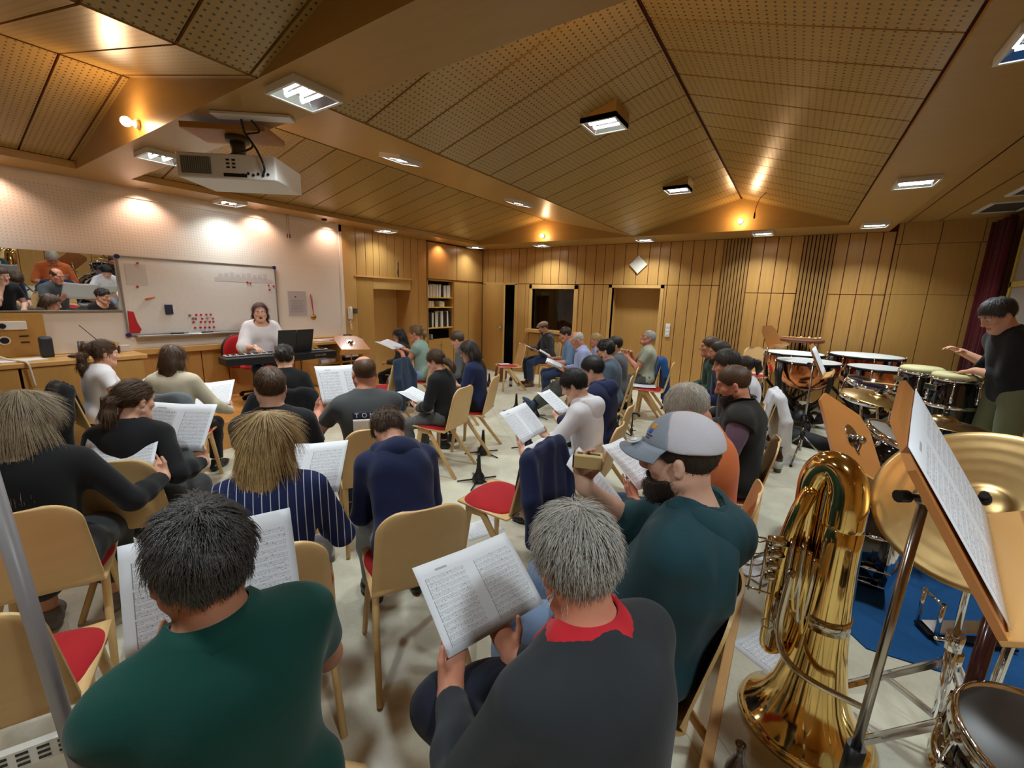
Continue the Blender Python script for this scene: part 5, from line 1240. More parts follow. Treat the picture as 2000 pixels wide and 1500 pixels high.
dress(p, C_NAVY, 1.93, C_PJEAN, S_BLACK, H_BROWN, topname='hoodie', top=dict(t=.018, wr=.006), hair=dict(n=4200, length=.03, t=.016, curl=.8, lift=.5)); p.hood(C_NAVY, 1.3); CURLY = p
chair_at(-1.375, 1.26, 150, 'beech chair under the person bent forward in the navy hoodie')
p = Person('child with a brown ponytail in a black jumper and grey trousers seen in profile', 'girl', None, 190, .86, .92, .95, head=(.1, -.35, 0), res=.0065, sk='a', female=False, lean=.08)
p.hold('music sheet held by the child in the black jumper', (.06, .42, .70), .30, .24, SHEETS[3], tilt=1.15, yaw=.1)
dress(p, C_BLACK, 1.93, C_GREY, S_BROWN, H_BROWN, 'pony', hair=dict(n=2200, length=.08, tail=[(0, -.10, -.03), (0, -.15, -.07), (0, -.2, -.15), (0, -.22, -.25)])); p.hairband((0, -.112, -.035), C_SLATE, .026); p.chair('beech chair under the child in the black jumper')
p = Person('person with long dark hair in a navy top seen in profile by the aisle', 'navylong', None, 200, .90, 1.0, 1.0, head=(.1, -.3, 0), res=.0068, sk='a', female=True)
p.hold('small music sheet held by the person with long dark hair', (.0, .40, .80), .21, .25, SHEETS[3], tilt=.9)
dress(p, C_NAVY, 1.93, C_BLACK, S_BLACK, H_DARK, 'long', hair=dict(n=2200, length=.12, tail=.30)); p.chair('beech chair under the person with long dark hair in navy')
p = Person('brown haired head peeping out behind the person in navy', 'peep', None, 206, .92, .95, .98, head=(0, -.4, 0), res=.0085, sk='a')
p.rest(1); p.rest(-1); dress(p, C_GREY, 1.9, C_JEAN, S_BLACK, H_BROWN, hair=dict(n=900, length=.03, t=.014)); p.chair('beech chair under the brown haired person behind the navy top')
p = Person('person with a light brown ponytail in a mint tee holding music', 'mint', None, 204, .95, .95, .95, head=(.05, -.2, 0), res=.0075, sk='b', female=True)
p.hold('wide music sheet held by the person in the mint tee', (-.02, .50, .98), .42, .297, SHEETS[1], tilt=1.2, L=(-.1, -.45), Rr=(.3, -.45))
dress(p, C_MINT, .3, C_LJEAN, S_BLACK, H_LIGHT, 'pony', eyes=True, scoop=.8, hair=dict(n=1200, length=.07, tail=[(0, -.09, .07), (0, -.13, .04), (0, -.14, -.03), (0, -.12, -.1)])); p.chair('beech chair under the person in the mint tee')
p = Person('person with long black hair in a charcoal jumper by the niche', 'blacklong', None, 208, .83, .92, .92, head=(.1, -.25, 0), res=.0075, sk='d', female=True)
p.rest(1); p.rest(-1); dress(p, C_DGREY, 1.93, C_BLACK, S_BLACK, H_BLACK, 'long', eyes=True, hair=dict(n=1200, length=.12, tail=.16)); p.chair('beech chair under the person with long black hair')
# ================================================================ INSTRUMENTS, FURNITURE, SMALL THINGS
PZ = .18                                            # height of the low platform on the right
M_DESK = wood('music_desk_wood', (190, 124, 66), .32, (3, 26, 26), .08, 'obj', coat=.2)
M_DESKE = wood('music_desk_edge', (222, 170, 104), .35, (3, 26, 26), .05, 'obj')
M_POLE = plain('satin_nickel', (176, 168, 158), .22, 1)
M_COPPER = plain('polished_copper', (214, 132, 84), .16, 1, var=.08, scale=9)
M_BRASS = plain('lacquered_brass', (240, 204, 128), .10, 1, var=.05, scale=8, coat=.4)
M_SILVER = plain('nickel_silver', (214, 206, 190), .12, 1)
M_CYM = plain('bronze_cymbal', (196, 160, 98), .24, 1, var=.08, scale=50)
M_SKIN = plain('drum_skin_white', (218, 218, 216), .5); M_HIDE = plain('conga_hide', (214, 206, 152), .55)
M_GLOSS = plain('black_lacquer', (14, 14, 18), .08, 0, .6, coat=.6)
M_RUBBER = plain('black_rubber', (18, 18, 18), .7)
def tripod(par, z1, r=.26, rot=0.0, m=None, hub=.42, base=0.0, foot=True, rr=.008):
    m = m or M_POLE
    for k in range(3):
        a = rot+2*PI*k/3; e = (r*math.cos(a), r*math.sin(a), base+.012)
        l = MB().tube([(0, 0, hub), e], rr, 8).build('leg', m, par)
        if foot: MB().tube([(e[0]*.93, e[1]*.93, e[2]+.014), (e[0]*1.06, e[1]*1.06, e[2]+.0)], .0125, 8).build('rubber_foot', M_RUBBER, l)
        MB().tube([(0, 0, hub*.35), (e[0]*.5, e[1]*.5, base+(hub-base)*.5)], rr*.6, 6).build('leg_brace', m, par)
def music_stand(label, C, X, Z, w, h, zf, pole_xy=None, score=None, rot=.4, grp='wooden music stands'):
    F = frame(C, X, Z); t = thing('music_stand', label, 'music stand', (0, 0, 0), 0, grp)
    b = MB(); k = .07
    b.prism([(-w/2, -h/2), (w/2, -h/2), (w/2, h/2-k), (w/2-k*1.0, h/2), (-w/2+k, h/2), (-w/2, h/2-k)], .012, Matrix(((1, 0, 0, 0), (0, 0, 1, 0), (0, 1, 0, 0), (0, 0, 0, 1))))
    d = b.build('desk', M_DESK, t); d.matrix_world = F
    l = MB(); l.bx((-w/2, -.075, -h/2-.012), (w/2, .012, -h/2), .002); l.bx((-w/2, -.078, -h/2-.012), (w/2, -.068, -h/2+.012)); l = l.build('ledge', M_DESKE, t); l.matrix_world = F
    bk = F @ Vector((0, .03, -.02)); px, py = pole_xy or (bk.x+.0, bk.y)
    p = MB(); p.tube([(0, .012, .0), (0, .016, .0)], .06, 20); p.tube([(0, .014, -.0), (0, .04, -.02)], .014, 10); pl = p.build('desk_plate', M_POLE, t); pl.matrix_world = F
    cl = F @ Vector((0, .045, -.03)); MB().sphere(cl, .02, 10).build('clamp', M_POLE, t); MB().tube([cl+Vector((0, 0, 0)), cl+Vector((-.03, -.02, 0))], [.006, .006], 6).tube([cl+Vector((-.03, -.02, 0)), cl+Vector((-.048, -.032, 0))], .013, 10).build('knob', M_BLACK, t)
    g = Vector((px, py, zf)); mid = g+(cl-g)*.42
    MB().tube([cl, mid], .0095, 12).build('upper_pole', M_POLE, t); MB().tube([g+Vector((0, 0, .10)), mid+(cl-g)*.02], .0125, 12).build('lower_pole', M_POLE, t)
    MB().tube([mid-(cl-g).normalized()*.07, mid+(cl-g).normalized()*.04], .019, 12).build('grip', M_BLACK, t)
    for k in range(3):
        a = rot+2*PI*k/3; e = g+Vector((.27*math.cos(a), .27*math.sin(a), .012)); L_ = MB().tube([g+Vector((0, 0, .26)), e], .0085, 8).build('leg', M_POLE, t)
        MB().tube([e*.96+(g+Vector((0, 0, .02)))*.04, e+(e-g)*.03], .013, 8).build('rubber_foot', M_RUBBER, L_)
    MB().tube([g+Vector((0, 0, .22)), g+Vector((0, 0, .30))], .022, 10).build('hub', M_BLACK, t)
    if score:
        lab, sw, sh, dx, mat = score; o = sheet(lab, F @ Matrix.Translation((dx, -.006, -h/2+sh/2+.004)), sw, sh, mat, 0, .004, 0)
    return t
music_stand('wooden music stand close to the camera at the right, holding a long score', (.296, 1.145, 1.368), (.173, .98, .10), (-.512, .001, .859), .46, .36, PZ, (.235, 1.10), ('long printed score standing on the nearest wooden music stand', .42, .32, 0.0, SHEETS[0]), .2)
music_stand('wooden music stand seen from behind above the tuba', (.302, 2.60, 1.07), (-.549, -.719, .426), (-.255, .629, .734), .46, .36, PZ, (.24, 2.70), None, .9)
music_stand('wooden music stand with a white score in front of the copper kettledrum', (.24, 5.05, 1.19), (.10, .99, 0), (-.42, .05, .9), .44, .32, PZ, (.215, 4.95), ('white score standing on the stand before the kettledrum', .40, .28, 0, SHEETS[1]), .3)
music_stand('small wooden music stand beside the podium chair at the far kettledrum', (-.22, 6.45, 1.30), (.35, .93, 0), (-.45, .15, .88), .40, .30, PZ, (-.245, 6.36), None, .1)
music_stand('wooden music stand tipped flat by the low shelves', (-5.45, 3.92, .97), (-.1, -.99, .06), (-.85, .1, .5), .46, .34, .30, (-5.50, 3.90), None, .5)
# ---- kettledrums
def timpano(x, y, z, dia, label, rot=0.0):
    t = thing('timpani_drum', label, 'timpani', (x, y, PZ), rot, 'four copper kettledrums'); R = dia/2; H = z-PZ
    prof = [(.0, H-.03-R*1.02), (R*.25, H-.03-R*1.0), (R*.5, H-.03-R*.93), (R*.72, H-.03-R*.78), (R*.88, H-.03-R*.55), (R*.96, H-.03-R*.28), (R*.97, H-.03)]
    MB().lathe(prof, n=40).build('bowl', M_COPPER, t)
    MB().lathe([(0, H+.004), (R*.9, H+.004), (R*1.0, H), (R*1.02, H-.012)], n=40).build('drum_head', M_SKIN, t)
    MB().lathe([(R*1.0, H-.035), (R*1.05, H-.035), (R*1.05, H-.004), (R*1.0, H-.002), (R*1.0, H-.035)], n=40).build('hoop', M_BLACKM, t)
    for k in range(8):
        a = 2*PI*k/8; c_, s_ = math.cos(a), math.sin(a)
        MB().tube([(R*1.07*c_, R*1.07*s_, H-.0), (R*1.07*c_, R*1.07*s_, H-.14)], .007, 8).build('tension_rod', M_CHROME, t)
    for k in range(4):
        a = 2*PI*k/4+.4; c_, s_ = math.cos(a), math.sin(a)
        MB().tube([(R*1.08*c_, R*1.08*s_, H-.03), (R*1.10*c_, R*1.10*s_, H-.22), (R*.95*c_, R*.95*s_, H-.45), (R*.3*c_, R*.3*s_, .20)], [.03, .034, .022, .022], 8).build('strut', M_BLACK, t)
    MB().lathe([(0, .06), (.16, .06), (.17, .1), (.1, .2), (.06, .24), (0, .24)], n=20).build('base', M_BLACK, t)
    for k in range(3):
        a = 2*PI*k/3+.5; c_, s_ = math.cos(a), math.sin(a)
        l = MB().tube([(0.05*c_, .05*s_, .14), (R*.7*c_, R*.7*s_, .15), (R*.98*c_, R*.98*s_, .12)], .022, 8).build('leg', M_BLACKM, t)
        MB().tube([(R*.98*c_-.02*s_, R*.98*s_+.02*c_, .055), (R*.98*c_+.02*s_, R*.98*s_-.02*c_, .055)], .055, 16).build('caster', M_RUBBER, l)
    MB().box((R*.75, -.1, .10), (.30, .09, .03), Matrix.Rotation(-.25, 3, 'Y')).build('pedal', M_BLACKM, t)
timpano(.213, 6.50, 1.02, .68, 'copper kettledrum in front, behind the white score on its stand', .3)
timpano(.06, 7.25, 1.04, .70, 'copper kettledrum at the back left beside the podium chair', .7)
timpano(.88, 7.50, 1.06, .80, 'largest copper kettledrum against the plain door panels', .1)
timpano(.90, 6.55, 1.01, .58, 'smaller copper kettledrum beside the congas', .5)
# ---- mallet table
t = thing('percussion_table', 'round brown percussion tray on a stand with cream mallets on it', 'table', (.12, 7.86, PZ))
tb = MB(); tb.lathe([(0, .98), (.29, .98), (.30, .99), (.30, 1.02), (.28, 1.025), (0, 1.025)], n=36); o = tb.build('tray', wood('brown_tray', (112, 60, 40), .5, (3, 20, 20), .1, 'obj'), t)
MB().tube([(0, 0, .30), (0, 0, .98)], .014, 10).build('pole', M_BLACKM, t); tripod(t, 0, .27, .3, M_BLACKM)
for i, (dx, dy, a) in enumerate(((-.12, .0, .25), (-.02, .07, .1), (.06, -.04, .2), (.12, .06, .3))):
    m_ = thing('drum_mallet', 'cream mallet lying on the round percussion tray', 'mallet', (.12+dx, 7.86+dy, PZ+1.036), a, 'mallets on the tray')
    MB().tube([(-.13, 0, 0), (.10, 0, 0)], .006, 8).build('shaft', M_PALE, m_); MB().sphere((.12, 0, .004), .018, 8).build('mallet_head', plain('felt_cream', (226, 214, 170), .9), m_)
# ---- congas
def conga(x, y, z, r, label):
    t = thing('conga_drum', label, 'conga', (x, y, PZ), 0, 'black congas'); H = z-PZ; b = H-.74
    MB().lathe([(r*.72, b), (r*.80, b+.12), (r*1.1, b+.34), (r*1.18, b+.48), (r*1.06, b+.66), (r, H-.01), (r*.9, H-.01), (r*.7, b+.01), (r*.72, b)], n=36).build('shell', M_GLOSS, t)
    MB().lathe([(0, H+.012), (r*.86, H+.012), (r*1.02, H), (r*1.06, H-.035), (r*1.02, H-.035)], n=36).build('drum_head', M_HIDE, t)
    MB().lathe([(r*1.05, H-.05), (r*1.09, H-.05), (r*1.09, H-.028), (r*1.05, H-.028), (r*1.05, H-.05)], n=36).build('rim', M_CHROME, t)
    MB().lathe([(r*1.19, b+.47), (r*1.20, b+.47), (r*1.20, b+.50), (r*1.19, b+.50)], n=36).build('band', M_CHROME, t)
    for k in range(6):
        a = 2*PI*k/6+.3; c_, s_ = math.cos(a), math.sin(a)
        MB().tube([(r*1.1*c_, r*1.1*s_, H-.03), (r*1.16*c_, r*1.16*s_, H-.2)], .006, 8).tube([(r*1.16*c_, r*1.16*s_, H-.16), (r*1.16*c_, r*1.16*s_, H-.22)], .012, 8).build('lug', M_CHROME, t)
    for k in range(3):
        a = 2*PI*k/3+.2; c_, s_ = math.cos(a), math.sin(a); MB().tube([(r*1.24*c_, r*1.24*s_, b+.5), (r*1.35*c_, r*1.35*s_, .012)], .012, 8).build('leg', M_CHROME, t)
    MB().box((-r*1.08, -r*.55, H-.11), (.012, .11, .045), rotz(.5), .003).build('badge', M_SILVER, t)
conga(1.02, 5.21, 1.18, .148, 'black conga with cream head on the left of the pair'); conga(1.17, 4.88, 1.18, .145, 'black conga with cream head under the standing drummer’s hand')
# ---- cymbals on stands
def cymbal(x, y, z, r, label, tilt=(0, 0), base=None, hammered=False, mat=None, hub=.42, rot=.2):
    bx, by = base or (x, y); t = thing('cymbal', label, 'cymbal', (0, 0, 0), 0, 'cymbals on chrome stands')
    A = Matrix.Rotation(tilt[1], 3, 'Z') @ Matrix.Rotation(tilt[0], 3, 'Y'); prof = [(.006, .030), (.03, .028), (.05, .018), (.058, .006)]
    for i in range(1, 15): q = .058+(r-.058)*i/14; prof.append((q, .006-.022*(i/14)**1.6+(.0012*math.sin(i*2.1) if hammered else .0004*(i % 2))))
    back = [(a, b-.0022) for a, b in prof[::-1]]; ob = MB().lathe(prof+back+[prof[0]], (0, 0, 0), 64).build('cymbal_plate', mat or M_CYM, t); ob.matrix_world = Matrix.Translation((x, y, z)) @ A.to_4x4()
    up = A @ Vector((0, 0, 1)); c0 = Vector((x, y, z))
    MB().tube([c0-up*.05, c0+up*.06], .005, 8).build('threaded_rod', M_CHROME, t); MB().tube([c0+up*.032, c0+up*.05], .014, 12).tube([c0+up*.05, c0+up*.068], .011, 8).build('wing_nut', M_BLACK, t); MB().tube([c0-up*.02, c0+up*.004], .018, 12).build('felt', M_BLACK, t)
    g = Vector((bx, by, PZ)); top = c0-up*.05; mid = g+(top-g)*.5
    MB().tube([top, mid], .009, 12).build('upper_pole', M_CHROME, t); MB().tube([g+Vector((0, 0, .1)), mid], .0135, 12).build('lower_pole', M_CHROME, t)
    MB().tube([mid-(top-g).normalized()*.03, mid+(top-g).normalized()*.03], .023, 12).tube([mid, mid+Vector((-.05, -.02, 0))], .006, 6).build('clamp', M_CHROME, t)
    for k in range(3):
        a = rot+2*PI*k/3; e = g+Vector((.30*math.cos(a), .30*math.sin(a), .012)); q = Vector((-math.sin(a), math.cos(a), 0))*.011
        l_ = MB(); h0 = g+Vector((0, 0, hub)); h1 = g+Vector((0, 0, .12))
        for sgn in (-1, 1): l_.bar(h0+q*sgn, e+q*sgn, .004, .016, (0, 0, 1)); l_.bar(h1+q*sgn, (h0+e)/2+q*sgn, .004, .012, (0, 0, 1))
        l_ = l_.build('leg', M_CHROME, t); MB().tube([e+(h0-e)*.03, e-(h0-e)*.02], .015, 8).build('rubber_foot', M_RUBBER, l_)
    MB().tube([g+Vector((0, 0, hub-.03)), g+Vector((0, 0, hub+.03))], .024, 12).build('hub', M_CHROME, t); return t
cymbal(.52, 1.67, 1.16, .255, 'big bronze cymbal tilted towards the camera behind the nearest music stand', (math.radians(-48), math.radians(65)), (.60, 1.86), True, plain('hammered_bronze', (206, 172, 116), .40, 1, var=.12, scale=40), .36, .9)
cymbal(.76, 3.20, 1.10, .23, 'bronze crash cymbal below the congas', (math.radians(6), .4), (.80, 3.32))
cymbal(.646, 4.40, 1.0, .25, 'bronze ride cymbal before the smaller kettledrum', (math.radians(8), -.6), (.80, 4.5))
# ---- bass drum and toms
def drum(label, C, ax, r, L, head0, head1, grp, name='drum', lugs=8, badge=False, legs=None, hoopm=None):
    t = thing(name, label, 'drum', (0, 0, 0), 0, grp); ax = Vector(ax).normalized(); u = ax.orthogonal().normalized(); v = ax.cross(u); A = Matrix((u, v, ax)).transposed(); C = Vector(C)
    hoopm = hoopm or M_CHROME
    MB().lathe([(r*.97, -L/2), (r, -L/2), (r, L/2), (r*.97, L/2), (r*.97, -L/2)], C, 40, A).build('shell', M_GLOSS, t)
    MB().lathe([(0, L/2+.006), (r*.96, L/2+.006), (r*1.0, L/2+.002)], C, 40, A).build('batter_head', head1, t); MB().lathe([(0, -L/2-.006), (r*.96, -L/2-.006), (r*1.0, -L/2-.002)], C, 40, A).build('front_head', head0, t)
    for s_ in (-1, 1): MB().lathe([(r*1.0, s_*(L/2-.028)), (r*1.045, s_*(L/2-.028)), (r*1.045, s_*(L/2+.014)), (r*1.0, s_*(L/2+.014)), (r*1.0, s_*(L/2-.028))], C, 40, A).build('hoop', hoopm, t)
    for k in range(lugs):
        a = 2*PI*k/lugs+.2; d = u*math.cos(a)+v*math.sin(a)
        MB().tube([C+d*r*1.05+ax*(L/2+.0), C+d*r*1.05-ax*(L/2+.0)], .0045, 6).tube([C+d*r*1.035+ax*L*.22, C+d*r*1.035+ax*L*.36], .012, 8).tube([C+d*r*1.035-ax*L*.22, C+d*r*1.035-ax*L*.36], .012, 8).build('lug', M_CHROME, t)
    if badge:
        d = Vector(badge).normalized(); e = d.cross(ax).normalized(); B = Matrix((ax, e, d)).transposed(); c0 = C+d*r*1.004+ax*L*.12
        f = MB(); f.box(c0, (.062, .05, .004), B); pb = f.build('badge', M_BLACK, t); g = MB()
        for (x0, y0, w_, h_) in ((0, .022, .06, .003), (0, -.022, .06, .003), (.028, 0, .003, .046), (-.028, 0, .003, .046), (-.008, 0, .006, .03), (.002, .013, .018, .005), (.001, 0, .016, .005), (.002, -.013, .018, .005)): g.box(c0+B @ Vector((x0, y0, .0025)), (w_, h_, .002), B)
        g.build('badge_letter', M_SILVER, pb)
    return t
t = drum('black bass drum with chrome hoops standing on the blue carpet', (.40, 2.95, .475), (1, -.08, 0), .275, .40, M_BLACK, M_SKIN, 'drum kit shells', 'bass_drum', 10)
for s_ in (-1, 1): MB().tube([(.28, 2.95+s_*.22, .36), (.18, 2.95+s_*.36, PZ+.012)], .009, 8).build('spur_leg', M_CHROME, t)
drum('black tilted tom with chrome rim and badge above the bass drum', (.53, 3.06, .90), (.35, -.1, .9), .155, .22, M_SKIN, plain('worn_grey_head', (118, 110, 102), .5), 'drum kit toms', 'tom_drum', 6, (-.75, -.45, .25))
t = drum('glossy dark blue tom between the kettledrums and the ride cymbal', (.66, 5.35, .89), (.2, -.15, .95), .165, .17, M_SKIN, plain('dark_head', (20, 22, 40), .15), 'drum kit toms', 'tom_drum', 6)
MB().tube([(.66, 5.36, .80), (.68, 5.36, .62), (.69, 5.36, PZ+.3)], .012, 8).build('stand_pole', M_CHROME, t)
for k in range(3): MB().tube([(.69, 5.36, PZ+.32), (.69+.25*math.cos(k*2.09), 5.36+.25*math.sin(k*2.09), PZ+.012)], .008, 8).build('leg', M_CHROME, t)
for i, a in enumerate((.15, .30)):
    tag(MB().tube([(.62+.02*i, 5.18-.02*i, 1.005), (.96+.01*i, 5.08+.05*i, 1.012)], [.007, .005], 8).build('drumstick', M_PALE), 'wooden drumstick lying across the dark blue tom', 'drumstick', 'drumsticks on the blue tom')
t = drum('snare drum cut off at the bottom right corner', (.62, 1.30, .66), (.1, -.1, 1), .178, .14, M_SKIN, plain('snare_head_dark', (60, 54, 50), .4), 'drum kit toms', 'snare_drum', 8)
MB().tube([(.62, 1.31, .58), (.62, 1.31, PZ+.3)], .012, 8).build('stand_pole', M_CHROME, t)
for k in range(3): MB().tube([(.62, 1.31, PZ+.32), (.62+.26*math.cos(k*2.09+.4), 1.31+.26*math.sin(k*2.09+.4), PZ+.012)], .008, 8).build('leg', M_CHROME, t)
t = thing('drum_pedal', 'chrome drum pedal with black footboard on the blue carpet', 'pedal', (.86, 2.62, PZ+.006), math.radians(20))
MB().box((0, 0, .02), (.34, .10, .012)).build('base_plate', M_BLACKM, t); MB().box((0, 0, .06), (.30, .085, .01), Matrix.Rotation(-.2, 3, 'Y')).build('footboard', M_CHROME, t)
MB().tube([(-.15, -.06, .02), (-.15, -.06, .20)], .009, 8).tube([(-.15, .06, .02), (-.15, .06, .20)], .009, 8).tube([(-.15, -.06, .19), (-.15, .06, .19)], .007, 8).build('pedal_frame', M_CHROME, t)
t = thing('double_strut_stand', 'chrome double braced stand lower right with a black rubber tip', 'stand', (.60, 1.62, PZ))
MB().tube([(0, 0, .1), (.06, .1, .62), (.1, .2, .95)], .012, 12).build('pole', M_CHROME, t); MB().tube([(.03, .0, .42), (.13, .08, .28)], .008, 8).build('side_arm', M_CHROME, t); MB().tube([(.12, .075, .29), (.155, .1, .24)], .026, 12).build('rubber_tip', M_RUBBER, t)
for k in range(3):
    a = .9+2*PI*k/3; e = Vector((.27*math.cos(a), .27*math.sin(a), .012)); q = Vector((-math.sin(a), math.cos(a), 0))*.012; l_ = MB()
    for sg in (-1, 1): l_.bar(Vector((0, 0, .36))+q*sg, e+q*sg, .004, .016)
    MB().tube([e+Vector((0, 0, .01)), e], .014, 8).build('rubber_foot', M_RUBBER, l_.build('leg', M_CHROME, t))
t = thing('tube_rack', 'dark bent tube rack with a black crossbar in front of the big cymbal', 'rack', (.60, 1.50, 0))
MB().tube(bez([(-.05, .05, .95), (-.06, .08, 1.10), (.0, .10, 1.17), (.09, .08, 1.14), (.12, .03, 1.0), (.13, 0, .7), (.13, 0, PZ)], 8), .018, 12).build('bent_tube', plain('maroon_tube', (70, 36, 32), .2, .3, coat=.5), t)
MB().tube([(-.06, .06, 1.09), (.125, .02, 1.04)], .008, 10).build('crossbar', M_BLACK, t); MB().tube([(.125, .02, 1.02), (.125, .02, 1.06)], .012, 10).build('chrome_bolt', M_CHROME, t); MB().tube([(-.05, .05, .95), (-.05, .05, PZ)], .018, 12).build('rear_tube', plain('maroon_tube', (70, 36, 32)), t)
# ---- tuba standing on its bell
t = thing('tuba', 'brass tuba standing on its bell beside the nearest music stand', 'tuba', (.225, 1.70, PZ), 0)
bp = [(.205, .004), (.212, .0), (.216, .006), (.212, .014), (.195, .03), (.165, .06), (.14, .1), (.115, .16), (.098, .24), (.084, .34), (.074, .46), (.067, .60), (.062, .74), (.06, .80)]
inner = [(a-.003, b+.004) for a, b in bp[3:][::-1]]; MB().lathe(bp+inner+[(.203, .006), (.205, .004)], (.0, 0, 0), 56).build('bell', M_BRASS, t)
ux, uy = -.62, .30          # the bow runs over towards the valves
top = [(0, 0, .78), (0, 0, .87)]
for i in range(13):
    a = PI*i/12; top.append((ux*.078*(1-math.cos(a)), uy*.078*(1-math.cos(a)), .89+.105*math.sin(a)))
top += [(ux*.156, uy*.156, .80), (ux*.156, uy*.156, .55)]
MB().tube(bez(top, 3), [.060-.018*min(1, i/46) for i in range(len(bez(top, 3)))], 20).build('main_bow', M_BRASS, t)
bx_, by_ = ux*.156, uy*.156
MB().tube(bez([(bx_, by_, .56), (bx_, by_, .36), (bx_-.01, by_-.0, .28), (bx_-.04, by_-.04, .26), (bx_-.05, by_-.06, .32), (bx_-.05, by_-.06, .62), (bx_-.03, by_-.05, .80), (bx_-.0, by_-.03, .90)], 6), [.040-.016*i/42 for i in range(43)], 16).build('branch_tube', M_BRASS, t)
for i in range(4):
    MB().tube(bez([(bx_-.03+.018*i, by_-.085, .72-.02*i), (bx_-.03+.018*i, by_-.10, .60), (bx_-.02+.018*i, by_-.10, .52-.035*i), (bx_-.005+.018*i, by_-.10, .52-.035*i), (bx_+.003+.018*i, by_-.10, .60), (bx_+.003+.018*i, by_-.085, .72-.02*i)], 5), .0085, 10).build('valve_slide', M_BRASS if i % 2 else M_SILVER, t)
for i in range(4):
    c_ = Vector((bx_-.075, by_-.085+.004*i, .70-.048*i)); v = MB().tube([c_+Vector((-.022, -.012, 0)), c_+Vector((.03, .016, 0))], .0195, 16).tube([c_+Vector((-.03, -.016, 0)), c_+Vector((-.022, -.012, 0))], .012, 12).build('rotor_valve', M_SILVER, t)
    MB().tube([c_+Vector((-.03, -.016, 0)), c_+Vector((-.05, -.06, .01)), c_+Vector((-.075, -.065, .005))], .003, 6).tube([c_+Vector((-.075, -.065, .004)), c_+Vector((-.11, -.06, .0))], .005, 8).build('valve_lever', M_SILVER, v)
rk = MB()
for dx in (-.05, -.085): rk.tube([(bx_-.075+dx+.02, by_-.15, .74), (bx_-.075+dx+.02, by_-.15, .52)], .004, 8)
rk.tube([(bx_-.15, by_-.15, .73), (bx_-.07, by_-.15, .73)], .004, 8).tube([(bx_-.15, by_-.15, .53), (bx_-.07, by_-.15, .53)], .004, 8); rk.build('lever_rack', M_SILVER, t)
MB().tube(bez([(bx_-.02, by_-.10, .62), (bx_-.03, by_-.13, .42), (bx_-.005, by_-.16, .33), (bx_+.06, by_-.19, .30), (.10, -.13, .27), (.135, -.11, .255)], 8), [.013-.004*i/40 for i in range(41)], 12).build('mouthpipe', M_SILVER, t)
MB().tube([(bx_-.04, by_-.10, .50), (bx_-.045, by_-.10, .30)], .018, 12).build('third_slide', M_SILVER, t); MB().tube([(bx_-.065+.018*math.cos(a*PI/8), by_-.13, .40+.018*math.sin(a*PI/8)) for a in range(16)], .003, 6, closed=True).build('finger_ring', M_SILVER, t)
MB().lathe([(.0735, .43), (.077, .43), (.077, .48), (.073, .48)], (0, 0, 0), 40).build('bell_band', M_SILVER, t)
# ---- carpet, bags, floor sheets on the platform
cp = MB(); M4 = [( .09, 2.80), (.47, 2.28), (1.55, 2.40), (1.75, 3.75), (.55, 3.95)]
cp.prism(M4, .006, Matrix.Translation((0, 0, PZ)))
def mat_carpet():
    t = NT('blue_carpet'); v = t.pos(); n = t.noise(v, 400, 2); n2 = t.noise(v, 3, 3); c = lin((36, 82, 132))
    t.base(t.ramp(t.math('ADD', t.math('MULTIPLY', n, .5), t.math('MULTIPLY', n2, .5)), [(.3, tuple(x*.6 for x in c)), (.7, tuple(x*1.3 for x in c))]), .95, 0, .1); t.bump(n, .5, .004); return t.m
tag(cp.build('carpet', mat_carpet()), 'blue carpet under the drum kit', 'carpet')
def softbag(name, label, pts, r, q, mat, cat='bag', k=.05, wr=.006):
    P = np.array(pts); F = Field(P.min(0)-.3, P.max(0)+.3, .012)
    for a, b, ra, rb in zip(pts, pts[1:], r, r[1:]): F.cap(a, b, ra, rb, k, q, (0, 0, 1))
    F.cut((0, 0, P[:, 2].min()-min(r)*q*.8), (0, 0, -1)); V, Q = F.mesh(2); V = wrinkle(V, vnormals(V, Q), wr, 14, 5); return tag(np_mesh(name, V, Q, mat), label, cat)
softbag('instrument_bag', 'long black instrument bag lying on the platform behind the bottles', [(-.0, 5.80, PZ+.055), (.30, 5.60, PZ+.06), (.62, 5.50, PZ+.06)], [.11, .14, .12], .5, C_BLACK)
softbag('padded_case', 'flat black padded case lying left of the long bag', [(.02, 6.05, PZ+.04), (.22, 6.0, PZ+.04)], [.09, .10], .45, C_BLACK)
bw = softbag('backpack', 'brown leather backpack on the floor beside the chair at the open door', [(-4.90, 7.05, .105), (-4.89, 7.06, .25), (-4.88, 7.06, .31)], [.13, .12, .08], 1, plain('brown_bag', (112, 62, 40), .55), 'backpack')
softbag('tote_bag', 'white and black bag lying under the chair of the child in black', [(-3.20, 3.02, .09), (-3.08, 3.12, .10)], [.11, .10], .8, plain('white_bag', (204, 198, 182), .7, var=.5, scale=9), 'bag', .04)
def bottle(x, y, z, label, r=.033, h=.245, glass=None, cap=False, lab=True):
    t = thing('beer_bottle', label, 'bottle', (x, y, z), 0, 'bottles'); s = h/.245
    MB().lathe([(0, .003), (r*.9, .0), (r, .008), (r, .135*s), (r*.9, .155*s), (r*.5, .185*s), (r*.40, .20*s), (r*.40, .235*s), (r*.46, .236*s), (r*.46, .243*s), (r*.36, .245*s), (0, .245*s)], n=24).build('glass', glass or plain('brown_glass', (52, 28, 12), .08, 0, .7, coat=.3), t)
    if lab: MB().lathe([(r*1.01, .04*s), (r*1.015, .04*s), (r*1.015, .11*s), (r*1.01, .11*s)], n=24).build('label', plain('bottle_label', (196, 200, 198), .5), t)
    if cap: MB().tube([(0, 0, .238*s), (0, 0, .25*s)], r*.5, 12).build('cap', cap, t)
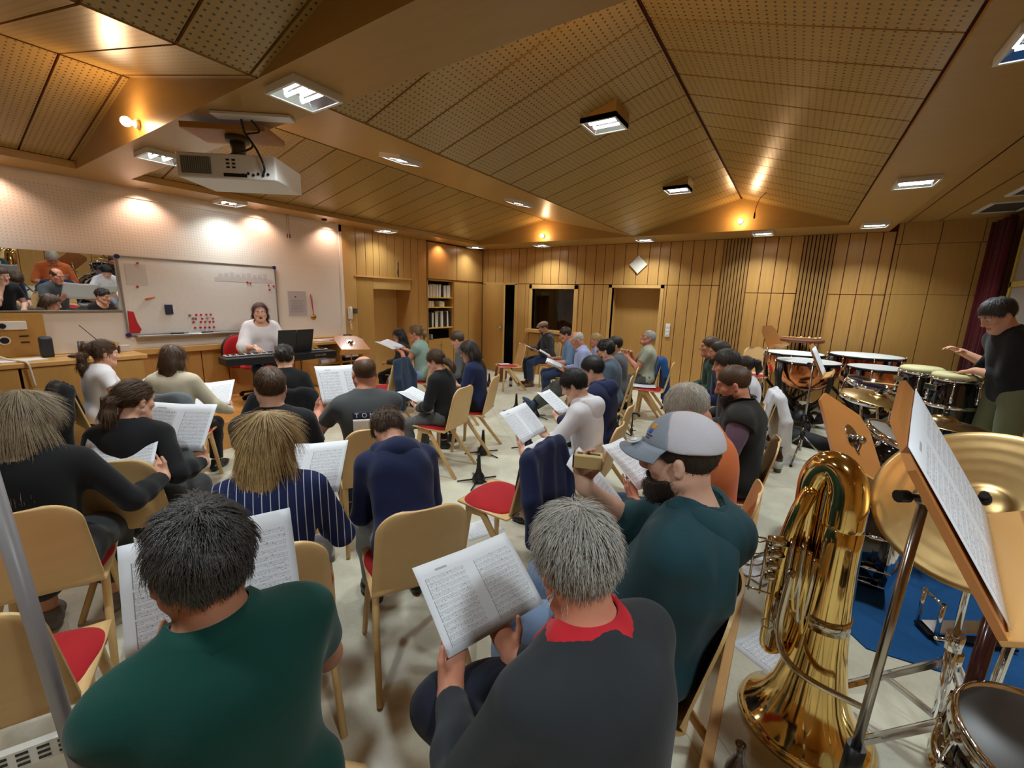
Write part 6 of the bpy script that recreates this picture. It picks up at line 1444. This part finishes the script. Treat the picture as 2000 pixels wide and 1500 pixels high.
bottle(.05, 4.46, PZ, 'brown bottle with a white label on the platform by the sheet'); bottle(-.055, 5.10, PZ, 'brown bottle with a white label before the black bag')
bottle(-2.0, 6.52, 0, 'brown bottle on the floor beside the chair with the papers'); bottle(-2.30, 1.42, 0, 'brown bottle on the floor beside the person in the pinstripe blazer', h=.26); bottle(.035, 1.24, PZ, 'brown bottle at the bottom edge beside the tuba bell'); bottle(-4.45, 6.75, 0, 'brown bottle under the seat of the person in the flat cap')
bottle(-.16, 3.45, 0, 'small bottle of orange juice with a red cap beside the platform edge', .032, .20, plain('juice', (226, 160, 50), .15), plain('red_cap', (196, 40, 40), .4), False)
floor_sheet(.06, 4.86, .5, .297, .21, 'white sheet on the platform beside the bottle', SHEETS[4], PZ); floor_sheet(.03, 2.66, math.radians(58), .27, .20, 'music sheet lying over the platform edge near the blue carpet', SHEETS[3], PZ+.005, .01); floor_sheet(.10, 2.02, math.radians(62), .26, .20, 'music sheet on the platform in the shade of the tuba', SHEETS[3], PZ)
floor_sheet(-3.95, .78, .6, .42, .297, 'music sheet on the floor under the left front chairs, upper one', SHEETS[1]); floor_sheet(-3.35, .53, .9, .42, .297, 'music sheet on the floor under the chair of the smooth ponytail', SHEETS[1]); floor_sheet(-3.60, 1.08, .3, .30, .21, 'music sheet on the floor showing right of the same chair leg', SHEETS[3]); floor_sheet(-1.75, 2.30, 1.2, .297, .21, 'music sheet on the floor under the empty chair with the jacket', SHEETS[3])
tag(MB().box((-2.93, 3.97, .001), (.10, .05, .002), rotz(.5)).build('floor_tape', plain('yellow_tape', (214, 190, 70), .6)), 'short piece of yellow tape on the floor', 'tape')
# ---- instrument pegs and stands in the aisle
def peg(x, y, label, h=.28, rot=0):
    t = thing('instrument_peg', label, 'instrument stand', (x, y, 0), rot, 'black instrument pegs')
    MB().lathe([(.0, h), (.012, h), (.014, h-.02), (.022, .14), (.030, .10), (.05, .07), (.062, .04), (.06, .02), (0, .02)], n=20).build('peg', M_BLACK, t)
    for k in range(5):
        a = 2*PI*k/5; MB().tube([(.04*math.cos(a), .04*math.sin(a), .03), (.20*math.cos(a), .20*math.sin(a), .008)], [.009, .006], 8).build('leg', M_BLACKM, t)
peg(-2.26, 2.93, 'black cone peg stand nearest in the aisle'); peg(-2.66, 3.52, 'black cone peg stand right behind the nearest one'); peg(-3.35, 5.25, 'black cone peg stand in front of the outstretched blue shoes'); peg(-4.75, 6.45, 'small black cone peg stand by the brown backpack', .26); peg(-2.95, 5.15, 'black cone peg stand under the chair of the bald singer', .26); peg(-2.35, 3.98, 'black cone peg stand half hidden behind the double sheet', .24)
def horn_stand(x, y, h, label, rot=0):
    t = thing('horn_stand', label, 'instrument stand', (x, y, 0), rot, 'black T shaped horn stands')
    MB().tube([(0, 0, .05), (0, 0, h)], .008, 8).build('pole', M_BLACKM, t); MB().tube(bez([(-.075, 0, h-.03), (-.05, 0, h), (0, 0, h+.004), (.05, 0, h), (.075, 0, h-.03)], 4), .014, 8).build('rest', M_BLACK, t); MB().tube([(0, 0, h*.5-.03), (0, 0, h*.5+.03)], .016, 8).tube([(0, 0, h*.5), (.05, 0, h*.5+.01)], .006, 6).build('clamp', M_BLACK, t)
    for k in range(3): a = 2*PI*k/3+.3; MB().tube([(0, 0, .09), (.17*math.cos(a), .17*math.sin(a), .01)], .007, 8).build('leg', M_BLACKM, t)
horn_stand(-1.42, 4.75, .42, 'black T shaped horn stand nearest the woodblock', .3); horn_stand(-1.72, 5.15, .46, 'taller black T shaped horn stand behind the first', -.2); horn_stand(-1.95, 5.75, .44, 'thin black horn stand beside the grey trousers', .6); horn_stand(-1.25, 5.6, .36, 'black horn stand below the loose sheets', .9)
# ---- empty chairs
chair_at(-1.40, 2.06, 182, 'empty beech chair with a navy jacket over its backrest'); chair_at(-1.62, 6.20, 190, 'empty beech chair with white papers on its red seat'); chair_at(-4.35, 6.52, 232, 'empty beech chair beside the open door'); chair_at(-4.50, 3.72, 198, 'empty beech chair with a dark blue jacket hung behind'); chair_at(-.42, 7.45, 270, 'empty chair on the platform by the far kettledrum', PZ); chair_at(-5.35, .28, 170, 'beech chair back at the left edge behind the blond hair'); ch = chair_at(-1.92, .08, 155, 'beech chair behind the grey pole at the bottom left corner')
pbm = MB(); pbm.bx((-.2, -.26, .36), (.22, -.235, .42)); pbm = pbm.build('perforated_bar', M_WHITE, ch); hs_ = MB()
for i in range(9):
    for j in range(3): hs_.bx((-.17+.042*i, -.2615, .370+.017*j), (-.145+.042*i, -.2595, .378+.017*j))
hs_.build('perforation_slots', M_BLACK, pbm)
floor_sheet(-1.72, 6.15, .3, .34, .24, 'white papers lying on the red seat of the empty chair', SHEETS[3], .475, .02); floor_sheet(-4.42, 6.46, .9, .21, .15, 'white paper on the seat of the chair by the door', SHEETS[3], .475)
gp = thing('floor_stand', 'grey metal pole standing at the left edge', 'pole', (-1.45, .15, 0)); MB().tube([(0, 0, .0), (-.08, -.05, 1.36)], .0175, 16).build('pole', plain('grey_pole', (150, 146, 148), .4, .3), gp); MB().lathe([(0, 0), (.12, 0), (.12, .012), (.03, .02), (0, .02)], n=28).build('foot_plate', M_METAL, gp)
# ---- jackets over chair backs
def jacket(x, y, face, label, mat, seed, w=.22, fall=.42, sleeves=True, z=0):
    t = (x, y); F = Field((-.40, -.62, .08), (.40, .05, 1.02), .010); tp = .83
    F.cap((-w*.75, -.275, tp), (w*.75, -.275, tp), .035, .035, .02)
    r_ = np.random.RandomState(seed)
    for u in (-.8, 0, .8):
        du, dy = r_.uniform(-.03, .03), r_.uniform(-.02, .01); F.cap((u*w*.8, -.30, tp-.01), (u*w+du, -.325+dy, tp-fall+r_.uniform(-.05, .05)), .07, .085, .05, .42, (0, 1, 0))
        F.cap((u*w*.7, -.235, tp-.01), (u*w*.7, -.20, tp-.20), .055, .055, .03, .35, (0, 1, 0))
    if sleeves:
        for sx in (-1, 1): F.chain([(sx*w*.8, -.29, tp-.02), (sx*(w+.03), -.34, tp-.2), (sx*(w-.02), -.37, tp-.44), (sx*(w-.05), -.36, tp-.60)], [.055, .05, .045, .04], .02)
    V, Q = F.mesh(2); V = wrinkle(V, vnormals(V, Q), .011, 19, seed, (0, 0, 1), .15); o = np_mesh('jacket', V, Q, mat); o.location = (x, y, z); o.rotation_euler = (0, 0, math.radians(face-90)); return tag(o, label, 'jacket')
jacket(-1.40, 2.06, 182, 'navy jacket draped over the empty chair in the aisle', C_NAVY, 11)
jacket(-4.50, 3.72, 198, 'dark blue jacket hung over the empty chair before the mint tee', fabric('petrol_navy', (38, 52, 74)), 12, .16, .5)
def pj_(key, label, mat, seed, **k):
    x, y, f = key; f_ = math.radians(f); jacket(x+math.cos(f_)*.06, y+math.sin(f_)*.06, f, label, mat, seed, **k)
pj_((*SEAT['shaker'], 200), 'bright blue jacket behind the person with the shaker', fabric('royal_blue', (26, 74, 132)), 13, w=.2)
pj_((*SEAT['cream'], 138), 'grey jacket on the chair of the cream jumper', fabric('blue_grey', (108, 116, 122)), 14, fall=.34)
pj_((*SEAT['whitetee'], 92), 'black jacket on the chair of the white tee', C_BLACK, 15, fall=.4)
pj_((*SEAT['cropped'], 146), 'black jacket on the chair of the cropped dark hair', C_BLACK, 16, w=.26, fall=.42)
pj_((*SEAT['scrunchie'], 192), 'white jacket on the chair of the dark ponytail in the right row', C_WHITE, 17, fall=.36)
# ---- stage, table, low shelves at the left wall
struct(MB().bx((-6.26, 1.62, 0), (-4.95, 4.62, .30), .004).build('stage_floor', wood('parquet', (196, 138, 72), .35, (2, 26, 26), .1)))
tb = thing('wall_table', 'long beech table below the mirror with odds and ends on it', 'table', (0, 0, 0))
MB().bx((-6.26, -1.5, .955), (-5.70, 1.60, 1.0), .008).build('table_top', M_PALE, tb)
for ya, yb in ((-1.45, -.70), (-.68, .28), (.30, .68), (.70, 1.56)): MB().bx((-5.74, ya, 0), (-5.715, yb, .95), .002).build('front_panel', M_DOOR, tb)
MB().bx((-6.2, 1.53, 0), (-5.74, 1.56, .95)).build('side_panel', M_DOOR, tb)
op = thing('outlet_panel', 'wooden wall panel with white power outlets under the mirror', 'panel', (XL, 0, 0)); MB().bx((.0, -.4, 1.002), (.03, .98, 1.42)).build('board', M_DOOR, op); MB().bx((.03, .30, 1.26), (.05, .86, 1.34), .004).build('outlet_strip', M_WHITE, op); MB().tube([(.05, .70, 1.30), (.085, .70, 1.30)], .024, 12).build('plug', M_BLACK, op); MB().tube([(.03, .70, 1.16), (.036, .70, 1.16)], .042, 18).build('cable_hole', M_FRAME, op); MB().tube([(.034, .70, 1.16), (.038, .70, 1.16)], .03, 18).build('hole_plug', M_BLACK, op)
for z in (1.13, 1.19): MB().bx((.03, .80, z), (.036, .86, z+.012)).build('socket_slot', M_BLACK, op)
tag(MB().tube(bez([(-6.22, .52, 1.30), (-6.15, .55, 1.18), (-6.02, .60, 1.06), (-5.9, .66, 1.02), (-5.74, .72, 1.012), (-5.685, .74, 1.0), (-5.68, .75, .93), (-5.68, .76, .78)], 6), .009, 8).build('power_cable', plain('cream_cable', (214, 206, 186), .5)), 'cream power cable running from the outlet over the table edge', 'cable')
def on_table(name, label, cat, bm, mat): return tag(bm.build(name, mat), label, cat)
on_table('speaker_phone', 'dark upright desk speaker on the table by the white wall', 'speaker', MB().box((-6.05, .93, 1.10), (.09, .09, .20), Matrix.Rotation(.12, 3, 'Y'), .02), plain('navy_grey', (40, 48, 60), .5))
on_table('thermos_cup', 'small black and white cup by the antenna on the table', 'cup', MB().lathe([(0, 0), (.03, 0), (.03, .10), (.027, .10), (.027, .14), (0, .14)], (-6.02, 1.17, 1.001), 18), plain('cup_dark', (60, 58, 62), .4))
ra = thing('radio_receiver', 'small black receiver with a raised antenna and a basket behind it', 'receiver', (-5.98, 1.31, 1.0)); MB().box((0, 0, .03), (.16, .24, .055), None, .01).build('case', M_BLACK, ra); MB().tube([(-.06, .05, .06), (-.10, -.12, .30)], .004, 6).tube([(-.06, .05, .06), (-.08, .0, .14)], .011, 8).build('antenna', M_BLACK, ra); MB().bx((.078, -.03, .02), (.083, .05, .045)).build('display', M_SILVER, ra)
on_table('paper_tray', 'tan wicker basket of papers behind the receiver', 'basket', MB().lathe([(0, 0), (.10, 0), (.13, .10), (.12, .10), (.095, .01), (0, .01)], (-6.13, 1.36, 1.001), 24), plain('wicker', (178, 140, 90), .8))
on_table('computer_mouse', 'dark computer mouse on the table', 'mouse', MB().sphere((-5.86, 1.07, 1.017), .03, 8, (.8, 1.4, .55)), M_BLACK)
tag(MB().box((-5.9, .73, 1.005), (.20, .30, .008), rotz(.15)).build('paper_stack', plain('paper_white', (224, 222, 222), .7)), 'stack of white papers at the left end of the table', 'papers')
on_table('small_speaker', 'small white and black box at the right end of the table', 'box', MB().box((-6.1, 1.52, 1.035), (.08, .09, .07), None, .006), plain('box_white', (206, 200, 196), .5))
sh_ = thing('low_bookshelf', 'low beech shelf unit with paper stacks beside the keyboard', 'shelf', (0, 0, 0))
for a_, b_, nm in (((-6.26, 3.60, .93), (-5.80, 4.44, .965), 'top'), ((-6.26, 3.60, .62), (-5.82, 4.42, .64), 'shelf'), ((-6.26, 3.60, .31), (-5.82, 4.42, .34), 'bottom'), ((-6.26, 3.60, .31), (-5.82, 3.63, .93), 'side_panel'), ((-6.26, 4.40, .31), (-5.82, 4.43, .93), 'side_panel'), ((-6.26, 3.99, .31), (-5.82, 4.02, .93), 'divider'), ((-6.26, 3.60, .31), (-6.24, 4.43, .93), 'back_panel')):
    MB().bx(a_, b_, .002).build(nm, M_PALE if nm == 'top' else M_DOOR, sh_)
for x, y, z, h, m, lab in ((-6.0, 3.80, .642, .05, 'paper_white', 'stack of white music in the left compartment of the low shelf'), (-6.0, 4.2, .642, .05, 'black_plastic', 'black folders in the right compartment of the low shelf'), (-6.0, 4.22, .693, .03, 'paper_white', 'white papers on top of the black folders'), (-5.98, 3.80, .342, .06, 'paper_white', 'stack of white music at the bottom left of the low shelf')):
    tag(MB().box((x, y, z+h/2), (.30, .24, h), rotz(.05), .002).build('paper_stack', MATS[m]), lab, 'papers')
for x, y, w_, lab, c_ in ((-6.02, 3.78, .2, 'single white sheets lying left on the low shelf', (222, 216, 218)), (-6.05, 4.02, .26, 'pinkish folder lying in the middle of the low shelf', (186, 158, 158)), (-6.04, 4.28, .22, 'grey magazine lying right on the low shelf', (110, 106, 112))):
    tag(MB().box((x, y, .975), (.24, w_, .014), rotz(.2), .002).build('paper_stack', plain('paper_%d' % c_[1], c_, .6)), lab, 'papers')
tag(MB().box((-6.15, 4.37, .995), (.10, .10, .05), None, .01).build('telephone_base', M_BLACK), 'black box under the wall telephone on the low shelf', 'box')
# ---- keyboard, stand, binder, player
kb = thing('keyboard', 'long black electric piano with white keys before the seated player', 'keyboard', (-5.30, 2.81, .90), math.radians(84))
MB().box((0, 0, -.01), (1.30, .27, .085), None, .008).build('body', M_BLACK, kb); MB().bx((-.60, -.0, .034), (.60, .135, .040)).build('key_bed', M_BLACKM, kb)
for s_, nm in ((1, 'white'),):
    wk = MB()
    for i in range(52): wk.bx((-.60+i*.02308, .005, .036), (-.60+i*.02308+.0215, .13, .050))
    o = wk.build('white_keys', plain('ivory_key', (230, 228, 222), .25), kb); o['kind'] = 'stuff'
    bk = MB()
    for i in range(51):
        if i % 7 in (1, 4): continue
        bk.bx((-.60+i*.02308+.017, .005, .050), (-.60+i*.02308+.029, .085, .060))
    o = bk.build('black_keys', M_BLACK, kb); o['kind'] = 'stuff'
MB().bx((.35, -.138, -.02), (.5, -.1355, .005)).build('name_plate', M_SILVER, kb)
ks = thing('keyboard_stand', 'black crossed stand under the keyboard', 'stand', (-5.30, 2.81, .30), math.radians(84))
for s_ in (-1, 1):
    MB().bar((s_*.30, .13, .02), (s_*.30-s_*.28, .0, .55), .03, .03).build('leg', M_BLACKM, ks); MB().bar((s_*.34, -.2, .012), (s_*.34, .2, .012), .03, .024).build('foot', M_BLACKM, ks); MB().bar((s_*.02, .0, .53), (s_*.42, .0, .535), .03, .02).build('arm', M_BLACKM, ks)
MB().box((0, 0, .30), (.10, .10, .45), None, .01).build('column', M_BLACKM, ks)
bn = thing('music_binder', 'open black music binder standing on the keyboard', 'binder', (-5.22, 2.96, 1.085), math.radians(84)); A_ = Matrix.Rotation(-.30, 3, 'X')
for s_ in (-1, 1): MB().box((s_*.108, 0, 0), (.213, .008, .30), rotz(s_*.06) @ Matrix.Rotation(.30, 3, 'X'), .002).build('cover', plain('binder_black', (30, 30, 30), .5), bn)
MB().box((.01, .010, .004), (.40, .006, .285), Matrix.Rotation(.30, 3, 'X')).build('pages', plain('paper_white', (224, 222, 222)), bn)
sc_ = thing('swivel_chair', 'swivel chair with a round dark red back at the keyboard', 'chair', (-5.90, 2.78, .30)); MB().sphere((-.15, -.14, .60), .19, 12, (.3, .95, 1.15)).build('backrest', M_PAD, sc_); MB().sphere((-.19, -.14, .60), .19, 12, (.2, 1.0, 1.2)).build('back_shell', M_BLACK, sc_); MB().sphere((.06, 0, .42), .21, 12, (1, 1, .22)).build('seat', M_PAD, sc_); MB().tube([(.05, 0, .08), (.05, 0, .40)], .025, 12).build('column', M_BLACKM, sc_); MB().tube([(-.08, -.05, .38), (-.18, -.13, .50)], .016, 8).build('back_bar', M_BLACKM, sc_)
for k in range(5): a = 2*PI*k/5; MB().tube([(.05, 0, .09), (.05+.25*math.cos(a), .25*math.sin(a), .05)], .016, 8).tube([(.05+.25*math.cos(a)-.012, .25*math.sin(a), .03), (.05+.25*math.cos(a)+.012, .25*math.sin(a), .03)], .028, 10).build('leg', M_BLACKM, sc_)
p = Person('person with long auburn hair in a loose white top singing at the keyboard', -5.80, 2.82, -12, .93, 1.0, .98, lean=.06, head=(-.22, -.08, 0), res=.0065, sk='d', seat=.765, female=True)
for sd in (1, -1): p.set_leg(sd, (sd*.12, .30, .385), (sd*.2, .6, 1)); p.set_arm(sd, (sd*.15, .36, 1.005), (-sd*.15, 1, -.2), (0, -.1, -1), .45)
dress(p, C_WHITE, 1.15, C_JEAN, S_BLACK, H_AUB, 'long', topname='blouse', eyes=True, scoop=1.1, top=dict(t=.028, flare=.03, wr=.009, hem=-.12), hair=dict(n=2600, length=.09, t=.008, tail=.22, ears=False, line=(.068, .085), width=.0008))
p.brows(H_AUB); MB().sphere(p.hp(0, .0885, -.072), .010, 8, (1.3, .6, 1.2), Matrix(p.R)).build('open_mouth', M_MOUTH, p.root); p.watch(1, M_SILVER, M_WHITE)
# ---- the drummer
p = Person('person standing at the congas in a black long sleeved top and olive trousers', 1.43, 4.66, 192, .97, 1.0, 1.02, lean=.17, head=(.15, -.50, 0), res=.0068, sk='a', stand=True, z=PZ)
p.set_arm(-1, p.loc(1.235, 4.76, 1.235), p.loc(1.16, 4.86, 1.20)-p.loc(1.235, 4.76, 1.235), (0, -.1, -1), .28); p.set_arm(1, p.loc(1.19, 4.98, 1.36), (-.2, 1, .4), (0, -.3, -1), .5)
p.set_leg(1, (.14, .0, .085), (.1, 1, 0)); p.set_leg(-1, (-.12, -.06, .085), (-.1, 1, 0))
dress(p, C_BLACK, 1.45, C_OLIVE, S_BLACK, H_SALT, topname='pullover', eyes=True, top=dict(t=.016, hem=-.10, wr=.007), hair=dict(n=2200, length=.03, t=.012, nape=(-.07, -.085))); p.brows(H_DARK)
# ---- woodblock, shaker, cap, print
c_ = CAP; E_, W_ = c_.arm[1]; hd, hn, _, _ = c_.hand[1]; bc = c_.M @ Vector(W_+hd*.10+hn*.045)
wbk = thing('woodblock', 'small hollow woodblock held up by the person in the cap', 'woodblock', bc, math.radians(200)); MB().box((0, 0, .015), (.105, .058, .05), None, .004).build('block', plain('maple_block', (208, 176, 116), .45), wbk); MB().box((.0, .0, .0405), (.085, .012, .003)).build('slot', M_BLACK, wbk); MB().box((.054, 0, .015), (.006, .056, .048)).build('end_cap', M_BLACK, wbk)
s = c_.sc; F = Field(c_.Hd-.3, c_.Hd+.3, .005); R = c_.R
F.ell(c_.hp(0, -.014, .040), V3(.091, .112, .098)*s, R, .004, clip=[(c_.hp(0, 0, .036), R@V3(0, .10, -1)), (c_.hp(0, .012, 0), R@V3(0, -1, 0))]); V, Q = F.mesh(2); o = np_mesh('cap_front', V, Q, fabric('cap_grey', (158, 170, 186), .8, .04), c_.root)
F = Field(c_.Hd-.3, c_.Hd+.3, .005); F.ell(c_.hp(0, -.014, .039), V3(.0905, .1115, .0975)*s, R, .004, clip=[(c_.hp(0, 0, .036), R@V3(0, .10, -1)), (c_.hp(0, .016, 0), R@V3(0, 1, 0))]); V, Q = F.mesh(2); np_mesh('cap_mesh_back', V, Q, fabric('cap_mesh_white', (226, 224, 234), .85, .06, .5, 420), c_.root)
br = MB(); rows = [[], []]
for i in range(21):
    a = math.radians(15+150*i/20); ca, sa = math.cos(a), math.sin(a)
    rows[0].append(Vector(c_.hp(.088*ca, -.014+.108*sa*.97, .047+.004*sa))); rows[1].append(Vector(c_.hp(.094*ca*(1.0 if abs(ca) > .8 else 1.02), .0+.178*sa**.75-.015*(1-sa), .030-.030*ca*ca+.002*sa)))
br.grid([rows[0], [a.lerp(b, .5)+Vector(R@V3(0, 0, .006)) for a, b in zip(*rows)], rows[1]], .004, tuple(R[:, 2])); br.build('cap_brim', fabric('cap_grey', (158, 170, 186)), c_.root)
st_ = c_.hp(-.040, .120, .056); MB().lathe([(0, .0), (.024, 0), (.024, .0016), (0, .0016)], st_, 24, Matrix(R) @ Matrix.Rotation(-.10, 3, 'X') @ Matrix.Rotation(-.22, 3, 'Y')).build('brim_sticker', plain('sticker_white', (236, 240, 240), .35), c_.root)
MB().tube([st_+R@V3(.016*math.cos(a*PI/10), .016*math.sin(a*PI/10), .0025+.003*math.cos(a*PI/10)) for a in range(20)], .0008, 4, closed=True).build('sticker_print', plain('sticker_grey', (150, 160, 160), .5), c_.root)
def cap_patch(x0, x1, z0, z1, mat, name):
    G = []
    for i in range(5):
        row = []
        for j in range(5):
            x = x0+(x1-x0)*j/4; z = z0+(z1-z0)*(1-i/4); k = 1-((x)/.0918)**2-((z-.040)/.0988)**2; row.append(Vector(c_.hp(x, -.014+.1128*math.sqrt(max(k, .01)), z)))
        G.append(row)
    MB().grid(G, .0008, tuple(R[:, 1])).build(name, mat, c_.root, recalc=False)
cap_patch(-.050, -.034, .092, .106, plain('patch_orange', (242, 166, 40), .6), 'cap_emblem'); cap_patch(-.052, -.038, .080, .091, plain('patch_blue', (50, 96, 214), .6), 'cap_emblem'); cap_patch(-.060, -.036, .072, .076, plain('patch_ink', (60, 66, 80), .6), 'cap_lettering'); cap_patch(-.054, -.036, .064, .068, plain('patch_ink', (60, 66, 80)), 'cap_lettering')
f_ = FLAT; F = Field(f_.Hd-.25, f_.Hd+.25, .006); F.ell(f_.hp(0, -.005, .052), V3(.094, .118, .075)*f_.sc, f_.R, .01, clip=[(f_.hp(0, 0, .046), f_.R@V3(0, .12, -1))]); F.cap(f_.hp(-.05, .105, .052), f_.hp(.05, .105, .052), .022, .022, .02, .4, f_.R[:, 2]); V, Q = F.mesh(2); np_mesh('flat_cap', V, Q, fabric('brown_tweed', (150, 122, 100)), f_.root)
k_ = SHAKE; E_, W_ = k_.arm[1]; hd = k_.hand[1][0]; a_ = k_.M @ Vector(W_+hd*.07); b_ = k_.M @ Vector(W_+hd*.09+V3(-.17, .16, .03))
sk_ = thing('maraca_shaker', 'tan shaker stick with a yellow tip in front of the pale tee', 'shaker', (0, 0, 0)); MB().tube([a_, a_.lerp(b_, .75)], [.018, .022], 12).build('tube', plain('tan_tube', (196, 156, 104), .5), sk_); MB().tube([a_.lerp(b_, .75), b_, b_+(b_-a_)*.08], [.024, .022, .01], 12).build('tip', plain('yellow_tip', (226, 206, 40), .45), sk_)
k = TOMMY; o, V, Q = k.children['shirt']; bvh = BVHTree.FromPolygons([tuple(v) for v in V], [tuple(q) for q in Q])
def on_back(u, z, lift=.003):
    """point on the back of the tee: u across, z up from the neck"""
    P0 = k.N+k.rx*u+k.d*z-k.fw*.6; h = bvh.ray_cast(Vector(P0), Vector(k.fw)); q = h[0] if h[0] is not None else Vector(k.N+k.rx*u+k.d*z-k.fw*.12); return q-Vector(k.fw)*lift
def back_patch(u0, u1, z0, z1, mat, name, lift=.003):
    n_ = 12; G = [[on_back(u0+(u1-u0)*j/n_, z1+(z0-z1)*i/6, lift) for j in range(n_+1)] for i in range(7)]
    MB().grid(G, .0012, tuple(-k.fw)).build(name, mat, k.root, recalc=False)
W2 = .115; Zt = -.075
back_patch(-W2, W2, Zt-.048, Zt, plain('print_navy', (26, 30, 58), .7), 'print_navy_band'); back_patch(-W2, 0, Zt-.135, Zt-.048, plain('print_white', (224, 220, 214), .7), 'print_white_half'); back_patch(0, W2, Zt-.135, Zt-.048, plain('print_red', (206, 34, 52), .7), 'print_red_half')
for i, chx in enumerate('TOMMY'):
    cu = bpy.data.curves.new('letter', 'FONT'); cu.body = chx; cu.size = .040; cu.align_x = 'CENTER'; cu.align_y = 'CENTER'; cu.extrude = .0; ob = bpy.data.objects.new('tmp', cu); COL.objects.link(ob)
    me = bpy.data.meshes.new_from_object(ob.evaluated_get(bpy.context.evaluated_depsgraph_get())); bpy.data.objects.remove(ob)
    bm_ = bmesh.new(); bm_.from_mesh(me); bmesh.ops.subdivide_edges(bm_, edges=bm_.edges, cuts=1)
    for v in bm_.verts: v.co = on_back(-.092+.046*i+v.co.x, Zt-.024+v.co.y, .0052)
    bm_.to_mesh(me); bm_.free(); link('print_letter', me, plain('print_white', (224, 220, 214)), k.root)
